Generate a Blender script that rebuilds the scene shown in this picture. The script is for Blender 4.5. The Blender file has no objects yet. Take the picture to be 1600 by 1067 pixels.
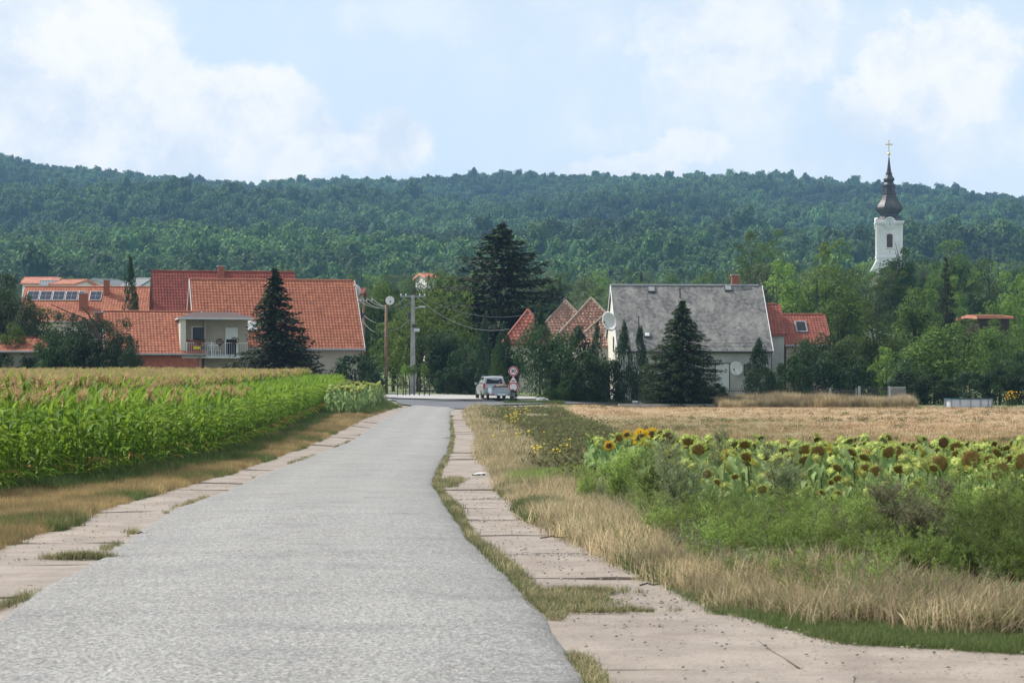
import bpy, math, random
import numpy as np
from mathutils import Vector, Matrix
R = math.radians
rng = np.random.default_rng(7)
random.seed(7)
scene = bpy.context.scene
COL = scene.collection

# ---------------------------------------------------------------- camera, sky, sun, exposure
FPX, HOR, CAMZ = 3600.0, 598.0, 1.68
cd = bpy.data.cameras.new('camera'); cam = bpy.data.objects.new('camera', cd); COL.objects.link(cam)
cam.location = (0, 0, CAMZ); cam.rotation_euler = (R(90), 0, 0)
cd.sensor_width = 36.0; cd.lens = FPX / 1600 * 36; cd.shift_y = (HOR - 533.5) / 1600
cd.clip_start = 0.5; cd.clip_end = 20000
cd.dof.use_dof = True; cd.dof.focus_distance = 150; cd.dof.aperture_fstop = 9.0
scene.camera = cam
HAZE = 1.2e-4
SUN_EL, SUN_AZ = 50.0, -68.0         # azimuth measured clockwise from +y (the view direction)
scene.view_settings.view_transform = 'Standard'; scene.view_settings.look = 'None'
scene.view_settings.exposure = 0.35; scene.view_settings.gamma = 1.0
scene.view_settings.use_curve_mapping = False
c = scene.cycles
c.use_denoising = True; c.max_bounces = 6; c.diffuse_bounces = 3; c.glossy_bounces = 2
c.transmission_bounces = 2; c.volume_bounces = 1; c.transparent_max_bounces = 8
c.sample_clamp_indirect = 6
sl = bpy.data.lights.new('sun', 'SUN'); so = bpy.data.objects.new('sun', sl); COL.objects.link(so)
sl.energy = 4.7; sl.angle = R(0.6); sl.color = (1.0, 0.955, 0.89)
sd = Vector((math.sin(R(SUN_AZ)) * math.cos(R(SUN_EL)), math.cos(R(SUN_AZ)) * math.cos(R(SUN_EL)), math.sin(R(SUN_EL))))
so.rotation_euler = sd.to_track_quat('Z', 'Y').to_euler(); so.location = (0, 0, 60)


class NT:
    """small helper for node trees"""
    def __init__(s, tree): s.t = tree; s.n = tree.nodes; s.l = tree.links
    def new(s, typ, **kw):
        n = s.n.new(typ)
        for k, v in kw.items():
            if k == 'inp':
                for a, b in v.items():
                    if hasattr(b, 'is_output') or isinstance(b, bpy.types.NodeSocket): s.l.new(b, n.inputs[a])
                    else: n.inputs[a].default_value = b
            else: setattr(n, k, v)
        return n
    def math(s, op, a, b=0.0, cl=False):
        n = s.n.new('ShaderNodeMath'); n.operation = op; n.use_clamp = cl
        for i, v in enumerate((a, b)):
            if isinstance(v, bpy.types.NodeSocket): s.l.new(v, n.inputs[i])
            else: n.inputs[i].default_value = v
        return n.outputs[0]
    def vmath(s, op, a, b=(0, 0, 0)):
        n = s.n.new('ShaderNodeVectorMath'); n.operation = op
        for i, v in enumerate((a, b)):
            if isinstance(v, bpy.types.NodeSocket): s.l.new(v, n.inputs[i])
            else: n.inputs[i].default_value = v
        return n.outputs['Value'] if op in ('LENGTH', 'DOT_PRODUCT') else n.outputs[0]
    def noise(s, vec, scale, detail=4, rough=0.55, dist=0.0):
        n = s.new('ShaderNodeTexNoise', inp={'Scale': scale, 'Detail': detail, 'Roughness': rough, 'Distortion': dist})
        if vec is not None: s.l.new(vec, n.inputs['Vector'])
        return n.outputs['Fac']
    def ramp(s, fac, p0, p1):
        n = s.new('ShaderNodeMapRange', interpolation_type='SMOOTHSTEP',
                  inp={'From Min': p0, 'From Max': p1, 'To Min': 0.0, 'To Max': 1.0})
        s.l.new(fac, n.inputs['Value']); return n.outputs[0]
    def mix(s, fac, a, b, blend='MIX'):
        n = s.n.new('ShaderNodeMix'); n.data_type = 'RGBA'; n.blend_type = blend
        for k, v in ((0, fac), (6, a), (7, b)):
            if isinstance(v, bpy.types.NodeSocket): s.l.new(v, n.inputs[k])
            else: n.inputs[k].default_value = (*v, 1) if (k and len(v) == 3) else v
        return n.outputs[2]


# world: Nishita sky with procedural cumulus
w = bpy.data.worlds.new('World'); scene.world = w; w.use_nodes = True
t = NT(w.node_tree); t.n.clear()
sky = t.new('ShaderNodeTexSky', sky_type='NISHITA')
sky.sun_disc = False; sky.sun_elevation = R(SUN_EL); sky.sun_rotation = R(SUN_AZ)
sky.air_density = 1.0; sky.dust_density = 1.2; sky.ozone_density = 1.5; sky.altitude = 150
bg = t.new('ShaderNodeBackground'); bg.inputs['Strength'].default_value = 0.105
out = t.new('ShaderNodeOutputWorld'); t.l.new(bg.outputs[0], out.inputs[0])
D = t.new('ShaderNodeTexCoord').outputs['Generated']


def sdir(px, py):
    v = Vector(((px - 800) / FPX, 1, (HOR - py) / FPX)); v.normalize(); return v


warp = t.vmath('SUBTRACT', t.new('ShaderNodeTexNoise', inp={'Vector': D, 'Scale': 13.0, 'Detail': 9.0, 'Roughness': 0.68}).outputs['Color'], (0.5, 0.5, 0.5))
ws = t.new('ShaderNodeVectorMath', operation='SCALE'); t.l.new(warp, ws.inputs[0]); ws.inputs['Scale'].default_value = 0.03
Dw = t.vmath('ADD', D, ws.outputs[0])
blobs = [(120, 150, 210, 150, 1.0), (330, 190, 200, 90, 1.0), (480, 235, 200, 62, 0.95), (600, 215, 85, 62, 1.0), (90, 60, 190, 120, 0.8),
         (250, 250, 380, 50, 0.75), (1450, 110, 170, 100, 1.0), (1370, 170, 100, 60, 0.8), (1085, 230, 75, 45, 0.9),
         (1160, 60, 240, 100, 0.8), (1000, 268, 110, 34, 0.8), (1480, 220, 230, 90, 0.7), (1120, 160, 280, 130, 0.65), (700, 20, 260, 60, 0.4), (1300, 60, 300, 110, .45), (1230, 260, 300, 50, .5), (960, 60, 110, 60, .5),
         (-150, 150, 200, 150, 0.9), (1760, 150, 160, 110, 0.8)]
acc = None
cn = t.math('MULTIPLY', t.math('SUBTRACT', t.noise(D, 26.0, 9, 0.62), 0.5), 2.2)
for (bx, by, rx, ry, s_) in blobs:
    cdir = sdir(bx, by)
    dv = t.vmath('SUBTRACT', Dw, tuple(cdir))
    dv = t.vmath('MULTIPLY', dv, (FPX / rx, FPX / rx, FPX / ry))
    m_ = t.math('MULTIPLY', t.ramp(t.math('SUBTRACT', t.math('ADD', 1.0, cn), t.vmath('LENGTH', dv)), -0.05, 0.34 if s_ > .7 else .9), s_)
    acc = m_ if acc is None else t.math('MAXIMUM', acc, m_)
far = t.ramp(t.noise(Dw, 5.0, 6, 0.6), 0.50, 0.62)          # the rest of the sky: scattered cumulus
front = t.ramp(t.vmath('DOT_PRODUCT', D, (0, 1, 0)), 0.86, 0.95)
gen = t.math('MULTIPLY', far, t.math('SUBTRACT', 1.0, front))
veil = t.math('MULTIPLY', t.ramp(t.noise(Dw, 7.0, 5, 0.6), 0.35, 0.7), 0.38)
mask = t.math('MAXIMUM', t.math('MAXIMUM', acc, gen), veil)
inner = t.ramp(t.noise(Dw, 22.0, 7, 0.65), 0.30, 0.62)
SK = 7.6
cl_col = t.mix(inner, (0.76 * SK, 0.84 * SK, 0.95 * SK), (1.06 * SK, 1.05 * SK, 1.03 * SK))
# thin summer veil over the whole sky, denser toward the horizon
sep = t.new('ShaderNodeSeparateXYZ'); t.l.new(D, sep.inputs[0])
veil2 = t.math('ADD', 0.55, t.math('MULTIPLY', t.ramp(sep.outputs[2], 0.5, 0.0), 0.42))
base_col = t.mix(veil2, sky.outputs[0], (0.76 * SK, 0.89 * SK, 1.02 * SK))
allc = t.mix(t.math('MULTIPLY', mask, 1.0), base_col, cl_col)
t.l.new(allc, bg.inputs['Color'])

# ---------------------------------------------------------------- ground profile
_bd = [0, 16, 25, 32, 45, 60, 85, 104, 116, 130, 145, 159, 165, 180, 200]
_bz = [0, 0, -.08, -.12, -.38, -.42, -.5, -.45, -.32, -.05, .06, .26, .45, .65, .95]
_ld = [0, 16, 41, 60, 85, 110, 130, 150, 180, 200]
_lz = [0, 0, -.30, -.32, -.25, 0, .2, .42, .65, .9]
_rd = [0, 14, 20, 28, 45, 85, 110, 145, 165, 190, 200]
_rz = [0, 0, -.06, -.34, -.42, -.48, -.35, -.05, 0, .2, .4]
_fd = [200, 260, 320, 400, 537, 700, 800]
_fz = [.7, 2.0, 3.6, 6.5, 12, 20, 27]


def sm(a, b, x):
    t_ = np.clip((np.asarray(x, float) - a) / (b - a), 0, 1); return t_ * t_ * (3 - 2 * t_)


RIDGE_X = [-900, -400, 0, 60, 150, 250, 330, 400, 440, 520, 600, 700, 760, 800, 900, 1000, 1100, 1160, 1250, 1350, 1450, 1520, 1600, 1900, 2600]
RIDGE_Y = [230, 238, 248, 262, 272, 284, 290, 293, 288, 285, 284, 284, 280, 275, 276, 280, 283, 280, 285, 292, 296, 305, 318, 335, 350]


def fbm(x, y, seed=0):
    r_ = np.random.default_rng(seed); v = 0
    for o_ in range(5):
        a = r_.uniform(0, 6.28, 6); k = 2 ** o_
        s_ = 0
        for j in range(3):
            an = a[j]; s_ = s_ + np.sin(k * (x * math.cos(an) + y * math.sin(an)) + a[3 + j])
        v = v + s_ / 3 / k ** 0.85
    return v


def G(x, y):
    x = np.asarray(x, float); y = np.asarray(y, float)
    b = np.interp(y, _bd, _bz); l = np.interp(y, _ld, _lz); r = np.interp(y, _rd, _rz)
    wl = sm(-4, -8.5, x) if False else 1 - sm(-8.5, -4, x)
    wr = sm(1.6, 4.5, x)
    # beyond the junction the right side stays low, the road side climbs
    wr = np.where(y > 145, sm(2, 9, x), wr)
    z = b * (1 - wl) * (1 - wr) + l * wl + r * wr
    f = np.interp(y, _fd, _fz)
    wf = sm(195, 235, y)
    z = z * (1 - wf) + f * wf
    px = 800 + FPX * x / np.maximum(y, 1)
    rid = np.interp(px, RIDGE_X, RIDGE_Y) + 15
    nx, ny = x / 95.0, y / 120.0
    n1 = fbm(nx, ny, 3)
    rowd = [700, 850, 950, 1150, 1220, 1500, 1620, 2300]
    fr = 357 + 5 * np.sin(px / 170.0) + 3 * np.sin(px / 61.0 + 1) + 14 * sm(1150, 1350, px) - 10 * (1 - sm(120, 330, px))
    rows = [np.full_like(px, 470.), np.full_like(px, 448.), 432 - 22 * sm(1250, 1450, px), 408 - 14 * sm(1250, 1450, px) + 0 * px,
            404 + 0 * px, fr, fr + 9 + 3 * np.sin(px / 90.0), rid]
    row = np.zeros_like(px)
    yy = np.clip(y, 700, 2300)
    for i in range(len(rowd) - 1):
        a, b_ = rowd[i], rowd[i + 1]
        m = (yy >= a) & (yy <= b_)
        tt = (yy - a) / (b_ - a); tt = tt * tt * (3 - 2 * tt) if rowd[i] != 1620 else tt ** 0.8
        row = np.where(m, rows[i] * (1 - tt) + rows[i + 1] * tt, row)
    amp = 15 * sm(950, 1200, yy) * (1 - sm(2080, 2290, yy)) + 1.6 * sm(800, 1000, yy)
    h = CAMZ + (HOR - row) / FPX * yy + n1 * amp
    wh = sm(740, 900, y)
    z = z * (1 - wh) + h * wh
    back = sm(2300, 2900, y)
    z = z - back * 110
    return z


def Gf(x, y): return float(G(x, y))


def at(px, d): return (px - 800) / FPX * d


def zat(py, d): return CAMZ + (HOR - py) / FPX * d


def ground_pt(px, py):
    ds = np.concatenate([np.arange(10, 60, .1), np.arange(60, 240, .5)])
    xs = (px - 800) / FPX * ds
    rows = HOR + (CAMZ - G(xs, ds)) / ds * FPX
    i = int(np.argmax(rows < py)) if (rows < py).any() else len(ds) - 1
    return xs[i], ds[i]


# ---------------------------------------------------------------- object helpers
def tag(o, label=None, cat=None, group=None, kind=None):
    if label: o['label'] = label
    if cat: o['category'] = cat
    if group: o['group'] = group
    if kind: o['kind'] = kind
    return o


def empty(name, loc, rz=0.0, label=None, cat=None, group=None):
    o = bpy.data.objects.new(name, None); COL.objects.link(o)
    o.location = loc; o.rotation_euler = (0, 0, rz); o.empty_display_size = 0.2
    return tag(o, label, cat, group)


class MB:
    def __init__(s): s.v = []; s.f = []; s.m = []; s.mi = 0
    def add(s, vs, fs):
        b = len(s.v); s.v += [tuple(v) for v in vs]; s.f += [tuple(b + i for i in f) for f in fs]; s.m += [s.mi] * len(fs); return s
    def box(s, x0, x1, y0, y1, z0, z1, M=None):
        vs = [(x, y, z) for z in (z0, z1) for y in (y0, y1) for x in (x0, x1)]
        if M is not None: vs = [tuple(M @ Vector(v)) for v in vs]
        return s.add(vs, [(0, 2, 3, 1), (4, 5, 7, 6), (0, 1, 5, 4), (2, 6, 7, 3), (0, 4, 6, 2), (1, 3, 7, 5)])
    def tube(s, pts, rad, n=6, cap=True):
        pts = [Vector(p) for p in pts]
        if not hasattr(rad, '__len__'): rad = [rad] * len(pts)
        b = len(s.v); prev = None
        for i, p in enumerate(pts):
            dv = (pts[min(i + 1, len(pts) - 1)] - pts[max(i - 1, 0)]).normalized()
            a = dv.orthogonal().normalized() if prev is None else (prev - dv * prev.dot(dv)).normalized()
            prev = a; bb = dv.cross(a)
            for k in range(n):
                th = 2 * math.pi * k / n
                s.v.append(tuple(p + (a * math.cos(th) + bb * math.sin(th)) * rad[i]))
        for i in range(len(pts) - 1):
            for k in range(n):
                s.f.append((b + i * n + k, b + i * n + (k + 1) % n, b + (i + 1) * n + (k + 1) % n, b + (i + 1) * n + k)); s.m.append(s.mi)
        if cap:
            s.f.append(tuple(b + k for k in range(n))[::-1]); s.m.append(s.mi)
            e = b + (len(pts) - 1) * n; s.f.append(tuple(e + k for k in range(n))); s.m.append(s.mi)
        return s
    def lathe(s, prof, n=24, c=(0, 0, 0), axis='z', rot=0.0):
        b = len(s.v)
        for (r, h) in prof:
            for k in range(n):
                th = 2 * math.pi * k / n + rot
                p = (r * math.cos(th), r * math.sin(th), h)
                if axis == 'y': p = (p[0], p[2], p[1])
                s.v.append((p[0] + c[0], p[1] + c[1], p[2] + c[2]))
        for i in range(len(prof) - 1):
            for k in range(n):
                q = (b + i * n + k, b + i * n + (k + 1) % n, b + (i + 1) * n + (k + 1) % n, b + (i + 1) * n + k)
                s.f.append(q if axis == 'z' else q[::-1]); s.m.append(s.mi)
        s.f.append(tuple(b + k for k in range(n))[::-1]); s.m.append(s.mi)
        e = b + (len(prof) - 1) * n; s.f.append(tuple(e + k for k in range(n))); s.m.append(s.mi)
        return s
    def mesh(s, name, mats, smooth=False):
        me = bpy.data.meshes.new(name); me.from_pydata(s.v, [], s.f)
        mats = mats if isinstance(mats, (list, tuple)) else [mats]
        for m in mats: me.materials.append(m)
        if len(mats) > 1: me.polygons.foreach_set('material_index', s.m)
        if smooth: me.polygons.foreach_set('use_smooth', [True] * len(s.f))
        me.update(); return me
    def build(s, name, mats, parent=None, smooth=False, loc=None, bevel=0):
        o = bpy.data.objects.new(name, s.mesh(name, mats, smooth)); COL.objects.link(o)
        if parent: o.parent = parent
        if loc: o.location = loc
        if bevel:
            m = o.modifiers.new('bevel', 'BEVEL'); m.width = bevel; m.segments = 2
        return o


def link(name, me, parent=None, loc=None, rot=None, scl=None):
    o = bpy.data.objects.new(name, me); COL.objects.link(o)
    if parent: o.parent = parent
    if loc is not None: o.location = loc
    if rot is not None: o.rotation_euler = rot
    if scl is not None: o.scale = scl
    return o


def copy_tree(o, parent=None):
    c_ = o.copy(); COL.objects.link(c_); c_.parent = parent
    for ch in [q for q in o.children]: copy_tree(ch, c_)
    return c_


def npmesh(name, V, F, mats, tint=None, smooth=False, mat_idx=None):
    """V (n,3), F (m,k) with constant k"""
    me = bpy.data.meshes.new(name); V = np.asarray(V, np.float32); F = np.asarray(F, np.int32)
    me.vertices.add(len(V)); me.vertices.foreach_set('co', V.ravel())
    k = F.shape[1]; me.loops.add(F.size); me.loops.foreach_set('vertex_index', F.ravel())
    me.polygons.add(len(F)); me.polygons.foreach_set('loop_start', np.arange(0, F.size, k, dtype=np.int32))
    me.polygons.foreach_set('loop_total', np.full(len(F), k, np.int32))
    for m in (mats if isinstance(mats, (list, tuple)) else [mats]): me.materials.append(m)
    if mat_idx is not None: me.polygons.foreach_set('material_index', np.asarray(mat_idx, np.int32))
    if smooth: me.polygons.foreach_set('use_smooth', np.ones(len(F), bool))
    if tint is not None:
        a = me.attributes.new('tint', 'FLOAT', 'FACE'); a.data.foreach_set('value', np.asarray(tint, np.float32))
    me.update(calc_edges=True); return me


def norm(a): return a / np.maximum(np.linalg.norm(a, axis=-1, keepdims=True), 1e-9)


def leaf_quads(C_, N_, T_, W, L, sharp=True):
    """rhombus leaves: centre, normal, long axis"""
    N_ = norm(N_); T_ = norm(T_ - N_ * np.sum(T_ * N_, -1, keepdims=True)); B_ = np.cross(N_, T_)
    W = np.broadcast_to(W, (len(C_),))[:, None]; L = np.broadcast_to(L, (len(C_),))[:, None]
    P = np.stack([C_ - T_ * L / 2, C_ + B_ * W / 2 - T_ * L * .06, C_ + T_ * L / 2, C_ - B_ * W / 2 - T_ * L * .06], 1).reshape(-1, 3)
    F = np.arange(len(C_) * 4).reshape(-1, 4)
    return P, F


# ---------------------------------------------------------------- materials
def mat(name, col, rough=0.8, var=0.15, scale=3.0, col2=None, bump=0.0, bscale=20.0, metal=0.0, spec=0.5, speck=None, coords='obj', tint=0.0):
    m = bpy.data.materials.new(name); m.use_nodes = True; q = NT(m.node_tree)
    p = q.n['Principled BSDF']; p.inputs['Roughness'].default_value = rough
    p.inputs['Metallic'].default_value = metal; p.inputs['Specular IOR Level'].default_value = spec
    vec = q.new('ShaderNodeTexCoord').outputs['Object'] if coords == 'obj' else q.new('ShaderNodeNewGeometry').outputs['Position']
    n = q.noise(vec, scale, 5, 0.6)
    c2 = col2 or tuple(min(1, v * (1 - 2 * var)) for v in col)
    cc = q.mix(q.ramp(n, 0.3, 0.7), c2, col)
    if speck:
        sc, dcol, lo, hi = speck
        cc = q.mix(q.ramp(q.noise(vec, sc, 2, 0.5), lo, hi), cc, dcol)
    if tint or 'roof_tile' in name:
        hs = q.new('ShaderNodeHueSaturation'); q.l.new(cc, hs.inputs['Color'])
        tv = q.math('MULTIPLY', q.new('ShaderNodeAttribute', attribute_name='tint').outputs['Fac'], .28)
        q.l.new(q.math('ADD', q.math('ADD', .76, tv), q.math('MULTIPLY', q.noise(vec, .35, 5, .7), .30)), hs.inputs['Value']); cc = hs.outputs[0]
        stn = q.new('ShaderNodeMapping'); q.l.new(vec, stn.inputs[0]); stn.inputs['Scale'].default_value = (2.2, .3, .3)
        cc = q.mix(q.math('MULTIPLY', q.ramp(q.noise(stn.outputs[0], 1.4, 5, .7), .56, .72), .38), cc, (.13, .075, .055))
    q.l.new(cc, p.inputs['Base Color'])
    if bump:
        b = q.new('ShaderNodeBump', inp={'Strength': bump, 'Distance': 0.02})
        q.l.new(q.noise(vec, bscale, 4, 0.6), b.inputs['Height']); q.l.new(b.outputs[0], p.inputs['Normal'])
    return m


def leafmat(name, c0, c1, c2=None, trans=0.35, rough=0.7, rnd=0.35, spec=0.15, big=0.0):
    """foliage: colour between c0 and c1 by per-leaf tint, shifted by per-object random"""
    m = bpy.data.materials.new(name); m.use_nodes = True; q = NT(m.node_tree)
    p = q.n['Principled BSDF']; out = q.n['Material Output']
    p.inputs['Roughness'].default_value = rough; p.inputs['Specular IOR Level'].default_value = spec
    a = q.new('ShaderNodeAttribute', attribute_name='tint').outputs['Fac']
    ob = q.new('ShaderNodeObjectInfo').outputs['Random']
    cc = q.mix(a, c0, c1)
    if c2: cc = q.mix(q.ramp(a, 0.93, 0.97), cc, c2)
    hs = q.new('ShaderNodeHueSaturation')
    q.l.new(cc, hs.inputs['Color'])
    q.l.new(q.math('ADD', 1 - rnd, q.math('MULTIPLY', ob, 2 * rnd)), hs.inputs['Value'])
    q.l.new(q.math('ADD', 0.49, q.math('MULTIPLY', ob, 0.02)), hs.inputs['Hue'])
    col = hs.outputs[0]
    if big:
        pos = q.new('ShaderNodeNewGeometry').outputs['Position']
        f = q.ramp(q.noise(pos, big, 4, 0.6), 0.3, 0.7)
        hs2 = q.new('ShaderNodeHueSaturation'); q.l.new(col, hs2.inputs['Color'])
        q.l.new(q.math('ADD', 0.42, q.math('MULTIPLY', f, 1.15)), hs2.inputs['Value']); col = hs2.outputs[0]
    q.l.new(col, p.inputs['Base Color'])
    tr = q.new('ShaderNodeBsdfTranslucent'); 
    g = q.new('ShaderNodeGamma', inp={1: 0.85}); q.l.new(col, g.inputs[0]); q.l.new(g.outputs[0], tr.inputs[0])
    mx = q.new('ShaderNodeMixShader', inp={0: trans}); q.l.new(p.outputs[0], mx.inputs[1]); q.l.new(tr.outputs[0], mx.inputs[2])
    q.l.new(mx.outputs[0], out.inputs[0]); return m


M = {}
M['broad'] = leafmat('broadleaf_foliage', (.040, .078, .015), (.14, .205, .036))
M['broad_bright'] = leafmat('bright_foliage', (.085, .15, .02), (.21, .31, .055))
M['broad_dark'] = leafmat('dark_foliage', (.018, .040, .014), (.058, .10, .030), rnd=.2)
M['silver'] = leafmat('silvery_foliage', (.07, .10, .045), (.17, .20, .10))
M['spruce'] = leafmat('spruce_needles', (.014, .028, .014), (.062, .095, .038), trans=.12, rnd=.2)
M['thuja'] = leafmat('thuja_foliage', (.018, .040, .016), (.045, .08, .03), trans=.15, rnd=.25)
M['thuja_bright'] = leafmat('bright_thuja_foliage', (.03, .075, .016), (.07, .13, .03), trans=.2, rnd=.15)
M['forest'] = leafmat('forest_foliage', (.026, .066, .020), (.125, .20, .048), trans=.2, rnd=.24, big=0.007)
M['corn'] = leafmat('corn_leaf', (.07, .155, .010), (.25, .37, .03), (.36, .24, .06), trans=.45, rough=.55, rnd=.2, spec=.15)
M['cornstalk'] = leafmat('corn_stalk', (.10, .17, .04), (.20, .26, .08), trans=.1)
M['tassel'] = leafmat('corn_tassel', (.40, .25, .11), (.62, .45, .23), trans=.3, rnd=.2)
M['sf_leaf'] = leafmat('sunflower_leaf', (.12, .20, .06), (.34, .44, .16), trans=.45, rough=.6, rnd=.2)
M['sf_bract'] = leafmat('sunflower_bract', (.28, .37, .08), (.58, .60, .17), trans=.3, rnd=.15)
M['sf_petal'] = leafmat('sunflower_petal', (.85, .42, .01), (.95, .58, .02), trans=.4, rnd=.05)
M['sf_disc'] = mat('sunflower_disc', (.26, .16, .03), .9, .2, 25, col2=(.14, .085, .02), bump=.5, bscale=160)
M['sf_disc_dark'] = mat('sunflower_dark_disc', (.15, .08, .02), .9, .2, 30, col2=(.07, .04, .012), bump=.5, bscale=160)
M['dry'] = leafmat('dry_grass', (.34, .25, .14), (.68, .55, .35), trans=.3, rnd=.25, big=0.6)
M['rust'] = leafmat('rusty_dry_grass', (.26, .16, .07), (.50, .34, .16), trans=.3, rnd=.25, big=0.5)
M['green'] = leafmat('green_grass', (.045, .082, .02), (.155, .205, .06), trans=.4, rnd=.3)
M['stubble'] = leafmat('stubble_straw', (.27, .175, .085), (.48, .33, .17), trans=.2)
M['strawpale'] = leafmat('bleached_straw', (.55, .46, .34), (.62, .55, .42), trans=.1)
M['olive'] = leafmat('olive_grass', (.11, .13, .045), (.25, .25, .10), trans=.3, rnd=.3)
M['weed'] = leafmat('feathery_weed', (.11, .18, .03), (.32, .41, .10), trans=.5, rnd=.25, big=0.4)
M['sage'] = leafmat('sage_weed', (.15, .19, .08), (.35, .40, .21), trans=.3, rnd=.2)
M['brownweed'] = leafmat('grey_brown_weed', (.11, .12, .055), (.28, .26, .15), trans=.3, rnd=.2)
M['lowweed'] = leafmat('low_weed', (.085, .085, .035), (.19, .17, .075), trans=.3, rnd=.3)
M['yellow'] = mat('yellow_flower', (.85, .65, .02), .7, .05)
M['redflower'] = leafmat('red_flowers', (.10, .03, .02), (.30, .05, .04), trans=.2)
M['bark'] = mat('bark', (.09, .065, .045), .95, .2, 4, bump=.6, bscale=18)
M['weedstem'] = mat('weed_stem', (.085, .085, .04), .8, .2, 10)
M['stem'] = mat('stem', (.12, .15, .05), .8, .2, 10)

M['tile_orange'] = mat('orange_roof_tile', (.43, .150, .075), .8, .16, 1.5, col2=(.33, .11, .058))
M['tile_dark'] = mat('dark_red_roof_tile', (.27, .055, .032), .7, .16, 1.2)
M['tile_red'] = mat('red_roof_tile', (.36, .105, .065), .7, .15, 1.5)
M['tile_old'] = mat('old_mossy_roof_tile', (.33, .16, .10), .9, .2, 2.2, col2=(.17, .10, .07), speck=(4.5, (.45, .38, .30), .60, .68))
M['tile_old2'] = mat('faded_roof_tile', (.44, .25, .17), .9, .2, 2.2, col2=(.24, .15, .11), speck=(4.0, (.5, .45, .38), .6, .7))
M['ridge_old'] = mat('lichen_ridge_tile', (.36, .29, .22), .9, .2, 5, col2=(.2, .15, .11))
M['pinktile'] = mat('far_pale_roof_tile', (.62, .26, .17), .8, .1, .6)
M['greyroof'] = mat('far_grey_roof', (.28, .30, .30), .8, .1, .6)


def slate_mat():
    m = bpy.data.materials.new('weathered_fibre_slate'); m.use_nodes = True; q = NT(m.node_tree); p = q.n['Principled BSDF']
    vec = q.new('ShaderNodeTexCoord').outputs['Object']
    a = q.new('ShaderNodeAttribute', attribute_name='tint').outputs['Fac']
    c0 = q.mix(a, (.09, .088, .085), (.205, .198, .185))
    mp = q.new('ShaderNodeMapping'); q.l.new(vec, mp.inputs[0]); mp.inputs['Scale'].default_value = (1, .5, .35)
    c1 = q.mix(q.math('MULTIPLY', q.ramp(q.noise(mp.outputs[0], .9, 6, .65), .42, .68), .6), c0, (.33, .32, .28))
    c2 = q.mix(q.math('MULTIPLY', q.ramp(q.noise(vec, 4, 6, .7), .52, .66), .55), c1, (.07, .07, .07))
    q.l.new(c2, p.inputs['Base Color']); p.inputs['Roughness'].default_value = .9; return m


M['slate'] = slate_mat()
M['plaster'] = mat('beige_plaster', (.37, .33, .26), .95, .08, .8, bump=.2, bscale=40)
M['plaster_cream'] = mat('cream_plaster', (.68, .65, .56), .95, .08, .8)
M['plaster_grey'] = mat('grey_plaster', (.45, .44, .41), .95, .12, .9)
M['plaster_white'] = mat('white_render', (.82, .80, .78), .95, .08, .5)
M['plaster_pink'] = mat('pinkish_plaster', (.48, .34, .29), .95, .1, .9)
M['brick'] = mat('red_brick', (.36, .13, .08), .95, .2, 6, col2=(.25, .09, .06))
M['brickwall'] = mat('brick_wall', (.46, .15, .09), .95, .2, 3, col2=(.34, .11, .07))
M['concrete'] = mat('concrete', (.40, .39, .37), .9, .15, 2, bump=.3, bscale=30)
M['wood_pole'] = mat('pole_wood', (.24, .15, .09), .9, .2, 3, bump=.4, bscale=25)
M['wood_dark'] = mat('dark_wood', (.06, .04, .03), .9, .2, 5)
M['wood_brown'] = mat('brown_wood', (.20, .085, .045), .85, .2, 4)
M['white'] = mat('white_paint', (.80, .80, .78), .5, .04, 3)
M['offwhite'] = mat('grey_white_metal', (.60, .61, .61), .45, .06, 3)
M['zinc'] = mat('zinc', (.33, .34, .35), .5, .1, 3, metal=.4)
M['darkmetal'] = mat('dark_metal', (.05, .05, .055), .5, .1, 5)
M['fence'] = mat('weathered_fence_metal', (.17, .16, .15), .8, .2, 4)
M['glass'] = mat('window_glass', (.012, .014, .016), .08, .1, 1, spec=.3)
M['shutter'] = mat('roller_shutter', (.60, .61, .58), .6, .05, 8)
M['shutter_grey'] = mat('grey_shutter', (.13, .12, .115), .7, .08, 8)
M['solar'] = mat('solar_cell', (.014, .018, .035), .25, .1, 3, spec=.6)
M['spire'] = mat('spire_sheet_metal', (.030, .026, .025), .5, .15, .5, col2=(.05, .043, .04), metal=.1)
M['gold'] = mat('gilding', (.75, .55, .16), .35, .05, 3, metal=.6)
M['clock'] = mat('clock_face', (.72, .74, .74), .6, .04, 3)
M['black'] = mat('black_paint', (.015, .015, .017), .5, .05, 3)
M['red'] = mat('sign_red', (.62, .03, .03), .4, .04, 3)
M['rubber'] = mat('rubber', (.018, .018, .018), .8, .1, 8)
M['silver'] = M['silver']
M['umber'] = mat('dark_brown_roofing', (.075, .045, .04), .8, .1, 2)
M['carpaint'] = mat('silver_car_paint', (.36, .38, .385), .28, .04, 2, metal=.35)
M['trailer'] = mat('galvanised_trailer', (.36, .44, .49), .45, .08, 3, metal=.2)
M['taillight'] = mat('tail_light', (.55, .03, .03), .2, .04, 3)
M['blue'] = mat('pool_rim_blue', (.05, .13, .19), .5, .1, 3)
M['poolwall'] = mat('pool_wall', (.55, .60, .66), .5, .08, 1.2, col2=(.44, .50, .58))
M['water'] = mat('pool_water', (.05, .20, .26), .05, .1, 1)
M['stone'] = mat('rough_stone', (.34, .32, .29), .95, .2, 6, bump=.6, bscale=12)
M['yellowcloth'] = mat('yellow_cloth', (.8, .62, .03), .8, .05)
M['redplastic'] = mat('red_plastic', (.60, .08, .05), .5, .05)
M['load'] = mat('brown_load', (.20, .16, .12), .9, .2, 6)
M['wire'] = mat('cable', (.22, .22, .22), .6, .05)


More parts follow.
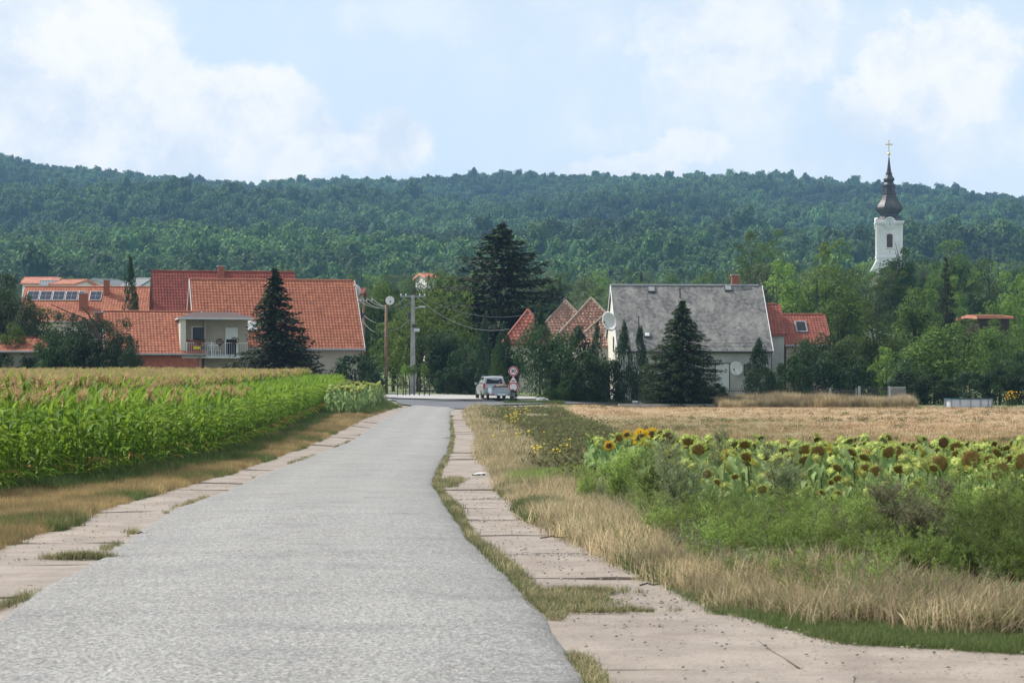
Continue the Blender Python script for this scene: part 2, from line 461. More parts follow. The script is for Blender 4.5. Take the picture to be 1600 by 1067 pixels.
def road_mat():
    m = bpy.data.materials.new('worn_pale_asphalt'); m.use_nodes = True; q = NT(m.node_tree); p = q.n['Principled BSDF']
    pos = q.new('ShaderNodeNewGeometry').outputs['Position']
    g1 = q.noise(pos, 24, 4, .7); g2 = q.noise(pos, 44, 2, .5); g3 = q.noise(pos, .45, 6, .62)
    base = q.mix(q.ramp(g3, .32, .68), (.215, .207, .193), (.285, .276, .258))
    ac = q.new('ShaderNodeAttribute', attribute_name='across').outputs['Fac']          # 0 left edge, 1 right edge
    tr = q.math('MAXIMUM', q.ramp(q.math('ABSOLUTE', q.math('SUBTRACT', ac, .27)), .13, .02), q.ramp(q.math('ABSOLUTE', q.math('SUBTRACT', ac, .70)), .13, .02))
    base = q.mix(q.math('MULTIPLY', q.math('MULTIPLY', tr, q.ramp(q.noise(pos, .8, 5, .6), .3, .6)), .38), base, (.35, .34, .32))
    st = q.new('ShaderNodeMapping'); q.l.new(pos, st.inputs[0]); st.inputs['Scale'].default_value = (.25, 1.4, 1)
    base = q.mix(q.math('MULTIPLY', q.ramp(q.noise(st.outputs[0], 1.0, 7, .68), .49, .62), .5), base, (.165, .160, .152))
    sp = q.new('ShaderNodeMapping'); q.l.new(pos, sp.inputs[0]); sp.inputs['Scale'].default_value = (1.2, .22, 1)
    base = q.mix(q.math('MULTIPLY', q.ramp(q.noise(sp.outputs[0], 1.3, 6, .7), .55, .66), .4), base, (.20, .18, .155))
    base = q.mix(q.math('MULTIPLY', q.ramp(g1, .40, .62), .75), base, (.46, .445, .41))
    base = q.mix(q.math('MULTIPLY', q.ramp(q.noise(pos, .9, 7, .72), .50, .66), .42), base, (.15, .145, .14))
    vo = q.new('ShaderNodeTexVoronoi', inp={'Scale': 28.0}); q.l.new(pos, vo.inputs['Vector'])
    base = q.mix(q.math('MULTIPLY', q.ramp(vo.outputs['Distance'], .50, .72), .55), base, (.10, .098, .095))
    base = q.mix(q.math('MULTIPLY', q.ramp(g2, .53, .63), .7), base, (.085, .083, .08))
    wv = q.vmath('ADD', pos, q.vmath('MULTIPLY', q.new('ShaderNodeTexNoise', inp={'Vector': pos, 'Scale': 2.2, 'Detail': 5.0}).outputs['Color'], (1.1, .35, 0)))
    cr = q.new('ShaderNodeTexVoronoi', feature='DISTANCE_TO_EDGE', inp={'Scale': .38}); q.l.new(wv, cr.inputs['Vector'])
    crk = q.math('MULTIPLY', q.ramp(cr.outputs['Distance'], .010, .003), q.ramp(q.noise(pos, .5, 3, .5), .50, .58))
    base = q.mix(q.math('MULTIPLY', crk, .25), base, (.06, .055, .05))
    e = q.new('ShaderNodeAttribute', attribute_name='edge').outputs['Fac']
    base = q.mix(q.math('MULTIPLY', q.math('MULTIPLY', e, q.ramp(q.noise(pos, 3, 5, .6), .3, .6)), .65), base, (.13, .125, .12))
    q.l.new(base, p.inputs['Base Color']); p.inputs['Roughness'].default_value = .85
    b = q.new('ShaderNodeBump', inp={'Strength': 1.0, 'Distance': .018}); q.l.new(q.math('ADD', g1, g2), b.inputs['Height'])
    q.l.new(b.outputs[0], p.inputs['Normal']); return m


def slab_mat():
    m = bpy.data.materials.new('pinkish_old_concrete'); m.use_nodes = True; q = NT(m.node_tree); p = q.n['Principled BSDF']
    pos = q.new('ShaderNodeNewGeometry').outputs['Position']; ob = q.new('ShaderNodeObjectInfo').outputs['Random']
    base = q.mix(q.ramp(q.noise(pos, 1.4, 6, .65), .3, .72), (.185, .150, .120), (.315, .262, .216))
    base = q.mix(q.math('MULTIPLY', ob, .25), base, (.28, .25, .22))
    base = q.mix(q.math('MULTIPLY', q.ramp(q.noise(pos, 60, 3, .6), .45, .65), .4), base, (.40, .335, .275))
    base = q.mix(q.ramp(q.noise(pos, 24, 2, .5), .665, .70), base, (.10, .085, .075))
    st = q.new('ShaderNodeMapping'); q.l.new(pos, st.inputs[0]); st.inputs['Scale'].default_value = (.6, 2.6, 1)
    base = q.mix(q.math('MULTIPLY', q.ramp(q.noise(st.outputs[0], 1.1, 6, .7), .56, .70), .7), base, (.20, .155, .125))
    wv = q.vmath('ADD', pos, q.vmath('MULTIPLY', q.new('ShaderNodeTexNoise', inp={'Vector': pos, 'Scale': 3.5, 'Detail': 6.0}).outputs['Color'], (.5, .3, 0)))
    cr = q.new('ShaderNodeTexVoronoi', feature='DISTANCE_TO_EDGE', inp={'Scale': 1.1}); q.l.new(wv, cr.inputs['Vector'])
    crk = q.math('MULTIPLY', q.ramp(cr.outputs['Distance'], .022, .004), q.ramp(q.noise(pos, .9, 3, .5), .48, .56))
    base = q.mix(q.math('MULTIPLY', crk, .18), base, (.12, .10, .08))
    base = q.mix(q.math('MULTIPLY', q.ramp(q.noise(pos, .5, 7, .7), .46, .62), .45), base, (.19, .155, .125))
    q.l.new(base, p.inputs['Base Color']); p.inputs['Roughness'].default_value = .95
    b = q.new('ShaderNodeBump', inp={'Strength': .7, 'Distance': .015}); q.l.new(q.noise(pos, 30, 5, .65), b.inputs['Height'])
    q.l.new(b.outputs[0], p.inputs['Normal']); return m


def ground_mat():
    m = bpy.data.materials.new('field_ground'); m.use_nodes = True; q = NT(m.node_tree); p = q.n['Principled BSDF']
    pos = q.new('ShaderNodeNewGeometry').outputs['Position']
    at_ = q.new('ShaderNodeAttribute', attribute_name='zone').outputs['Color']
    hs = q.new('ShaderNodeHueSaturation'); q.l.new(at_, hs.inputs['Color'])
    v = q.math('ADD', .70, q.math('MULTIPLY', q.noise(pos, 6, 6, .7), .6)); q.l.new(v, hs.inputs['Value'])
    col = hs.outputs[0]
    q.l.new(col, p.inputs['Base Color']); p.inputs['Roughness'].default_value = 1
    b = q.new('ShaderNodeBump', inp={'Strength': .8, 'Distance': .05}); q.l.new(q.noise(pos, 9, 5, .7), b.inputs['Height'])
    q.l.new(b.outputs[0], p.inputs['Normal']); return m


M['road'] = road_mat(); M['slab'] = slab_mat(); M['ground'] = ground_mat()
M['asphalt'] = mat('dark_asphalt', (.105, .11, .118), .9, .15, .8, speck=(60, (.2, .2, .2), .55, .7), coords='pos')
M['palec'] = mat('pale_concrete_road', (.38, .37, .35), .9, .1, .7, speck=(9, (.3, .29, .27), .6, .75), coords='pos')
M['sandy'] = mat('sandy_gravel', (.315, .262, .216), .98, .12, 1.3, col2=(.20, .163, .132), speck=(26, (.14, .12, .10), .63, .68), bump=.6, bscale=40, coords='pos')

# ---------------------------------------------------------------- ground sheet
def edge_from(pts):
    w_ = [ground_pt(px, py) for px, py in pts]
    w_.sort(key=lambda a: a[1]); d_ = [a[1] for a in w_]; x_ = [a[0] for a in w_]
    return lambda d: np.interp(d, d_, x_)


roadR = edge_from([(915, 1067), (872, 1016), (859, 972), (825, 941), (784, 894), (737, 853), (714, 817), (695, 787), (678, 760), (684, 737), (700, 710), (706, 682), (704, 660), (704, 645)])
roadL = edge_from([(-110, 1067), (0, 976), (62, 927), (156, 876), (219, 832), (281, 796), (375, 760), (405, 746), (466, 722), (540, 695), (572, 675), (592, 660), (622, 645)])
vergeR = edge_from([(2300, 1060), (1700, 1036), (1461, 1021), (1330, 1014), (1262, 995), (1139, 965), (1097, 944), (1044, 919), (994, 894), (897, 847), (829, 814), (788, 776), (777, 754), (752, 718), (750, 680), (727, 650)])
vergeL = edge_from([(-260, 960), (0, 860), (34, 847), (94, 830), (152, 801), (243, 773), (304, 757), (354, 744), (405, 725), (472, 702), (503, 688), (540, 670), (571, 655), (600, 645)])
_ex = np.linspace(14, 60, 300); _exx = vergeR(_ex)
edgeD = lambda x: np.interp(np.asarray(x, float), _exx[::-1], _ex[::-1])
cornX = lambda d: np.interp(d, [20, 41, 50, 60, 80, 110, 130, 150], [-9.2, -8.55, -8.0, -7.7, -8.4, -9.5, -10.2, -10.8])


def zone_color(x, y):
    """natural ground colour, by what grows or lies there"""
    x = np.asarray(x); y = np.asarray(y)
    n = fbm(x / 1.6, y / 2.4, 11); n2 = fbm(x / 6, y / 3, 12); n3 = fbm(x / 14, y / 9, 13)
    C_ = np.zeros(x.shape + (3,))
    soil = np.array([.13, .10, .07]); tan = np.array([.43, .31, .17]); grn = np.array([.09, .13, .04]); drt = np.array([.24, .195, .145])
    soil2 = np.array([.16, .13, .085]); meadow = np.array([.16, .19, .07])
    C_[:] = drt
    def put(mask, col):
        mask = np.clip(mask, 0, 1)[..., None]
        C_[:] = C_ * (1 - mask) + col * mask
    put((x > 1) & (y > 12), np.array([.22, .18, .10]))
    # stubble, right
    st = sm(46, 52, y + n) * sm(2.2, 4.0, x + n * .5)
    put(st, np.array([.35, .24, .13]) )
    gb = st * sm(0.15, 1.1, n2 + .35 * n3) * (1 - sm(120, 150, y) * .4)
    put(gb * .55, np.array([.16, .17, .07]))
    lowg = sm(50, 58, y) * (1 - sm(9, 16, x + n3 * 2 - (y - 55) * .02)) * sm(.3, 1.2, x) * (1 - sm(115, 140, y))
    put(lowg * .75, np.array([.15, .15, .06]))
    put((x < cornX(y) + .3) & (y < 152), soil)
    put(((y > 152) & (x < 4)).astype(float), np.array([.14, .17, .06]))
    put(((y > 160)).astype(float), np.array([.13, .16, .06]))
    put(sm(235, 330, y), np.array([.10, .15, .05]))
    put(sm(600, 800, y), np.array([.05, .085, .03]))
    return C_


def grid(name, xs, ys, zoff=0.0, zf=None, colors=False, m=None):
    X, Y = np.meshgrid(xs, ys) if xs.ndim == 1 else (xs, ys)
    Z = (G(X, Y) if zf is None else zf(X, Y)) + zoff
    V = np.stack([X, Y, Z], -1).reshape(-1, 3); ny, nx = X.shape
    i = np.arange(ny - 1)[:, None] * nx + np.arange(nx - 1)[None, :]
    F = np.stack([i, i + 1, i + nx + 1, i + nx], -1).reshape(-1, 4)
    me = npmesh(name, V, F, m, smooth=True)
    if colors:
        a = me.attributes.new('zone', 'FLOAT_COLOR', 'POINT')
        cc = np.concatenate([zone_color(X, Y).reshape(-1, 3), np.ones((X.size, 1))], 1).astype(np.float32)
        a.data.foreach_set('color', cc.ravel())
    o = bpy.data.objects.new(name, me); COL.objects.link(o); return o


ys = np.concatenate([np.arange(-14, 12, 2), np.arange(12, 64, .35), np.arange(64, 176, .8), np.arange(176, 260, 4), np.arange(260, 800, 15), np.arange(800, 3001, 22)])
us = np.concatenate([np.linspace(-1, -.2, 14)[:-1], np.linspace(-.2, .2, 110), np.linspace(.2, 1, 14)[1:]])
half = np.maximum(ys * .55, 0) + 70
X = us[None, :] * half[:, None]; Y = np.repeat(ys[:, None], len(us), 1)
ug = np.sign(us) * np.abs(us) ** 1.5
X = ug[None, :] * half[:, None]
gnd = grid('ground', X, Y, 0.0, colors=True, m=M['ground']); gnd['kind'] = 'structure'

# road
rd = np.concatenate([np.arange(6, 60, .3), np.arange(60, 146, .8)])
frac = np.array([0, .02, .06, .12, .2, .27, .34, .42, .5, .58, .64, .7, .76, .85, .94, .98, 1.0])
wob = 0.03 * fbm(rd / .6, rd * 0, 21) ; wob2 = 0.03 * fbm(rd / .6, rd * 0, 22)
Lx = roadL(rd) + wob; Rx = roadR(rd) + wob2
X = Lx[:, None] + (Rx - Lx)[:, None] * frac[None, :]; Y = np.repeat(rd[:, None], len(frac), 1)
prof = .035 * (1 - (2 * frac - 1) ** 2) + np.where((frac == 0) | (frac == 1), -.03, 0)


def zroad(X, Y):
    return G(X, Y) + .055 + prof[None, :] + .008 * fbm(X / 1.5, Y / 2.2, 5)


road = grid('road', X, Y, 0, zf=zroad, m=M['road']); road['kind'] = 'structure'
ea = road.data.attributes.new('edge', 'FLOAT', 'POINT')
ed = np.repeat((np.abs(2 * frac - 1) ** 6)[None, :], len(rd), 0) * np.where(frac > .5, 1, .5)[None, :]
ea.data.foreach_set('value', ed.astype(np.float32).ravel())
aa = road.data.attributes.new('across', 'FLOAT', 'POINT'); aa.data.foreach_set('value', np.repeat(frac[None, :], len(rd), 0).astype(np.float32).ravel())
# thin pale transverse joint lines across the road
for (pxa, row, wd) in ((560, 697, .10), (480, 744, .05)):
    _, d0 = ground_pt(pxa, row)
    xs_ = np.linspace(float(roadL(d0)) + .1, float(roadR(d0)) - .1, 24)
    V = []; F = []
    for i, x_ in enumerate(xs_):
        j = .02 * math.sin(i * 1.7); zz = Gf(x_, d0) + .055 + .035 * (1 - (2 * (x_ - xs_[0]) / (xs_[-1] - xs_[0]) - 1) ** 2) + .022
        V += [(x_, d0 + j - wd / 2, zz), (x_, d0 + j + wd / 2, zz)]
        if i: F.append((2 * i - 2, 2 * i, 2 * i + 1, 2 * i - 1))
    o = link('road_joint_line', npmesh('road_joint_line', V, F, M['palec']), road)

# concrete shoulders: one slab per joint spacing
def shoulder(name, inner, outer, d0, d1, side, widen=None):
    root = empty(name, (0, 0, 0)); root['kind'] = 'structure'
    d = d0; k = 0
    while d < d1:
        ln = 3.3 if side > 0 else 3.55
        gp = (.012, .02, .07)[k % 3] * random.uniform(.8, 1.3); a, b = d + gp, d + ln - gp
        n = 9; dd = np.linspace(a, b, n)
        jit = .09 * fbm(dd / .25, dd * 0 + k, 31)
        oi = inner(dd) - side * .12
        ow = outer(dd)
        if widen: ow = np.where(side * (ow - inner(dd)) > widen, inner(dd) + side * widen, ow)
        oo = ow + side * jit * .6
        zz = rng.uniform(-.012, .012); tl = rng.uniform(-.010, .010)
        mb = MB(); top = []
        for i in range(n):
            for q_ in range(5):
                x_ = oi[i] + (oo[i] - oi[i]) * q_ / 4
                ed_ = -.012 if i in (0, n - 1) else 0
                top.append((x_, dd[i] + (.06 * math.sin(q_ * 2.3 + k * 1.7) + .04 * math.sin(q_ * 5.1 + k) if i in (0, n - 1) else 0), Gf(x_, dd[i]) + .028 + zz + tl * (i - n / 2) / n * 2 + ed_ + .004 * math.sin(i * 2 + q_ + k)))
        nv = len(top); bot = [(p[0], p[1], p[2] - .10) for p in top]
        mb.v = top + bot; 
        for i in range(n - 1):
            for q_ in range(4):
                e = i * 5 + q_
                f = (e, e + 1, e + 6, e + 5)
                mb.f.append(f if side > 0 else f[::-1]); mb.m.append(0)
        ring = [q_ for q_ in range(5)] + [i * 5 + 4 for i in range(1, n)] + [(n - 1) * 5 + q_ for q_ in (3, 2, 1, 0)] + [i * 5 for i in range(n - 2, 0, -1)]
        for i in range(len(ring)):
            p_, r_ = ring[i], ring[(i + 1) % len(ring)]
            f = (p_, p_ + nv, r_ + nv, r_); mb.f.append(f if side > 0 else f[::-1]); mb.m.append(0)
        mb.build('concrete_slab', M['slab'], root)
        d += ln; k += 1
    return root


shoulder('right_concrete_shoulder', roadR, vergeR, 6.8, 141, 1, widen=1.45)
shoulder('left_concrete_shoulder', roadL, vergeL, 14.5, 138, -1)
# sandy apron where the right shoulder widens, nearest the camera
dd = np.arange(6, 24, .3); fr_ = np.linspace(0, 1, 14)
Xo = vergeR(dd) + .08 * fbm(dd / .5, dd * 0, 41); Xi = roadR(dd) + 1.30
Xo = np.maximum(Xo, Xi + .05)
X = Xi[:, None] + (Xo - Xi)[:, None] * fr_[None, :]; Y = np.repeat(dd[:, None], len(fr_), 1)
o = grid('gravel_apron', X, Y, .024, zf=lambda a, b: G(a, b) + .006 * fbm(a / .5, b / .5, 42), m=M['sandy']); o['kind'] = 'structure'

# junction: dark asphalt crossing, pale concrete street going back to the left
def strip(name, pts, m, zo, kind='structure'):
    """pts: list of (xl, xr, d); a sheet following the ground"""
    V = []; F = []; n = 9
    for i, (a, b, d, d2) in enumerate(pts):
        for k in range(n):
            x_ = a + (b - a) * k / (n - 1); y_ = d + (d2 - d) * k / (n - 1)
            V.append((x_, y_, Gf(x_, y_) + zo))
            if i and k: 
                e = i * n + k; F.append((e - n - 1, e - n, e, e - 1))
    o = link(name, npmesh(name, V, F, m)); o['kind'] = kind; return o


_j = lambda a, b, n: [tuple(np.array(a) * (1 - t_) + np.array(b) * t_) for t_ in np.linspace(0, 1, n)]
strip('junction_asphalt', _j((-7.0, -3.0, 144.5, 141.5), (-7.6, -1.2, 151, 150), 6) + _j((-7.6, -1.2, 152, 151.2), (-9, 7, 162, 162.5), 7) + _j((-8, 24, 160, 163.2), (-9, 26, 162, 166.5), 5), M['asphalt'], .07)
strip('pale_street', _j((-9.6, 9, 164.0, 166.0), (-11.5, 6.5, 171, 171.5), 8) + _j((-12.5, 2.0, 172.5, 173), (-34, -17, 196, 196), 16)[0:], M['palec'], .085)
# pale concrete kerbs at the junction
mb = MB()
def kerb(pts, name='kerb'):
    mb = MB()
    for i in range(len(pts) - 1):
        a, b = Vector(pts[i]), Vector(pts[i + 1]); dv = (b - a).normalized(); nn = Vector((-dv.y, dv.x, 0)) * .09
        za, zb = Gf(a.x, a.y), Gf(b.x, b.y)
        vs = [(a - nn).to_tuple(), (b - nn).to_tuple(), (b + nn).to_tuple(), (a + nn).to_tuple()]
        zs = [za, zb, zb, za]
        mb.add([(v[0], v[1], z - .1) for v, z in zip(vs, zs)] + [(v[0], v[1], z + .19) for v, z in zip(vs, zs)],
               [(4, 5, 6, 7), (0, 1, 5, 4), (1, 2, 6, 5), (2, 3, 7, 6), (3, 0, 4, 7)])
    o = mb.build(name, M['concrete']); o['kind'] = 'structure'; return o


kerb([(-8.2, 143, 0), (-7.9, 150, 0), (-8.9, 157, 0), (-11.0, 164, 0), (-14.5, 171, 0), (-20, 178, 0), (-28, 186, 0)])
kerb([(7.4, 160.2, 0), (16, 161.6, 0), (26, 163.0, 0)])

# ---------------------------------------------------------------- scatter by geometry nodes
def proto_collection(name, meshes):
    cl = bpy.data.collections.new(name)
    for i, me in enumerate(meshes):
        o = bpy.data.objects.new('%s_%02d' % (name, i), me); cl.objects.link(o)
    return cl


def scatter(name, pts, rots, scls, idx, cl, label, cat):
    n = len(pts); me = bpy.data.meshes.new(name); me.vertices.add(n)
    me.vertices.foreach_set('co', np.asarray(pts, np.float32).ravel())
    a = me.attributes.new('rot', 'FLOAT_VECTOR', 'POINT'); a.data.foreach_set('vector', np.asarray(rots, np.float32).ravel())
    a = me.attributes.new('scl', 'FLOAT_VECTOR', 'POINT'); a.data.foreach_set('vector', np.asarray(scls, np.float32).ravel())
    a = me.attributes.new('idx', 'INT', 'POINT'); a.data.foreach_set('value', np.asarray(idx, np.int32))
    o = bpy.data.objects.new(name, me); COL.objects.link(o)
    ng = bpy.data.node_groups.new(name + '_nodes', 'GeometryNodeTree')
    ng.interface.new_socket('Geometry', in_out='INPUT', socket_type='NodeSocketGeometry')
    ng.interface.new_socket('Geometry', in_out='OUTPUT', socket_type='NodeSocketGeometry')
    N = ng.nodes; L = ng.links
    gi = N.new('NodeGroupInput'); go = N.new('NodeGroupOutput'); ip = N.new('GeometryNodeInstanceOnPoints')
    ci = N.new('GeometryNodeCollectionInfo'); ci.inputs['Collection'].default_value = cl
    ci.inputs['Separate Children'].default_value = True; ci.inputs['Reset Children'].default_value = True
    def na(nm, ty):
        q = N.new('GeometryNodeInputNamedAttribute'); q.data_type = ty; q.inputs['Name'].default_value = nm
        return [s_ for s_ in q.outputs if s_.enabled and s_.name == 'Attribute'][0]
    L.new(gi.outputs[0], ip.inputs['Points']); L.new(ci.outputs[0], ip.inputs['Instance'])
    ip.inputs['Pick Instance'].default_value = True
    L.new(na('idx', 'INT'), ip.inputs['Instance Index'])
    e2r = N.new('FunctionNodeEulerToRotation'); L.new(na('rot', 'FLOAT_VECTOR'), e2r.inputs[0]); L.new(e2r.outputs[0], ip.inputs['Rotation'])
    L.new(na('scl', 'FLOAT_VECTOR'), ip.inputs['Scale'])
    L.new(ip.outputs[0], go.inputs[0])
    md = o.modifiers.new('scatter', 'NODES'); md.node_group = ng
    tag(o, label, cat, kind='stuff'); return o


def feather(seed, h=1.0, nst=5, m='weed', dens=1.0, spread=.5, leafl=.05, leafw=.006):
    """upright weed: stems, side branches and many fine leaflets"""
    r_ = np.random.default_rng(seed); mb = MB(); Cs, Ns, Ts = [], [], []
    for s_ in range(nst):
        az = r_.uniform(0, 6.28); ln = r_.uniform(.08, spread); hh = h * r_.uniform(.65, 1)
        top = np.array([math.cos(az) * ln * hh, math.sin(az) * ln * hh, hh])
        f = lambda u: np.array([top[0] * u ** 1.4, top[1] * u ** 1.4, top[2] * u])
        mb.tube([f(u) for u in (0, .35, .7, 1)], [.006 * h, .0045 * h, .003 * h, .001], 3, cap=False)
        nb = int(16 * dens)
        for b in range(nb):
            u = r_.uniform(.15, .98); p = f(u); a2 = r_.uniform(0, 6.28); bl = h * r_.uniform(.12, .34) * (1.15 - u * .8)
            e = p + np.array([math.cos(a2) * bl, math.sin(a2) * bl, bl * r_.uniform(.5, 1.1)])
            mb.tube([p, e], [.0022 * h, .0008], 3, cap=False)
            nl = int(15 * dens); uu = r_.uniform(.1, 1.0, nl)[:, None]; Cc = p + (e - p) * uu + r_.normal(0, .012, (nl, 3))
            dv = norm(e - p + r_.normal(0, .5 * bl, (nl, 3))); Cs.append(Cc + dv * leafl * .4); Ts.append(dv); Ns.append(r_.normal(0, 1, (nl, 3)))
    Cs, Ns, Ts = map(np.concatenate, (Cs, Ns, Ts))
    P, F = leaf_quads(Cs, Ns, Ts, leafw * r_.uniform(.7, 1.5, len(Cs)), leafl * r_.uniform(.6, 1.3, len(Cs)))
    sv = np.array(mb.v); sf = np.array(mb.f)
    V = np.concatenate([sv, P]); Fa = np.concatenate([sf, F + len(sv)])
    ti = np.concatenate([np.full(len(sf), .2), r_.uniform(0, .92, len(F))])
    return npmesh('feathery_weed', V, Fa, [M[m], M['weedstem']], tint=ti, mat_idx=np.concatenate([np.ones(len(sf)), np.zeros(len(F))]))


def feather_low(i): return feather(330 + i, .42, 4, ['weed', 'sage', 'brownweed', 'sage'][i], .7, .6, .035)


# ---------------------------------------------------------------- blades and tufts
def blades(n, spread, h0, h1, wdt, lean, mats, seed, segs=3, wind=0.0, share=None):
    r_ = np.random.default_rng(seed)
    base = np.stack([r_.normal(0, spread, n), r_.normal(0, spread, n), np.zeros(n)], 1)
    h = r_.uniform(h0, h1, n); az = r_.uniform(0, 2 * np.pi, n); ln = np.abs(r_.normal(0, lean, n)) + .05
    dirx = np.cos(az) * ln + wind; diry = np.sin(az) * ln
    side = np.stack([-np.sin(az + r_.normal(0, .6, n)), np.cos(az), np.zeros(n)], 1); side = norm(side)
    V = []; 
    for s_ in range(segs + 1):
        u = s_ / segs
        P = base + np.stack([dirx * h * u ** 1.8, diry * h * u ** 1.8, h * (u - .25 * ln * u * u)], 1)
        wv = wdt * (1 - u) ** .7 + .0005
        V += [P - side * wv / 2, P + side * wv / 2]
    V = np.stack(V, 1)          # n, 2(segs+1), 3
    k = 2 * (segs + 1); F = []
    for s_ in range(segs):
        F.append(np.array([2 * s_, 2 * s_ + 1, 2 * s_ + 3, 2 * s_ + 2]))
    F = np.stack(F)[None] + (np.arange(n) * k)[:, None, None]
    ti = np.repeat(r_.uniform(0, .9, n), segs)
    mi = None
    if isinstance(mats, list):
        mi = np.repeat((r_.uniform(0, 1, n) > (share or .7)).astype(int), segs)
    return npmesh('tuft', V.reshape(-1, 3), F.reshape(-1, 4), mats, tint=ti, mat_idx=mi)


def rand_scatter(name, xy, cl, nproto, smin, smax, label, cat, tiltmax=.12, zoff=0.0, zs=None, seed=1, mod=.28):
    r_ = np.random.default_rng(seed); n = len(xy)
    P = np.column_stack([xy, G(xy[:, 0], xy[:, 1]) + zoff])
    rot = np.column_stack([r_.normal(0, tiltmax, n), r_.normal(0, tiltmax, n), r_.uniform(0, 6.28, n)])
    s = r_.uniform(smin, smax, n) * np.clip(.95 + mod * fbm(xy[:, 0] / .9, xy[:, 1] / 1.6, seed + 50), .45, 1.5)
    if zs is not None: sc = np.column_stack([s, s, s * zs])
    else: sc = np.column_stack([s, s, s])
    return scatter(name, P, rot, sc, r_.integers(0, nproto, n), cl, label, cat)


def field_pts(n, d0, d1, xlo, xhi, seed, power=1.0, keep=None):
    """n random points, density falling with distance"""
    r_ = np.random.default_rng(seed)
    u = r_.uniform(0, 1, n); d = (d0 ** (1 - power) + u * (d1 ** (1 - power) - d0 ** (1 - power))) ** (1 / (1 - power)) if power != 1 else d0 * (d1 / d0) ** u
    lo, hi = xlo(d), xhi(d); x = lo + (hi - lo) * r_.uniform(0, 1, n)
    ok = hi > lo
    if keep is not None: ok &= keep(x, d, r_)
    return np.column_stack([x, d])[ok]


C_dry = proto_collection('dry_tuft', [blades(20, .09, .07, .30, .009, .75, [M['dry'], M['olive']], 100 + i, wind=-.12, share=[.85, .7, .5, .8, .25][i]) for i in range(5)])
C_drytall = proto_collection('tall_dry_tuft', [blades(16, .10, .15, .55, .010, .5, [M['dry'], M['olive']], 120 + i, wind=-.15, share=.7) for i in range(5)])
C_rust = proto_collection('rust_tuft', [blades(34, .07, .10, .30, .006, .5, [M['rust'], M['olive']], 140 + i, wind=.1, share=.6) for i in range(5)])
C_green = proto_collection('green_tuft', [blades(40, .06, .06, .20, .007, .5, M['green'], 160 + i) for i in range(5)])
C_mix = proto_collection('mixed_tuft', [blades(30, .05, .05, .15, .006, .5, [M['green'], M['dry']], 180 + i, share=.6) for i in range(4)])
C_gmix = proto_collection('green_mixed_tuft', [blades(30, .08, .04, .16, .007, .8, [M['green'], M['olive']], 240 + i, share=[.9, .75, .45, .9, .65][i]) for i in range(5)])
nz = lambda x, d, s=1.0, sd=0: fbm(x / s, d / (s * 1.6), sd)

# right verge: band of dry grass between shoulder and weeds
sfL = lambda d: np.interp(d, [14, 18, 24, 28, 34, 40, 48], [9, 6.5, 3.2, 2.6, 2.3, 1.9, 1.4])     # left limit of the sunflower plot
weedL = lambda d: np.interp(d, [12, 15, 17.5, 20, 22, 26, 30, 36, 44, 52, 60], [5.2, 4.2, 3.0, 2.2, 1.75, 1.45, 1.25, .95, .9, .8, .7])
vR = lambda d: vergeR(d)
xy = field_pts(15000, 15, 62, lambda d: vR(d) - .02, lambda d: np.maximum(weedL(d) + .25, vR(d) + .9), 201, 1.5,
               lambda x, d, r_: (r_.uniform(0, 1, len(x)) < .55 + .45 * sm(.0, .35, x - vR(d))) & (d - edgeD(x) > np.interp(x, [1.1, 1.6, 2.5, 5], [0, .6, 1.2, 1.4]) + .6 * nz(x, d, .5, 77)) & ((x < 1.5) | (d - edgeD(x) < 4.6 + nz(x, d, .9, 79)) | (r_.uniform(0, 1, len(x)) < .18)))
rand_scatter('dry_grass', xy, C_dry, 5, .55, 1.2, 'tan dry grass along the right edge of the road shoulder', 'dry grass', seed=2)
xy = field_pts(3800, 62, 160, lambda d: vR(np.minimum(d, 138)) + 0, lambda d: vR(np.minimum(d, 138)) + 1.5, 202, 1.5)
xy = xy[xy[:, 1] < 142]
rand_scatter('dry_grass', xy, C_dry, 5, 1.0, 1.8, 'tan dry grass beside the far part of the right shoulder', 'dry grass', seed=3)
xy = field_pts(1500, 17, 46, lambda d: vR(d) + .45, lambda d: weedL(d) + .8, 203, 1.5, lambda x, d, r_: (nz(x, d, 1.2, 5) > .1) & (d - edgeD(x) > np.interp(x, [1.1, 1.6, 2.5, 5], [0, .9, 2.1, 2.2])))
rand_scatter('tall_dry_grass', xy, C_drytall, 5, .6, 1.05, 'taller straw-coloured grass in front of the green weeds', 'dry grass', seed=4, tiltmax=.2)
# green fringe right
xy = field_pts(15000, 13, 44, lambda d: vR(d) - .05, lambda d: vR(d) + .55 + .25 * nz(d, d * 0, 2, 9), 204, 1.4,
               lambda x, d, r_: (nz(x, d, .8, 6) > .25) & (d > 18))
rand_scatter('green_grass', xy, C_green, 5, .55, 1.05, 'green grass fringe along the pale shoulder at the right', 'grass', seed=5)
xy = field_pts(21000, 13.4, 22, lambda d: vR(d) - .05, lambda d: np.minimum(vR(d) + 5, .24 * d + 1), 205, 1.0, lambda x, d, r_: (d - edgeD(x) < np.interp(x, [1.0, 1.6, 2.5, 5], [.15, .7, 1.5, 1.9]) * (1 + .45 * nz(x, d, .45, 78)) + r_.normal(0, .35, len(x))))
rand_scatter('green_grass', xy, C_gmix, 5, .28, .68, 'dark green grass patch at the lower right beside the gravel', 'grass', seed=6)
xy = field_pts(5200, 15.5, 44, lambda d: vR(d) + .2, lambda d: weedL(d) + .6, 215, 1.4, lambda x, d, r_: (d > edgeD(x) + 1.2) & (nz(x, d, 1.1, 61) > .30))
rand_scatter('green_grass', xy, C_green, 5, .8, 1.7, 'green grass patches growing through the dry grass belt', 'grass', seed=66, tiltmax=.25)
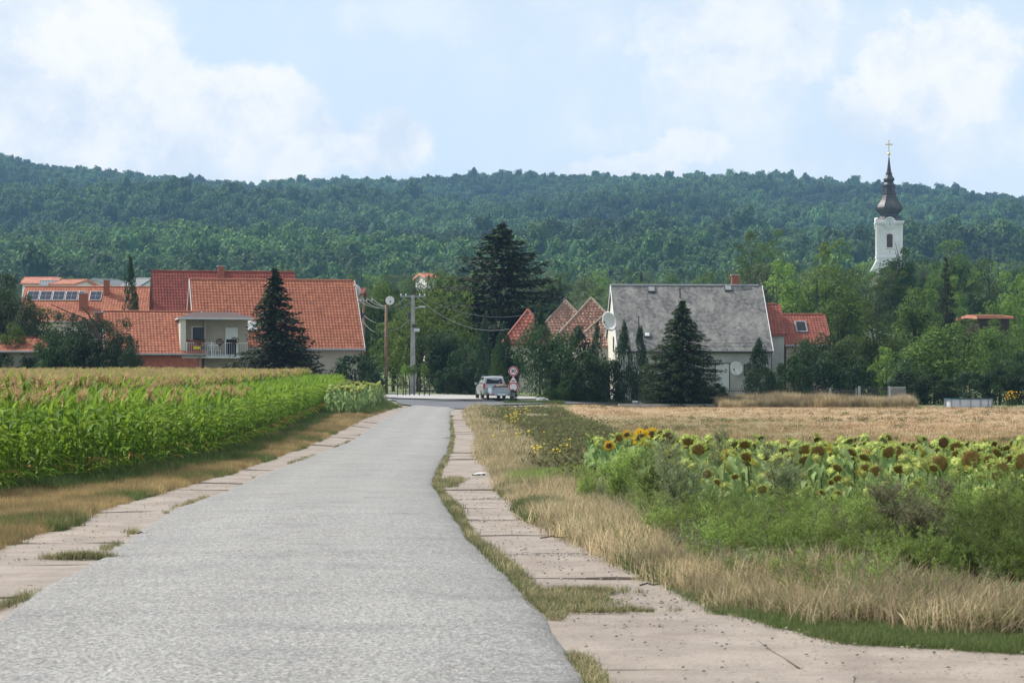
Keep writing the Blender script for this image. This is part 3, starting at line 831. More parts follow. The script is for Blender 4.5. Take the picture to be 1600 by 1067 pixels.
xy = field_pts(420, 16.0, 30, lambda d: vR(d) + .5, lambda d: weedL(d) + .4, 216, 1.2, lambda x, d, r_: (d > edgeD(x) + 2.2) & (nz(x, d, 1.3, 62) > .1))
C_lweed = proto_collection('lowfeather', [feather_low(i) for i in range(4)])
rand_scatter('low_feathery_weeds', xy, C_lweed, 4, .5, 1.0, 'small grey-green weeds scattered through the dry grass belt', 'weeds', seed=67, tiltmax=.2)
# bright green grass patch at px 860-960, row 740-770
bx, bd = ground_pt(885, 757)
r_ = np.random.default_rng(8); xy = np.column_stack([r_.normal(bx + .1, .42, 1700), r_.normal(bd, 2.2, 1700)])
C_bgreen = proto_collection('bright_tuft', [blades(40, .06, .10, .26, .008, .3, M['weed'], 190 + i) for i in range(3)])
rand_scatter('bright_green_grass', xy, C_bgreen, 3, .8, 1.3, 'patch of bright green grass between dry grass and low weeds', 'grass', seed=7)

# left verge
xy = field_pts(20000, 22, 140, lambda d: cornX(d) - .3, lambda d: vergeL(np.minimum(d, 138)) + .04, 206, 1.6)
xy = xy[xy[:, 1] < 138]
rand_scatter('rusty_dry_grass', xy, C_rust, 5, .38, .85, 'rusty dry grass strip between the corn and the left shoulder', 'dry grass', seed=8)
xy = field_pts(14000, 22, 90, lambda d: vergeL(d) - .75, lambda d: vergeL(d) + .05, 207, 1.6, lambda x, d, r_: nz(x, d, .9, 15) > .35)
rand_scatter('green_grass', xy, C_green, 5, .5, 1.0, 'green grass tufts edging the left concrete shoulder', 'grass', seed=9)
xy = field_pts(4500, 40, 140, lambda d: cornX(d) - .4, lambda d: cornX(d) + .7, 208, 1.4)
rand_scatter('green_weeds', xy, C_green, 5, .9, 1.8, 'green weeds at the foot of the corn rows', 'weeds', seed=10)
# grass in the shoulder joints and along the road edge
def joint_pts():
    P = []; r_ = np.random.default_rng(9)
    for k in range(4200):                       # ragged line on the road's right edge
        d = 12 * (125 / 12) ** r_.uniform(0, 1)
        if nz(np.array([d]), np.array([0.]), 1.3, 4)[0] > -.55: P.append((float(roadR(d)) + abs(r_.normal(.0, .045)), d))
    for k in range(900):
        d = 15 * (90 / 15) ** r_.uniform(0, 1)
        if nz(np.array([d]), np.array([0.]), 1.1, 14)[0] > .35: P.append((float(roadL(d)) - abs(r_.normal(.02, .04)), d))
    for (px, row, n, sx, sd_) in ((890, 948, 420, .16, .38), (930, 962, 200, .22, .05), (910, 932, 120, .18, .06), (125, 879, 200, .16, .05), (700, 757, 300, .14, 1.3), (800, 771, 150, .12, .4), (930, 848, 260, .12, .3),
                                  (30, 945, 50, .03, .5), (480, 718, 60, .05, 2.0)):
        gx, gd = ground_pt(px, row)
        P += [(gx + r_.normal(0, sx), gd + r_.normal(0, sd_)) for _ in range(n)]
    return np.array(P)


xy = joint_pts()
rand_scatter('joint_grass', xy, C_mix, 4, .3, .72, 'short grass growing in slab joints and along the road edge', 'grass', seed=11, zoff=.03)
# dirt and clods lying on the joints of the right shoulder
def pebble(seed, s=1):
    r_ = np.random.default_rng(seed); V = []
    mb = MB(); mb.lathe([(.3, 0), (1, .25), (.8, .7), (.25, .9)], 6)
    mb.v = [(v[0] * r_.uniform(.8, 1.2), v[1] * r_.uniform(.7, 1.2), v[2] * r_.uniform(.6, 1)) for v in mb.v]
    return mb.mesh('clod', mat('clod%d' % seed, (.10, .085, .07) if seed % 2 else (.42, .38, .33), 1, .2, 5))
C_clod = proto_collection('clod', [pebble(i) for i in range(4)])
r_ = np.random.default_rng(31); P = []
for (px, row, n, sx, sd_) in ((770, 783, 300, .28, .25), (745, 818, 120, .2, .2), (985, 872, 420, .35, .35), (860, 872, 160, .5, .1), (1080, 950, 90, .5, .5), (60, 880, 90, .5, .1), (243, 770, 40, .2, .2)):
    gx, gd = ground_pt(px, row); P += [(gx + r_.normal(0, sx), gd + r_.normal(0, sd_)) for _ in range(n)]
for k in range(1500):
    d = 12 * (50 / 12) ** r_.uniform(0, 1); a, b = float(roadR(d)), float(vergeR(d)); P.append((r_.uniform(a, min(b, a + 4)), d))
for k in range(500):
    d = 18 * (60 / 18) ** r_.uniform(0, 1); a, b = float(vergeL(d)), float(roadL(d)); P.append((r_.uniform(a, b), d))
xy = np.array(P); n = len(xy); s = r_.uniform(.004, .014, n)
scatter('loose_gravel', np.column_stack([xy, G(xy[:, 0], xy[:, 1]) + .036]), np.column_stack([np.zeros(n), np.zeros(n), r_.uniform(0, 6, n)]),
        np.column_stack([s, s, s * .8]), r_.integers(0, 4, n), C_clod, 'loose dark crumbs and gravel on the concrete shoulders', 'gravel')

# ---------------------------------------------------------------- feathery weeds
C_weed = proto_collection('weedp', [feather(300 + i, .70 + .07 * i, 6, 'weed', 1.15, .45) for i in range(5)] + [feather(310, .7, 5, 'sage', .9, .4, .04), feather(311, .75, 4, 'brownweed', .8, .5, .035)])
def wk(x, d, r_): return nz(x, d, 2.2, 17) > -1.1
xy = field_pts(1350, 17.8, 36, lambda d: np.minimum(weedL(d) + .15 + .25 * np.sin(d), np.maximum(vR(d) + .6, 1.5)), lambda d: .235 * d + .8, 211, 1.3, lambda x, d, r_: ((d < 27 + 2 * np.sin(x * 2)) | (x < sfL(d) + .4)) & ((d - edgeD(x) > 4.0 + nz(x, d, .8, 80)) & ((x > weedL(d)) | (d - edgeD(x) > 4.5))))
n = len(xy); r_ = np.random.default_rng(12)
idx = r_.choice(7, n, p=[.15, .14, .13, .12, .10, .20, .16])
hfac = np.interp(xy[:, 1], [17.5, 18.6, 21, 25, 28, 34], [.55, .9, 1.05, 1.0, .85, .8]) * np.clip(.75 + .2 * nz(xy[:, 0], xy[:, 1], 1.5, 19), .5, 1.15)
s = r_.uniform(.8, 1.1, n) * hfac
scatter('feathery_green_weeds', np.column_stack([xy, G(xy[:, 0], xy[:, 1])]), np.column_stack([r_.normal(0, .12, n), r_.normal(0, .12, n) - .08, r_.uniform(0, 6.28, n)]),
        np.column_stack([s, s, s]), idx, C_weed, 'feathery green weeds in front of the sunflowers', 'weeds')
# individual big weeds one can point to
def weed_thing(px, row_base, row_top, m, label, seed, spread=.45, dens=1.0, leafl=.045):
    gx, gd = ground_pt(px, row_base); hh = (row_base - row_top) / FPX * gd
    me = feather(seed, hh, 7, m, dens, spread, leafl)
    o = link('tall_weed', me, None, (gx, gd, Gf(gx, gd))); return tag(o, label, 'weed', 'tall weeds before the sunflower plot')


weed_thing(1440, 925, 745, 'brownweed', 'large grey-brown branching weed with dark stems, lower right by the grass', 401, .8, 2.4, .045)
weed_thing(1340, 905, 790, 'brownweed', 'low grey-brown weed leaning left beside the large branching weed', 402, .9, 1.8, .04)
weed_thing(1135, 800, 672, 'sage', 'silvery feathery weed standing in front of the sunflowers at their left', 403, .45, 2.3, .055)
weed_thing(1070, 845, 690, 'sage', 'pale sage weed between the yellow sunflowers and the dry grass', 404, .5, 2.0, .055)
weed_thing(965, 795, 690, 'weed', 'bright green leafy weed at the left corner of the sunflower plot', 405, .55, 1.7, .06)
weed_thing(1020, 810, 700, 'weed', 'green bushy weed under the fresh yellow sunflower heads', 406, .55, 1.5, .06)
weed_thing(1225, 840, 690, 'sage', 'grey-green feathery weed in front of the left ochre sunflower heads', 408, .45, 2.0, .055)
weed_thing(1550, 905, 735, 'weed', 'tall green weed at the right edge before the sunflowers', 407, .5, 1.4, .06)
# straw stalks lying and standing
for (px, row, lb) in ((1100, 880, 'bunch of broken pale straw stalks beside the green grass edge'), (1180, 880, 'bleached broken stalks in front of the green feathery weeds'), (1350, 915, 'few dry stalks standing left of the large branching weed')):
    gx, gd = ground_pt(px, row); root = empty('straw_clump', (gx, gd, Gf(gx, gd)), 0, lb, 'straw', 'broken straw stalks'); r_ = np.random.default_rng(px)
    for k in range(10 if px == 1100 else 6):
        a = r_.uniform(0, 6.28); h = r_.uniform(.16, .42); l = r_.uniform(.1, .9); b_ = Vector((r_.normal(0, .12), r_.normal(0, .1), 0))
        MB().tube([b_, b_ + Vector((math.cos(a) * l * h * .5, math.sin(a) * l * h * .5, h * .6)), b_ + Vector((math.cos(a) * l * h, math.sin(a) * l * h, h))], [.006, .005, .003], 4, cap=False).build('stalk', M['strawpale'], root)

# low weeds on the field and stubble
def low_weed(seed, m, hh=.14):
    r_ = np.random.default_rng(seed); n = 46; Cs = np.column_stack([r_.normal(0, .12, n), r_.normal(0, .12, n), np.abs(r_.normal(hh * .6, hh * .4, n))])
    P, F = leaf_quads(Cs, r_.normal(0, 1, (n, 3)) + [0, 0, 1], r_.normal(0, 1, (n, 3)), .035, .07 * r_.uniform(.6, 1.4, n)); return npmesh('low_weed', P, F, M[m], tint=r_.uniform(0, .9, n))
C_low = proto_collection('loww', [low_weed(500 + i, 'lowweed') for i in range(4)] + [low_weed(505, 'green'), low_weed(506, 'olive')])
xy = field_pts(9000, 38, 140, lambda d: np.interp(d, [38, 50, 100, 140], [.9, .8, -1.0, -2.2]), lambda d: np.interp(d, [38, 48, 60, 80, 140], [2.2, 3.2, 4.6, 4.5, 3]), 212, 1.7,
               lambda x, d, r_: nz(x, d, 1.6, 23) > -.35)
rand_scatter('low_weeds', xy, C_low, 6, .8, 1.6, 'low olive weeds on the field beside the right shoulder', 'weeds', seed=13)
xy = field_pts(14000, 50, 158, lambda d: d * 0 + 2.5, lambda d: .235 * d + 3, 213, 1.5,
               lambda x, d, r_: fbm(x / 7, d / 2.6, 12) + .35 * fbm(x / 14, d / 9, 13) + r_.normal(0, .3, len(x)) > .55)
rand_scatter('stubble_weeds', xy, C_low, 6, .5, 1.1, 'thin green weed bands growing in the golden stubble field', 'weeds', seed=14)
C_stub = proto_collection('stub', [blades(16, .16, .05, .13, .010, .2, M['stubble'], 520 + i, segs=1) for i in range(4)])
xy = field_pts(16000, 48, 162, lambda d: d * 0 + 2.2, lambda d: .235 * d + 3, 214, 1.6)
rand_scatter('stubble', xy, C_stub, 4, .9, 1.5, 'golden cut stubble covering the field behind the sunflowers', 'stubble', seed=15)
def yflower():
    mb = MB(); mb.lathe([(.001, .0), (.02, .006), (.018, .018), (.004, .022)], 6, (0, 0, .22)); mb.tube([(0, 0, 0), (0, 0, .22)], .002, 3); return mb.mesh('yellow_flower', M['yellow'])
C_yf = proto_collection('yf', [yflower()])
P = []; r_ = np.random.default_rng(41)
for (px, row, n, sx, sd_) in ((806, 662, 45, .45, 7), (818, 690, 12, .6, 5), (850, 725, 10, .25, 1.5), (880, 720, 5, .3, 1), (840, 705, 8, .8, 6)):
    gx, gd = ground_pt(px, row); P += [(gx + r_.normal(0, sx), gd + r_.normal(0, sd_)) for _ in range(n)]
rand_scatter('yellow_wildflowers', np.array(P), C_yf, 1, 1.3, 2.2, 'small yellow wildflowers among the low weeds', 'flowers', seed=16)
# ---------------------------------------------------------------- wooded hills
def forest_crown(seed, n=400, conif=False):
    r_ = np.random.default_rng(seed); Cs, Ns = [], []
    k = 13
    for i in range(k):
        a = r_.uniform(0, 6.28); el = r_.uniform(-.15, 1.0) if not conif else r_.uniform(-.3, 1)
        c_ = np.array([math.cos(a) * math.cos(el), math.sin(a) * math.cos(el), math.sin(el) * 1.0]) * r_.uniform(.35, .72)
        rr = r_.uniform(.22, .40); m = n // k
        v = norm(r_.normal(0, 1, (m, 3)) + [0, 0, .35]); Cs.append(c_ + v * rr); Ns.append(v + r_.normal(0, .35, (m, 3)))
    Cs, Ns = np.concatenate(Cs), np.concatenate(Ns)
    Cs = Cs * [1, 1, 1.15] + [0, 0, 1.0]
    P, F = leaf_quads(Cs, Ns, r_.normal(0, 1, Cs.shape), r_.uniform(.12, .22, len(Cs)), r_.uniform(.18, .30, len(Cs)))
    # closed inner body so the crown is not see-through
    mb = MB(); mb.lathe([(.05, .15), (.5, .4), (.68, .9), (.55, 1.4), (.1, 1.75)], 8)
    mb.v = [(v[0] * r_.uniform(.85, 1.1), v[1] * r_.uniform(.85, 1.1), v[2]) for v in mb.v]
    Q = [f for f in mb.f if len(f) == 4]
    V = np.concatenate([np.array(mb.v), P]); Fa = np.concatenate([np.array(Q), F + len(mb.v)])
    return npmesh('forest_crown', V, Fa, M['forest'], tint=np.concatenate([np.full(len(Q), .05), r_.uniform(0, .92, len(F))]))


C_for = proto_collection('forestp', [forest_crown(600 + i) for i in range(6)])
r_ = np.random.default_rng(61); P = []; S = []; I = []
d = 735.0
while d < 2420:
    sp = 6.2 if d < 1200 else 7.2
    xm = .235 * d + 60
    xs_ = np.arange(-xm, xm, sp) + r_.uniform(-2.6, 2.6, len(np.arange(-xm, xm, sp)))
    ds_ = d + r_.uniform(-3.2, 3.2, len(xs_))
    P.append(np.column_stack([xs_, ds_])); d += sp * (.95 if d < 1200 else 1.02)
P = np.concatenate(P); n = len(P)
kind_ = fbm(P[:, 0] / 90, P[:, 1] / 120, 71)
sz = 4.4 + .9 * kind_ + r_.normal(0, .8, n); sz = np.where(r_.uniform(0, 1, n) < .08, sz * 1.25, sz); sz = np.clip(sz, 2.0, 7.2)
Z = G(P[:, 0], P[:, 1]); hz = sz * r_.uniform(.8, 1.35, n) 
scatter('forest', np.column_stack([P, Z + hz * .55]), np.column_stack([np.zeros(n), np.zeros(n), r_.uniform(0, 6.28, n)]),
        np.column_stack([sz, sz, hz]), r_.integers(0, 6, n), C_for, 'dense green broadleaf forest covering the hills', 'forest')

# ---------------------------------------------------------------- trees
def add_clump(Cs, Ns, c_, rr, m, r_, upb=.3, jit=.35):
    v = norm(r_.normal(0, 1, (m, 3)) + [0, 0, upb]); Cs.append(np.asarray(c_) + v * rr * r_.uniform(.75, 1.05, (m, 1))); Ns.append(v + r_.normal(0, jit, (m, 3)))


def broad_meshes(seed, m, nc=34, per=110, leaf=.30, loose=0.0, asp=1.0):
    """crown of unit half-width 1 and height 2*asp, made of round leafy clumps; trunk and limbs inside"""
    r_ = np.random.default_rng(seed); Cs, Ns = [], []; cen = []; H_ = 2.0 * asp
    nc = int(nc * (.55 + .45 * asp)); per = int(per * 1.25)
    lobes = [(r_.normal(0, .16, 2), .5 * H_, .70)] + [(np.array([math.cos(a), math.sin(a)]) * r_.uniform(.25, .5), H_ * r_.uniform(.22, .74), r_.uniform(.42, .62)) for a in r_.uniform(0, 6.28, int(3 + 3 * asp))] + [(r_.normal(0, .12, 2), H_ - .52, .5)]
    for i in range(nc):
        lb = lobes[i % len(lobes)]; v = norm(r_.normal(0, 1, 3) + [0, 0, .15]); q_ = lb[2] * r_.uniform(.62, 1.0 + loose * .25)
        c_ = np.array([lb[0][0] + v[0] * q_, lb[0][1] + v[1] * q_, lb[1] + v[2] * q_ * (1.0 if asp < 1.3 else 1.25)])
        rxy = math.hypot(c_[0], c_[1]); 
        if rxy > .84: c_[:2] *= .84 / rxy
        rr = r_.uniform(.16, .32 - loose * .1); c_[2] = min(max(c_[2], .12), H_ - rr * .9)
        cen.append(c_); add_clump(Cs, Ns, c_, rr, per, r_, .35, .45)
    for i in range(int(nc * .45)):
        c_ = np.array([r_.normal(0, .26), r_.normal(0, .26), r_.uniform(.15, H_ - .5)]); add_clump(Cs, Ns, c_, .36, per // 2, r_)
    Cs, Ns = np.concatenate(Cs), np.concatenate(Ns); Cs = Cs + r_.normal(0, .018, Cs.shape)
    P, F = leaf_quads(Cs, Ns, r_.normal(0, 1, Cs.shape), leaf * .15 * r_.uniform(.7, 1.4, len(Cs)), leaf * .23 * r_.uniform(.7, 1.4, len(Cs)))
    P[:, 2] *= 1.0 / asp
    cr = npmesh('crown', P, F, M[m], tint=r_.uniform(0, .92, len(F)))
    mb = MB(); mb.tube([(0, 0, -.6), (.02, 0, .2), (0, .03, .7), (.02, 0, 1.2)], [.085, .07, .05, .02], 7)
    for c_ in cen[:9]: mb.tube([(0, 0, .3 + .3 * r_.uniform()), (c_[0] * .5, c_[1] * .5, c_[2] * .85 / asp), (c_[0], c_[1], c_[2] / asp)], [.035, .02, .008], 5)
    return cr, mb.mesh('trunk', M['bark'], True)


ASP = {0: 1.0, 1: 1.55, 2: 2.3}
_bc = {}
BK = {'broad': ('broad', 34, 120, .30, 0), 'bright': ('broad_bright', 32, 120, .30, 0), 'dark': ('broad_dark', 34, 120, .30, 0), 'silver': ('silver', 28, 100, .30, 0), 'poplar': ('broad', 40, 90, .26, 1.0), 'pine': ('spruce', 44, 130, .24, .3)}
def broad_pick(kind, asp, i):
    k = 0 if asp < 1.25 else (1 if asp < 1.9 else 2); v = i % (3 if kind in ('broad', 'dark') else 2); key = (kind, k, v)
    if key not in _bc: m, nc, per, lf, lo = BK[kind]; _bc[key] = broad_meshes(700 + sum(map(ord, kind)) + 17 * k + v, m, nc, per, lf, lo, ASP[k])
    return _bc[key]


def conifer_meshes(seed, m, levels=26, nb=11, droop=.25, taper=1.0, irregular=.2, dens=1.0, up=0.0, w=.10, plateau=1.0):
    """unit: half-width 1 at base, height 2"""
    r_ = np.random.default_rng(seed); Cs, Ts, Ns = [], [], []; mb = MB()
    mb.tube([(0, 0, -.12), (0, 0, 1), (0, 0, 1.96)], [.05, .03, .006], 7)
    for i in range(levels):
        u = (i + .5) / levels; z0 = .06 + 1.86 * u
        R0 = min(1.0, (1 - u) / plateau) ** taper + .03
        for b in range(max(5, int(nb * (1.1 - .5 * u)))):
            a = r_.uniform(0, 6.28); L = R0 * r_.uniform(1 - irregular, 1.06) if r_.uniform() > .12 else R0 * .55
            L = max(L, .05)
            dr = droop * r_.uniform(.5, 1.4)
            def pt(t_): return np.array([math.cos(a) * L * t_, math.sin(a) * L * t_, z0 - dr * L * t_ * (1.2 - .75 * t_) + up * L * t_])
            if L > .3: mb.tube([pt(0), pt(.5), pt(.95)], [.012, .008, .003], 3, cap=False)
            nsp = int((10 + 26 * L) * dens)
            tt = r_.uniform(.12, 1.0, nsp) ** .8
            for t_ in tt:
                p = pt(t_); sd_ = np.array([-math.sin(a), math.cos(a), 0]) * r_.normal(0, .13 * L * (1.15 - t_) + .015)
                o_ = np.array([math.cos(a), math.sin(a), -.2]) + sd_ * 4 + r_.normal(0, .3, 3)
                Cs.append(p + sd_ + [0, 0, r_.normal(-.012, .016)]); Ts.append(o_); Ns.append([r_.normal(0, .35), r_.normal(0, .35), 1])
    Cs, Ts, Ns = np.array(Cs), np.array(Ts), np.array(Ns)
    P, F = leaf_quads(Cs, Ns, Ts, w * .42 * r_.uniform(.6, 1.3, len(Cs)), w * r_.uniform(.6, 1.4, len(Cs)))
    return npmesh('crown', P, F, M[m], tint=r_.uniform(0, .92, len(F))), mb.mesh('trunk', M['bark'], True)


def thuja_meshes(seed, m, n=4200, bush=False):
    """dense conical / flame shaped evergreen"""
    r_ = np.random.default_rng(seed)
    Cs, Ns = [], []
    nc = 70
    for i in range(nc):
        u = r_.uniform(0.0, 1) ** (1.1); a = r_.uniform(0, 6.28)
        rad = (1 - u) ** .62 * (.55 + .45 * min(1, u * 5)) if not bush else math.sqrt(max(0.02, 1 - (2 * u * .9 - .75) ** 2)) * .85
        rr = .10 + .13 * (1 - u * .6)
        q_ = r_.uniform(.6, .95); m_ = n // nc
        v = norm(r_.normal(0, 1, (m_, 3)) + [0, 0, .2]) * [1, 1, 1.5]
        Cs.append(np.array([math.cos(a) * rad * q_, math.sin(a) * rad * q_, .08 + 1.8 * u]) + v * rr * r_.uniform(.8, 1.05, (m_, 1))); Ns.append(v + r_.normal(0, .4, (m_, 3)))
    Cs, Ns = np.concatenate(Cs), np.concatenate(Ns)
    T = np.column_stack([r_.normal(0, .4, len(Cs)), r_.normal(0, .4, len(Cs)), np.ones(len(Cs))])
    P, F = leaf_quads(Cs, Ns, T, .05 * r_.uniform(.7, 1.4, len(Cs)), .09 * r_.uniform(.6, 1.4, len(Cs)))
    mb = MB(); mb.tube([(0, 0, -.1), (0, 0, 1.3)], [.06, .02], 6); mb.tube([(0, 0, .1), (.2, .1, .8)], [.04, .015], 5)
    return npmesh('crown', P, F, M[m], tint=r_.uniform(0, .92, len(F))), mb.mesh('trunk', M['bark'])


TREES = {
    'spruce': [conifer_meshes(750, 'spruce', 34, 15, .30, .95, .28, 1.2, plateau=.72), conifer_meshes(751, 'spruce', 26, 12, .22, .8, .28, 1.0, plateau=.8)],
    'fir': [conifer_meshes(755, 'spruce', 30, 16, .14, .85, .42, 1.3, up=.06, w=.10, plateau=.42)],
    'linden': [conifer_meshes(757, 'broad_dark', 32, 18, .25, .9, .26, 1.5, w=.085, plateau=.62)],
    'thuja': [thuja_meshes(765 + i, 'thuja') for i in range(3)],
    'thujab': [thuja_meshes(770, 'thuja_bright')],
    'bush': [thuja_meshes(775, 'thuja', 5200, True), thuja_meshes(776, 'broad_dark', 5200, True)],
}
_tc = {}


TREES.update({k_: [broad_pick(k_, 1.0, i_) for i_ in range(3)] for k_ in ('bright', 'broad', 'dark')})


def tree(px, top, wid, d, kind, label, cat='tree', group=None, base=None, name=None, dz=0.0):
    """tree whose crown spans wid px at distance d, top at row top"""
    x = at(px, d); g = Gf(x, d) if base is None else base; ztop = zat(top, d); H = max(1.0, ztop - g)
    hw = wid / 2 / FPX * d
    i = _tc.get(kind, 0); _tc[kind] = i + 1
    asp_ = H / (2 * hw)
    cr, tk = broad_pick(kind, asp_, i) if kind in BK else TREES[kind][i % len(TREES[kind])]
    nm = name or {'spruce': 'spruce_tree', 'fir': 'fir_tree', 'thuja': 'cypress_tree', 'thujab': 'cypress_tree', 'bush': 'bush', 'pine': 'pine_tree', 'poplar': 'poplar_tree'}.get(kind, 'broadleaf_tree')
    r0 = empty(nm, (x, d, g), random.uniform(0, 6.28), label, cat, group)
    if kind in ('broad', 'bright', 'dark', 'silver', 'poplar', 'pine'):
        ch = min(H, hw * 3.2 if kind != 'poplar' else H * .8); ch = max(ch, H * (.72 if d > 290 else 1.02)); zs = ch / 2.0; z0 = H - ch + .02
        sc = (hw, hw, zs); o1 = link('crown', cr, r0, (0, 0, z0), None, sc)
        o2 = link('trunk', tk, r0, (0, 0, z0), None, (hw, hw, max(zs, z0 / .55)))
    else:
        sc = (hw, hw, H / 2.0); link('crown', cr, r0, None, None, sc); link('trunk', tk, r0, None, None, sc)
    return r0


# far treeline of the village: labels by what they stand behind
def behind(px):
    for a, b, s_ in ((-999, 130, 'beyond the solar-panel roof'), (130, 250, 'beyond the pale village roofs'), (250, 460, 'beyond the dark red roof'), (460, 600, 'beyond the wooden poles'),
                     (600, 720, 'behind the grey concrete pole'), (720, 850, 'behind the great fir'), (850, 950, 'behind the two mossy tile roofs'), (950, 1200, 'behind the grey slate roof'), (1200, 1370, 'left of the church tower'), (1370, 9999, 'right of the church tower')):
        if px < b: return s_
FT = []
r_ = random.Random(5)
kd = {'broad': 'mid-green round tree', 'bright': 'light green round tree', 'dark': 'dark green tree', 'silver': 'pale grey-green tree', 'spruce': 'small dark conifer', 'poplar': 'loose tall tree'}
for layer, (dd_, top0, top1) in enumerate(((620, 418, 432), (500, 422, 438), (400, 428, 446), (310, 438, 462))):
    px = -40 + layer * 17
    while px < 1660:
        k_ = r_.choices(['broad', 'bright', 'dark', 'silver', 'spruce'], [5, 2.5, 2, 2, .5])[0]
        top = r_.uniform(top0, top1)
        if px < 260 and layer > 1: px += 60; continue          # roofs stand here
        if px < 260: top += 14
        if px > 1190: top -= 14
        wd = r_.uniform(44, 78) if k_ != 'spruce' else 22
        FT.append((px, kd[k_], behind(px), layer, tree(px, top, wd, dd_ + r_.uniform(-35, 35), k_, 'x', group='trees of the distant treeline')))
        px += wd * r_.uniform(.55, .8)

ORD = ['first', 'second', 'third', 'fourth', 'fifth', 'sixth', 'seventh', 'eighth', 'ninth', 'tenth', 'eleventh', 'twelfth', 'thirteenth', 'fourteenth', 'fifteenth']
LN = ['farthest line', 'third line', 'second line', 'nearest line']
seen_ = {}
for (px, kk, bh, ly, o) in sorted(FT, key=lambda a: a[0]): seen_.setdefault((kk, bh, ly), []).append(o)
for (kk, bh, ly), os_ in seen_.items():
    for i, o in enumerate(os_): o['label'] = '%s %s, %s%s' % (kk, bh, (ORD[i] + ' from left, ') if len(os_) > 1 else '', LN[ly])
GT = 'trees'
for a in (
    # right background slope
    (1170, 362, 70, 330, 'poplar', 'tall loose tree with two tops rising above the grey roof chimney'),
    (1204, 360, 70, 335, 'poplar', 'tall loose tree just right of its twin, above the red annex'),
    (1195, 412, 110, 300, 'silver', 'pale light-leaved tree under the two tall loose trees'),
    (1292, 376, 120, 290, 'bright', 'bright yellow-green round tree left of the church tower'),
    (1240, 404, 110, 270, 'bright', 'bright tree above the red annex roof'),
    (1345, 420, 90, 300, 'broad', 'mid-green tree directly left of the church tower foot'),
    (1400, 392, 78, 300, 'dark', 'dark round tree hiding the foot of the church tower'),
    (1410, 388, 62, 296, 'dark', 'dense dark tree covering the right half of the church tower foot'),
    (1392, 418, 70, 292, 'broad', 'mid-green tree standing lowest in front of the church'),
    (1445, 404, 80, 310, 'dark', 'dark tree right of the church tower foot'),
    (1492, 376, 92, 330, 'broad', 'highest round tree right of the church tower'),
    (1478, 392, 62, 235, 'spruce', 'tall dark conifer above the big bush at the right'),
    (1550, 406, 90, 330, 'broad', 'grey-green tree before the hill at the right'),
    (1596, 424, 90, 262, 'bright', 'bright green tree at the right edge of the picture'),
    (1548, 470, 90, 240, 'broad', 'green tree above the small pinkish roof at the right'),
    (1430, 452, 110, 230, 'broad', 'mid-green tree between church tower and big bush'),
    (1370, 468, 110, 215, 'broad', 'spreading green tree behind the red annex, right part'),
    (1310, 446, 120, 228, 'broad', 'wide green tree behind the red annex and skylight'),
    (1248, 446, 100, 240, 'broad', 'green tree rising behind the red annex ridge'),
    (1555, 500, 110, 205, 'broad', 'broad green tree at the right edge behind the pool'),
    # right middle
    (1480, 505, 180, 178, 'broad', 'big broad green tree behind the round pool'),
    (1585, 545, 110, 174, 'dark', 'dark tree at the right edge beside the flower bush'),
    (1385, 540, 70, 180, 'bright', 'bright green leafy tree behind the iron gate'),
    (1420, 560, 90, 174, 'dark', 'dark shrubby tree behind the stone gate wall'),
    (1310, 520, 110, 176, 'dark', 'dark tree in front of the red annex, right side'),
    (1262, 528, 90, 173, 'dark', 'dark tree in front of the annex skylight'),
    # centre
    (700, 425, 150, 215, 'broad', 'big leafy tree left of the great fir'),
    (655, 452, 110, 200, 'bright', 'yellow-green tree behind the concrete pole'),
    (718, 455, 100, 196, 'broad', 'green tree between concrete pole and great fir'),
    (590, 438, 90, 235, 'broad', 'green tree behind the two wooden poles'),
    (615, 505, 80, 205, 'broad', 'lower green tree between the wooden and concrete poles'),
    (690, 515, 110, 192, 'dark', 'dark spreading tree over the pavement behind the car'),
    (735, 540, 90, 188, 'dark', 'dark tree just left of the car'),
    (872, 424, 62, 270, 'dark', 'dark tree behind the mossy roofs, right of the great fir'),
    (912, 428, 70, 300, 'silver', 'pale tree above the second mossy roof'),
    # left
    (12, 430, 70, 186, 'dark', 'dark tree at the left edge of the picture'),
    (48, 462, 55, 182, 'dark', 'dark tree left of the solar panels'),
    (78, 482, 100, 176, 'broad', 'mid-green tree in front of the solar-panel roof'),
    (15, 505, 80, 172, 'broad', 'lower green tree at the left edge'),
    (90, 520, 90, 168, 'dark', 'dark dense tree below the solar panels'),
):
    tree(*a)
for a in ((665, 436, 44, 325, 'broad', 'green tree hiding the house under the tiny red roof tip'), (650, 434, 44, 322, 'broad', 'green tree left of the tiny red roof tip'), (684, 432, 46, 320, 'broad', 'green tree right of the tiny red roof tip'), (1522, 499, 84, 226, 'broad', 'green tree hiding the walls under the pinkish roof'), (1566, 499, 80, 224, 'broad', 'green tree right of the pinkish roof'),
          (806, 529, 56, 182, 'dark', 'dark tree under the red hipped roof behind the signs'), (560, 468, 60, 215, 'broad', 'green tree behind the farther wooden pole')): tree(*a)
BG = [(20, 540, 90, 'at the far left edge'), (66, 552, 80, 'under the solar-panel house'), (118, 545, 90, 'left of the drooping pine'), (165, 548, 80, 'at the foot of the drooping pine'), (205, 562, 50, 'beside the brick wall'),
      (1195, 575, 70, 'below the grey annex wall'), (1285, 560, 90, 'in front of the annex, right part'), (1345, 572, 70, 'behind the iron gate'), (1420, 580, 90, 'behind the red bucket'), (1460, 585, 80, 'left behind the pool'), (1515, 580, 90, 'right behind the pool'), (1562, 575, 70, 'behind the flower bush'), (1610, 580, 90, 'at the right picture edge'),
      (700, 575, 60, 'behind the brown fence'), (738, 572, 60, 'left of the car roof'), (580, 575, 60, 'left of the near wooden pole'), (1010, 580, 60, 'behind the iron picket fence'), (1085, 590, 60, 'under the cone-shaped tree')]
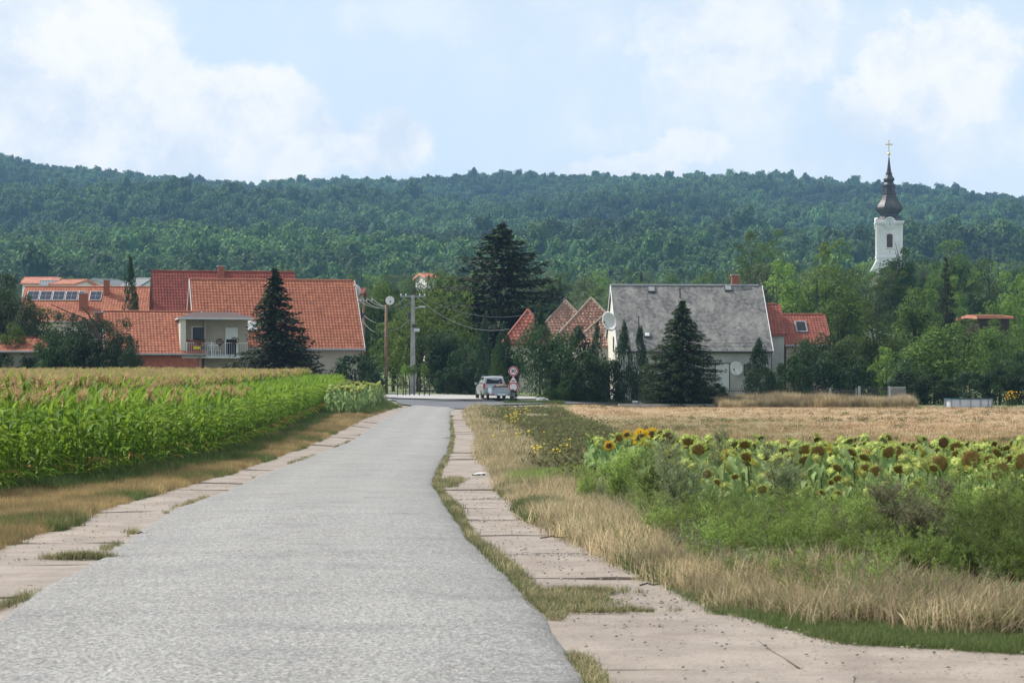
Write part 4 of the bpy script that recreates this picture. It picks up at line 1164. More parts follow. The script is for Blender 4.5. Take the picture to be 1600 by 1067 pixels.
for (px, top, wd, wh) in BG: tree(px, top, wd, 171 if 690 > px or px > 760 else 186, 'bush', 'low dark shrub ' + wh, 'bush')
tree(785, 337, 216, 206, 'fir', 'great dark fir towering over the village centre')
tree(430, 410, 158, 163, 'spruce', 'tall dark spruce before the orange-roofed house')
tree(203, 407, 48, 205, 'thuja', 'dark cone-shaped conifer beside the tall brick chimneys', name='cypress_tree')
tree(1066, 462, 134, 163, 'linden', 'dark cone-shaped tree in front of the grey slate roof', name='broadleaf_tree')
tree(875, 424, 34, 262, 'spruce', 'small pointed conifer above the mossy roofs')
tree(1002, 420, 34, 420, 'spruce', 'small dark conifer above the left end of the slate ridge')
tree(565, 410, 9, 420, 'spruce', 'tiny thin conifer in the distant treeline above the wooden poles')
tree(1186, 532, 62, 167, 'thuja', 'small dark cypress at the right wall of the slate-roofed house')
tree(758, 500, 46, 184, 'thuja', 'dark cypress left of the road signs')
tree(786, 508, 50, 182, 'thuja', 'dark cypress behind the road signs')
tree(776, 540, 34, 176, 'thujab', 'bright green narrow cypress above the car')
tree(843, 476, 56, 174, 'thuja', 'pointed cypress between red roof and first mossy roof')
tree(905, 512, 84, 171, 'thuja', 'pointed dark cypress below the two mossy roofs')
tree(934, 508, 44, 170, 'thuja', 'cypress left of the big satellite dish')
tree(975, 505, 46, 168, 'thuja', 'cypress right of the big satellite dish')
tree(1000, 512, 40, 169, 'thuja', 'slim cypress below the lower left roof hatch')
tree(952, 560, 66, 167, 'bush', 'dark bush between the cypresses and the iron fence', 'bush')
tree(862, 505, 128, 168, 'dark', 'large dark green bush right of the road signs', 'bush')
tree(912, 552, 100, 166, 'bush', 'dark bush right of the large one by the road signs', 'bush')
tree(555, 553, 108, 166, 'bush', 'wide dark bush below the white satellite dish', 'bush')
tree(1240, 560, 80, 168, 'bush', 'dark bush in front of the annex wall', 'bush')
tree(1330, 570, 60, 170, 'bush', 'dark bush left of the iron gate', 'bush')
tree(1120, 600, 46, 165, 'bush', 'low dark bush at the foot of the cone-shaped tree', 'bush')
for (px, top, wd, d_, lb) in ((8, 428, 96, 177, 'big dark pine at the left picture edge'), (40, 470, 80, 174, 'dark pine left of the drooping one, under the solar panels'), (105, 486, 100, 172, 'dark pine in front of the brick chimneys'), (150, 494, 84, 169, 'dark pine with round clumps left of the drooping pine'), (190, 498, 74, 168, 'dark pine with drooping round clumps before the left tiled wing'), (205, 540, 44, 166, 'low dark pine clump beside the brick wall'), (135, 492, 80, 170, 'dark pine before the smaller brick chimney')):
    tree(px, top, wd, d_, 'pine', lb)
# leaning bare branches of the pine
def bare():
    mb = MB()
    for p in ([(0, 0, 0), (-1.2, 0, 1.6), (-2.3, .1, 2.0), (-3.6, 0, 2.6)], [(0, 0, 0), (-.9, 0, 1.9), (-1.4, .1, 2.4)]): mb.tube(p, [.10, .07, .05, .03][:len(p)], 6)
    return mb.mesh('bare_branch', M['bark'])
o = link('bare_branch', bare(), None, (at(158, 165.0), 165.0, zat(532, 165.0))); tag(o, 'bare grey leaning branches over the dark pine at the left', 'branch')
# low green shrubs at the far roadside
for (px, top, wd, d_, m_, lb) in ((880, 598, 50, 164.6, 'thujab', 'fresh green low shrub on the bank right of the signs'), (860, 606, 40, 164.3, 'thujab', 'low green shrub nearest the road signs'), (915, 604, 50, 165.5, 'thujab', 'low green shrub before the iron fence end'), (802, 617, 16, 159.0, 'bush', 'small weedy plant at the foot of the sign post')):
    tree(px, top, wd, d_, m_, lb, 'bush', name='bush')

# ---------------------------------------------------------------- roofs and houses
def tiles_mesh(L, S, lf, rf, m, tw=.26, th=.34, wave=.035, step=.03, seed=1, name='roof_tile'):
    """tiled surface in the (u, s) plane, u along the eave, s up the slope; lf/rf(s) give its side limits. z is the outward normal."""
    V = []; F = []; T = []; r_ = random.Random(seed); nrow = int(S / th)
    for j in range(nrow + 1):
        s0 = j * th; s1 = min(s0 + th * 1.02, S)
        if s1 - s0 < .04: continue
        a, b = lf((s0 + s1) / 2), rf((s0 + s1) / 2)
        n = max(1, int(round((b - a) / tw)))
        for i in range(n):
            u0 = a + (b - a) * i / n; u1 = a + (b - a) * (i + 1) / n; um = (u0 + u1) / 2; bz = r_.uniform(-.004, .006); k = len(V)
            lo = step + bz; hi = bz
            V += [(u0, s0, lo), (um, s0, lo + wave), (u1, s0, lo), (u1, s1, hi), (um, s1, hi + wave), (u0, s1, hi), (u0, s0, -.01), (u1, s0, -.01)]
            F += [(k, k + 1, k + 4, k + 5), (k + 1, k + 2, k + 3, k + 4), (k + 6, k + 7, k + 2, k), ]; t_ = r_.uniform(0, 1); T += [t_] * 3
    me = npmesh(name, V, F, m, tint=T); return me


def slates_mesh(L, S, m, w=.30, seed=1):
    V = []; F = []; T = []; r_ = random.Random(seed); h = w
    for j in range(int(S / (h / 2)) + 1):
        for i in range(int(L / w) + 1):
            u = i * w + (j % 2) * w / 2; s_ = j * h / 2; q = [(u - w / 2, s_), (u, s_ - h / 2), (u + w / 2, s_), (u, s_ + h / 2)]
            q = [(min(max(a, 0), L), min(max(b, 0), S)) for a, b in q]; k = len(V); bz = r_.uniform(0, .008)
            lo = .022 + bz; V += [(q[0][0], q[0][1], .014 + bz), (q[1][0], q[1][1], lo), (q[2][0], q[2][1], .014 + bz), (q[3][0], q[3][1], bz)]; F.append((k, k + 1, k + 2, k + 3)); T.append(r_.uniform(0, 1))
    return npmesh('roof_slate', V, F, m, tint=T)


def plane_matrix(origin, u, s):
    u = Vector(u).normalized(); s = Vector(s).normalized(); n = u.cross(s)
    Mx = Matrix((u, s, n)).transposed().to_4x4(); Mx.translation = Vector(origin); return Mx


def window(parent, x, y, z, w_, h_, frame=.06, glass='glass', fm='white', shutter=0.0, sill=True, face=-1, mull=1, nm='window'):
    """window in a wall facing -y (local). x,z lower-left corner"""
    mb = MB(); f = frame; yo, yi = y - .045, y + .04
    mb.box(x, x + w_, yo, yi, z, z + f).box(x, x + w_, yo, yi, z + h_ - f, z + h_).box(x, x + f, yo, yi, z + f, z + h_ - f).box(x + w_ - f, x + w_, yo, yi, z + f, z + h_ - f)
    for k in range(mull - 1):
        xm = x + w_ * (k + 1) / mull; mb.box(xm - f / 2, xm + f / 2, yo, yi, z + f, z + h_ - f)
    wn = mb.build(nm, M[fm], parent)
    MB().box(x + f, x + w_ - f, y - .012, y + .02, z + f, z + h_ - f).build('pane', M[glass], wn)
    if shutter > 0: MB().box(x + f * .3, x + w_ - f * .3, y - .07, y - .047, z + h_ * (1 - shutter), z + h_ - .01).build('shutter', M['shutter'], wn)
    if sill: MB().box(x - .06, x + w_ + .06, y - .12, y - .003, z - .05, z - .003).build('sill', M['offwhite'], wn)
    return wn


def gable_house(name, label, loc, rz, L, hd, he, hr, wallm, tilem, ov=.35, ovg=.3, tw=.26, th=.34, slate=False, verge='offwhite', cat='house', gutter=True, wall_l=0, wave=.035, ridge=None, back=True, vergew=.09):
    """local: ridge along x from 0 to L at y=0, front eave at y=-hd. he/hr heights of eave (at wall) and ridge above loc"""
    root = empty(name, loc, rz, label, cat)
    sl_ = (hr - he) / hd
    mb = MB(); zb = -1.5
    A = [(0, -hd, zb), (L, -hd, zb), (L, hd, zb), (0, hd, zb), (0, -hd, he), (L, -hd, he), (L, hd, he), (0, hd, he), (0, 0, hr - .08), (L, 0, hr - .08)]
    mb.add(A, [(0, 1, 5, 4), (2, 3, 7, 6), (1, 2, 6, 9, 5), (3, 0, 4, 8, 7)])
    wl = mb.build('wall', M[wallm], root)
    dn = Vector((0, hd, hr - he)).normalized(); S = math.hypot(hd + ov, (hd + ov) * sl_)
    # roof deck (front and back), closed slabs
    mb = MB(); t_ = .14
    e0 = he - ov * sl_
    for sg in (-1, 1):
        y0 = sg * (hd + ov); q = [(-ovg, y0, e0), (L + ovg, y0, e0), (L + ovg, 0, hr), (-ovg, 0, hr)]
        q2 = [(a, b, c_ - t_) for a, b, c_ in q]
        mb.add(q + q2, [(0, 1, 2, 3), (7, 6, 5, 4), (0, 4, 5, 1), (1, 5, 6, 2), (3, 7, 4, 0)])
    roof = mb.build('roof', M[tilem if tilem != 'slate' else 'slate'], root)
    Lr = L + 2 * ovg
    Mx = plane_matrix((-ovg, -(hd + ov), e0 + .003), (1, 0, 0), (0, hd + ov, (hd + ov) * sl_))
    if slate: me = slates_mesh(Lr, S, M['slate'], .34)
    else: me = tiles_mesh(Lr, S, lambda s_: 0, lambda s_: Lr, M[tilem], tw, th, wave)
    o = link('roof_tile' if not slate else 'roof_slate', me, roof); o.matrix_local = Mx; o['kind'] = 'stuff'
    if back:
        Mb = plane_matrix((L + ovg, hd + ov, e0 + .003), (-1, 0, 0), (0, -(hd + ov), (hd + ov) * sl_)); o = link(o.name.split('.')[0], me, roof); o.matrix_local = Mb; o['kind'] = 'stuff'
    # ridge caps
    mb = MB(); n = int(Lr / .4)
    for i in range(n): mb.tube([(-ovg + i * .4, 0, hr + .03), (-ovg + i * .4 + .42, 0, hr + .045)], [.10, .085], 8)
    o = mb.build('ridge_tile', M[ridge or tilem] if not slate else M['zinc'], roof); o['kind'] = 'stuff'
    # verge boards
    for xx, sx in ((-ovg, -1), (L + ovg, 1)):
        mb = MB()
        for sg in (-1, 1):
            y0 = sg * (hd + ov + .02); vs = []
            for (xo) in (xx, xx + sx * .05): vs += [(xo, y0, e0 - .20), (xo, y0, e0 + vergew), (xo, 0, hr + vergew), (xo, 0, hr - .20)]
            mb.add(vs, [(0, 1, 2, 3), (7, 6, 5, 4), (1, 5, 6, 2), (0, 3, 7, 4), (0, 4, 5, 1)])
        mb.build('verge_board', M[verge], root)
    if gutter:
        mb = MB(); mb.tube([(-ovg, -(hd + ov) - .07, e0 - .05), (L + ovg, -(hd + ov) - .07, e0 - .05)], .075, 8); g_ = mb.build('gutter', M['zinc' if tilem != 'slate' else 'darkmetal'], root)
        mb = MB(); mb.tube([(L - .15, -(hd + ov) - .05, e0 - .1), (L - .15, -hd - .06, e0 - .5), (L - .15, -hd - .06, 0)], .045, 6); mb.build('downpipe', M['zinc'], root)
    return root


def chimney(root, x, y, z0, z1, w_=.5, m='brick', cap=True, name='chimney'):
    c_ = MB().box(x - w_ / 2, x + w_ / 2, y - w_ / 2, y + w_ / 2, z0, z1).build(name, M[m], root)
    # brick courses as geometry
    mb = MB(); z = z0 + .09
    while z < z1 - .1: mb.box(x - w_ / 2 - .012, x + w_ / 2 + .012, y - w_ / 2 - .012, y + w_ / 2 + .012, z, z + .075); z += .15
    o = mb.build('brick', M[m], c_); o['kind'] = 'stuff'
    if cap: MB().box(x - w_ / 2 - .08, x + w_ / 2 + .08, y - w_ / 2 - .08, y + w_ / 2 + .08, z1, z1 + .1).build('cap', M['concrete'], c_)
    return c_


def dish(loc, rz, tilt, r, label, arm=True, name='satellite_dish'):
    """satellite dish: reflector facing local -y"""
    root = empty(name, loc, rz, label, 'satellite dish'); 
    mb = MB(); n = 20; prof = [(r * k / 5, -.22 * r * (k / 5) ** 2) for k in range(6)]
    b = []
    for (q, h) in prof + [(q, h + .02) for q, h in prof[::-1]]:
        b.append((max(q, .001), h))
    mb.lathe(b, n, (0, .12, 0), 'y'); o = mb.build('reflector', M['white'], root, True); o.rotation_euler = (tilt, 0, 0)
    mb = MB(); mb.tube([(0, .12, -r * .9), (0, -.55 * r, -r * .45), (0, -.8 * r, -.1)], .015, 5); mb.box(-.05, .05, -.8 * r - .06, -.8 * r + .06, -.14, -.02); mb.build('feed_arm', M['darkmetal'], root)
    mb = MB(); mb.tube([(0, .14, 0), (0, .35, 0), (0, .35, -.5)], .03, 6); mb.build('mount', M['zinc'], root); return root


# --- main orange-roofed house
d0 = 186.0; rz = R(12)
x0 = at(301, d0); zb = .7
H = gable_house('orange_roofed_house', 'large orange-roofed beige house behind the tall spruce', (x0, d0, zb), rz, 12.9, 5.4, 4.1, zat(438, d0 + 1) - zb, 'plaster', 'tile_orange', ov=.45, ovg=.25, th=.33)
# balcony part (local coordinates of an own child root)
B = empty('balcony_wing', (0, 0, 0)); B.parent = H; B.matrix_parent_inverse.identity()
# B is only a frame for positions: children are parented to H directly through these offsets
bpy.data.objects.remove(B)
bx0, bx1, by0, by1 = -1.55, 3.75, -8.6, -5.2
zc = zat(497, 178) - zb
MB().box(bx0, bx1, by0 + 1.3, by1, -1.5, zc - .1).build('wing_wall', M['plaster'], H)
MB().box(bx0, bx0 + .42, by0 + .1, by0 + 1.297, -1.5, zc - .1).build('balcony_pillar', M['plaster_cream'], H)  # paler than the wing wall: sun on the left corner is painted in
mb = MB(); mb.box(bx0 - .2, bx1 + .35, by0 - .15, by1, zc - .1, zc + .02)
br = MB(); 
q0 = [(bx0 - .2, by0 - .15, zc + .023), (bx1 + .35, by0 - .15, zc + .023), (bx1 + .35, by1 + .2, zc + .023), (bx0 - .2, by1 + .2, zc + .023)]
br.add(q0 + [(bx0 + 1.2, by1 - .4, zc + .55), (bx1 - .9, by1 - .4, zc + .55)], [(0, 1, 5, 4), (1, 2, 5), (2, 3, 4, 5), (3, 0, 4)])
mb.build('roof_fascia', M['offwhite'], H); br.build('flat_roof', M['umber'], H)
zs = zat(556, 178) - zb
MB().box(bx0 + .1, bx1 - .1, by0, by0 + 1.297, zs - .18, zs).build('balcony_slab', M['offwhite'], H)
MB().box(bx0 + 1.9, bx0 + 2.05, by0 + .9, by0 + 1.297, -1.5, zc - .1).build('wall_corner', M['plaster'], H)
rail = MB(); rail.box(bx0 + .45, bx1 - .1, by0 + .02, by0 + .06, zs + .98, zs + 1.03).box(bx0 + .45, bx1 - .1, by0 + .02, by0 + .06, zs + .06, zs + .10)
rail.build('balcony_rail', M['offwhite'], H)
bar = MB().box(-.012, .012, -.012, .012, 0, .88).mesh('baluster', M['offwhite']); n = 28
for i in range(n): link('baluster', bar, H, (bx0 + .5 + (bx1 - .65 - bx0) * i / (n - 1), by0 + .04, zs + .1))
for fx in (.45, 2.35, 4.3): MB().box(bx0 + fx, bx0 + fx + .07, by0 + .0, by0 + .08, zs, zs + 1.06).build('rail_post', M['white'], H)
wy = by0 + 1.3
window(H, bx0 + .95, wy, zs + 1.15, 1.0, 1.15, glass='glass', shutter=0)
window(H, bx0 + 3.55, wy, zs + .05, .95, 2.15, shutter=.42, sill=False, nm='balcony_door')
window(H, bx0 + .95, wy, zs - 1.75, 1.05, 1.0)
MB().box(3.9, 4.6, -5.62, -5.55, 2.0, 2.1).build('wall_ledge', M['offwhite'], H)
# white bright roof window right of the balcony
yy = -3.9; zz = 4.1 + (5.4 - 3.9) * ((zat(438, d0 + 1) - zb - 4.1) / 5.4)
Mx = plane_matrix((3.9, -4.55, 4.1 + (5.4 - 4.55) * ((zat(438, d0 + 1) - zb - 4.1) / 5.4) + .12), (1, 0, 0), (0, 5.4, zat(438, d0 + 1) - zb - 4.1))
o = MB().box(0, .85, 0, 1.15, 0, .07).build('skylight', M['white'], H); o.matrix_local = Mx
o2 = MB().box(.07, .78, .07, 1.08, .073, .085).build('pane', M['offwhite'], o)


def hl(H_, x, y, z): return H_.matrix_basis @ Vector((x, y, z)) if False else (Matrix.Translation(H_.location) @ Matrix.Rotation(H_.rotation_euler.z, 4, 'Z')) @ Vector((x, y, z))


def flowerpot(p, label, s=1.0, red=True):
    r0 = empty('flower_pot', p, 0, label, 'plant', 'flower pots hanging on the balcony rail')
    mb = MB(); mb.lathe([(.09, -.2), (.14, 0), (.13, .01)], 10); mb.build('pot', M['wood_brown'], r0)
    r_ = np.random.default_rng(int(s * 100)); n = 260; v = norm(r_.normal(0, 1, (n, 3))) * [.30 * s, .22, .24] + [0, 0, .14]
    P, F = leaf_quads(v, v + r_.normal(0, .5, (n, 3)), r_.normal(0, 1, (n, 3)), .06, .08); link('blossom', npmesh('blossom', P, F, [M['redflower'], M['broad_dark']], tint=r_.uniform(0, 1, n), mat_idx=(r_.uniform(0, 1, n) > (.5 if red else .15)).astype(int)), r0)


flowerpot(hl(H, bx0 + 1.45, by0 - .1, zs + 1.0), 'wide dark-leaved flower pot on the balcony rail, leftmost of three', 1.45, False)
flowerpot(hl(H, bx0 + 3.0, by0 - .1, zs + .95), 'red flower pot on the balcony rail before the bare wall', 1.0)
flowerpot(hl(H, bx0 + 4.15, by0 - .1, zs + 1.05), 'red flower pot on the balcony rail before the door', 1.05)
o = MB().box(-.27, .27, -.012, .012, -.1, .1).build('yellow_cloth', M['yellowcloth'], None, loc=hl(H, bx0 + 1.25, by0 - .03, zs + .62)); tag(o, 'small yellow cloth on the balcony rail under the first flower pot', 'cloth')
o = MB().box(-.5, .5, -.25, .25, 0, .75).build('dark_storage_box', M['shutter_grey'], None, loc=hl(H, bx0 + 1.45, by0 + .55, zs), bevel=.02); tag(o, 'dark grey storage box on the balcony behind the rail', 'box')


def plastic_chair(p, rz, label, s=1.0, group=None):
    r0 = empty('plastic_chair', p, rz, label, 'chair', group); r0.scale = (s, s, s)
    MB().box(-.24, .24, -.22, .22, .42, .46).build('seat', M['white'], r0)
    mb = MB(); mb.box(-.24, .24, .21, .25, .82, .90); 
    for k in range(5): mb.box(-.22 + k * .105, -.19 + k * .105, .21, .245, .46, .82)
    mb.build('backrest', M['white'], r0)
    lg = MB().box(-.02, .02, -.02, .02, 0, .42).mesh('leg', M['white'])
    for sx in (-.21, .21):
        for sy in (-.19, .19): link('leg', lg, r0, (sx, sy, 0))
        MB().box(sx - .02, sx + .02, -.2, .22, .64, .67).build('armrest', M['white'], r0)
    return r0


for i, fx in enumerate((2.35, 2.85)):
    p = hl(H, bx0 + fx, by0 + .6, zs); plastic_chair(p, rz + (0, .3)[i], ('white plastic chair on the balcony next to the dark box', 'white plastic chair on the balcony beside the red flower pot')[i], 1.0, 'white chairs on the balcony')
p = hl(H, 12.9 + .3, -.6, zat(452, d0) - zb - .1); dish((p.x, p.y, zat(452, d0)), R(-35), R(12), .48, 'white satellite dish at the right gable top of the orange roof')

# --- dark red roof house behind
d1 = 207.0; x1 = at(242, d1)
H2 = gable_house('dark_red_roofed_house', 'house with a dark red tiled roof behind the orange roof', (x1, d1, 1.0), rz, 12.3, 5.6, 4.6, zat(425, d1 + 1) - 1.0, 'plaster_white', 'tile_dark', ov=.4, th=.36, verge='wood_dark')
chimney(H2, 5.9, -.25, zat(438, d1) - 1.0, zat(416, d1) - 1.0, .55)
# --- lower left tiled wing with brick wall
d2 = 180.5; x2 = at(166, d2)
H3 = gable_house('low_tiled_wing', 'low orange-tiled outbuilding with a brick wall left of the balcony', (x2, d2, .5), rz, 7.1, 4.4, zat(549, 176) - .5, zat(487, d2) - .5, 'brickwall', 'tile_orange', ov=.25, th=.33)
c3 = MB().box(-.3, .3, -.3, .3, 5.5, zat(490, d2) - .5).build('vent_stack', M['brick'], H3, loc=(-.6, -1.2, 0)); MB().box(-.42, .42, -.42, .42, 0, .10).build('cap', M['concrete'], c3, loc=(0, 0, zat(490, d2) - .5 + .002))
# --- solar-panel house
d3 = 214.0; x3 = at(44, d3)
H4 = gable_house('solar_roofed_house', 'long low red-tiled house carrying solar panels', (x3, d3, 1.2), R(3), 11.8, 4.4, zat(500, d3) - 1.2, zat(449, d3) - 1.2, 'plaster_cream', 'tile_orange', ov=.4, th=.36)
sl_ = (zat(449, d3) - zat(500, d3)) / 4.4
def roofpt(s_from_ridge): return (-s_from_ridge, (zat(449, d3) - 1.2) - s_from_ridge * sl_)
for i, ux in enumerate((0.0, 1.18, 2.36, 3.54, 4.72, 5.75)):
    if i == 4: wpan = .55
    else: wpan = 1.1
    yv, zv = roofpt(2.0)
    Mx = plane_matrix((ux + .1, yv, zv + .12), (1, 0, 0), (0, 4.4, 4.4 * sl_))
    o = MB().box(0, wpan, 0, 1.5, 0, .04).build('solar_panel', M['offwhite'], H4); o.matrix_local = Mx
    for cx in range(2):
        MB().box(.05 + cx * (wpan - .08) / 2, .02 + (cx + 1) * (wpan - .06) / 2, .05, .73, .042, .05).build('solar_cell', M['solar'], o)
        MB().box(.05 + cx * (wpan - .08) / 2, .02 + (cx + 1) * (wpan - .06) / 2, .77, 1.45, .042, .05).build('solar_cell', M['solar'], o)
chimney(H4, at(127, d3 - 3) - x3, -3.0, 4.5, zat(459, d3 - 3) - 1.2, .72, cap=True)
chimney(H4, at(165, d3 - 1) - x3, -1.0, 5.5, zat(438, d3 - 1) - 1.2, .5, cap=True)
# shed at the far left
d4 = 173.0
gable_house('tiled_shed', 'small orange-tiled shed roof among the dark trees at the left', (at(10, d4), d4, .4), R(5), 3.0, 2.6, zat(547, d4) - .4, zat(528, d4) - .4, 'plaster', 'tile_orange', th=.33)

# --- far village roofs, left
for (px0, px1, yr, ye, d_, tm, lb, wm, rzz) in (
    (42, 92, 434, 448, 330, 'pinktile', 'far house with a pale red roof above the solar panels', 'plaster_white', 0),
    (66, 104, 439, 452, 315, 'greyroof', 'far house with a grey roof between two pale red roofs', 'plaster_white', .2),
    (100, 136, 438, 450, 300, 'pinktile', 'far house with a pinkish roof left of the brick chimney', 'plaster_white', -.3),
    (148, 176, 436, 452, 310, 'greyroof', 'far white house with a dark gable beside the conifer', 'plaster_white', 1.0),
    (140, 170, 448, 456, 270, 'pinktile', 'low pinkish roof right behind the brick chimneys', 'plaster_cream', -.1),
    (206, 236, 436, 456, 290, 'greyroof', 'far grey roof right of the cone-shaped conifer', 'plaster_white', -.4),
    (658, 671, 428, 438, 340, 'pinktile', 'tiny red roof tip above the leafy trees', 'plaster_white', .3),
    (550, 566, 452, 466, 236, 'tile_red', 'small red roof piece right of the orange roof', 'plaster', .0),
    (1515, 1562, 494, 503, 232, 'pinktile', 'pinkish roof among the trees at the right', 'wood_dark', .1)):
    X0 = at(px0, d_); Lh = at(px1, d_) - X0; g_ = Gf(X0, d_)
    hh = gable_house('village_house', lb, (X0, d_, g_), rzz, Lh / max(.5, math.cos(rzz)), 3.2, zat(ye, d_) - g_ + .4, zat(yr, d_) - g_, wm, tm, verge=tm, th=.45, tw=.4, gutter=False, back=False)
    for k in range(2 if px0 < 240 else 0): window(hh, Lh * (.25 + .4 * k), -3.2, zat(ye, d_) - g_ - 1.4, .9, 1.1)

# --- hip-ended old roofs
def hip_house(name, label, px_a, row_a, half_w, drop, d_, tilem, hd_len=9.0, rz=0.0, ridge='ridge_old', th=.33, tw=.30):
    """hip end facing the camera: apex at (px_a,row_a), eave drop metres lower, half_w wide"""
    X = at(px_a, d_); g_ = Gf(X, d_); ht = zat(row_a, d_) - g_
    root = empty(name, (X, d_, g_), rz, label, 'house'); he = ht - drop; run = drop * .95
    W = half_w
    MB().box(-W + .3, W - .3, -run + .3, hd_len, -1, he).build('wall', M['plaster_cream'], root)
    mb = MB(); A = [(-W, -run, he), (W, -run, he), (0, 0, ht), (0, hd_len, ht), (-W, hd_len + run, he), (W, hd_len + run, he)]
    A2 = [(a, b, c_ - .12) for a, b, c_ in A]
    mb.add(A + A2, [(0, 1, 2), (1, 5, 3, 2), (4, 0, 2, 3), (5, 4, 3), (6, 8, 7), (0, 6, 7, 1), (1, 7, 11, 5), (0, 4, 10, 6)])
    roof = mb.build('roof', M[tilem], root)
    S = math.hypot(run, drop)
    o = link('roof_tile', tiles_mesh(2 * W, S, lambda s_: W * s_ / S, lambda s_: 2 * W - W * s_ / S, M[tilem], tw, th, .05, .045, 3), roof); o.matrix_local = plane_matrix((-W, -run, he + .004), (1, 0, 0), (0, run, drop)); o['kind'] = 'stuff'
    S2 = math.hypot(W, drop)
    for sg in (-1, 1):
        Ls = hd_len + run; me = tiles_mesh(Ls, S2, (lambda s_: 0) if sg < 0 else (lambda s_: run * s_ / S2), (lambda s_: Ls - run * s_ / S2) if sg < 0 else (lambda s_: Ls), M[tilem], tw, th, .05, .045, 4)
        o = link('roof_tile', me, roof); o['kind'] = 'stuff'
        o.matrix_local = plane_matrix((-W, hd_len, he + .004), (0, -1, 0), (W, 0, drop)) if sg < 0 else plane_matrix((W, -run, he + .004), (0, 1, 0), (-W, 0, drop))
    rt = MB()
    for e in ((-W, -run, he), (W, -run, he)):
        a, b = Vector(e), Vector((0, 0, ht)); n = int((b - a).length / .36)
        for i in range(n): rt.tube([a.lerp(b, i / n) + Vector((0, 0, .05)), a.lerp(b, (i + 1.1) / n) + Vector((0, 0, .07))], [.13, .11], 7)
    n = int(hd_len / .36)
    for i in range(n): rt.tube([(0, i * .36, ht + .05), (0, i * .36 + .4, ht + .07)], [.13, .11], 7)
    o = rt.build('ridge_tile', M[ridge], roof); o['kind'] = 'stuff'; return root


h1 = hip_house('old_hipped_house', 'old house with a mossy hipped tile roof, left one of the pair', 884, 471, 2.9, 3.2, 203, 'tile_old2')
h2 = hip_house('old_hipped_house', 'old house with a mossy hipped tile roof, right one of the pair', 924, 467, 3.3, 3.6, 198, 'tile_old')
h3 = hip_house('old_hipped_house', 'low mossy tile roof against the left gable of the slate-roofed house', 957, 482, 3.6, 3.2, 192.5, 'tile_old2', hd_len=2)
chimney(h1, -.2, 2.0, 6, zat(462, 198) - Gf(at(884, 196), 196), .5, 'stone')
hip_house('red_hipped_house', 'house with a bright red tile roof behind the road signs', 825, 485, 2.3, 3.0, 200, 'tile_red', ridge='tile_red', th=.42, tw=.36)
for (px, r0, r1) in ((882, 488, 506), (917, 507, 522)):
    pass

# --- slate-roofed house
d5 = 186.0; x5 = at(956.5, d5); zb5 = .05; rz5 = R(3)
hr5 = zat(446.5, d5) - zb5
H5 = gable_house('slate_roofed_house', 'large house with a weathered grey slate roof and left gable toned as sunlit', (x5, d5, zb5), rz5, 12.05, 5.2, zat(543, 181) - zb5, hr5, 'plaster_grey', 'slate', ov=.3, ovg=.12, slate=True, verge='white', vergew=.05)
he5 = zat(543, 181) - zb5; sl5 = (hr5 - he5) / 5.2
mb = MB(); mb.add([(-.012, -5.2, -1), (-.012, 5.2, -1), (-.012, 5.2, he5), (-.012, 0, hr5 - .1), (-.012, -5.2, he5)], [(0, 4, 3, 2, 1)]); mb.build('gable_wall', M['plaster_cream'], H5)  # lighter sheet over the left gable: its sunlight is put into the colour
chimney(H5, at(1151, d5) - x5, .4, hr5 - .8, zat(430, d5) - zb5, .55)
def hatch(px, row, w_=.62):
    dd = (row - 446.5) / 96.0 * 5.2; z_ = hr5 - dd * sl5; Mx = plane_matrix((at(px, d5 - dd) - x5 - w_ / 2, -dd, z_ + .03), (1, 0, 0), (0, 5.2, hr5 - he5))
    o = MB().box(0, w_, 0, w_, 0, .12).build('roof_hatch', M['darkmetal'], H5); o.matrix_local = Mx
    MB().box(.07, w_ - .07, .07, w_ - .07, .122, .14).build('pane', M['offwhite'] if row > 500 else M['greyroof'], o)
hatch(1018, 458); hatch(1139, 456); hatch(1007, 528, .5)
for (px, ra, rb) in ((1062, 452, 466), (993.5, 496, 530)):
    dd = (rb - 446.5) / 96.0 * 5.2; mb = MB(); h_ = (rb - ra) / FPX * d5; mb.tube([(0, 0, -.1), (0, 0, h_)], .05, 8); mb.lathe([(.08, h_), (.08, h_ + .06), (.02, h_ + .09)], 8)
    mb.build('vent_pipe', M['darkmetal'], H5, loc=(at(px, d5 - dd) - x5, -dd, hr5 - dd * sl5))
# snow guard and lightning wire
mb = MB(); mb.tube([(7.5, -5.05, he5 + .35), (12, -5.05, he5 + .35)], .02, 4)
for k in range(6): mb.tube([(7.6 + k * .85, -5.05, he5 + .1), (7.6 + k * .85, -5.05, he5 + .38)], .015, 4)
mb.build('snow_guard', M['darkmetal'], H5)
window(H5, 7.6, -5.2, 1.0, 1.2, 2.2, mull=1, glass='offwhite', fm='wood_dark'); 
w5 = window(H5, 9.9, -5.2, 2.15, 1.5, .95, glass='shutter_grey', fm='wood_dark')
p = hl(H5, 9.25, -5.5, 2.75); dish(p, R(-28), R(8), .56, 'white satellite dish on the front wall of the slate-roofed house')
dish((at(953, 180.0), 180.0, zat(502, 180)), R(-48), R(14), .78, 'big white satellite dish at the left gable of the slate-roofed house')
mb = MB(); mb.add([(-.02, -.35, 1.9), (-.02, .35, 1.9), (-.02, .35, 3.1), (-.02, -.35, 3.1), (-.06, -.35, 1.9), (-.06, .35, 1.9), (-.06, .35, 3.1), (-.06, -.35, 3.1)], [(4, 7, 6, 5), (0, 1, 2, 3), (4, 5, 1, 0), (7, 3, 2, 6), (5, 6, 2, 1), (4, 0, 3, 7)]); mb.build('gable_window', M['glass'], H5, loc=(0, -1.5, 2.2))
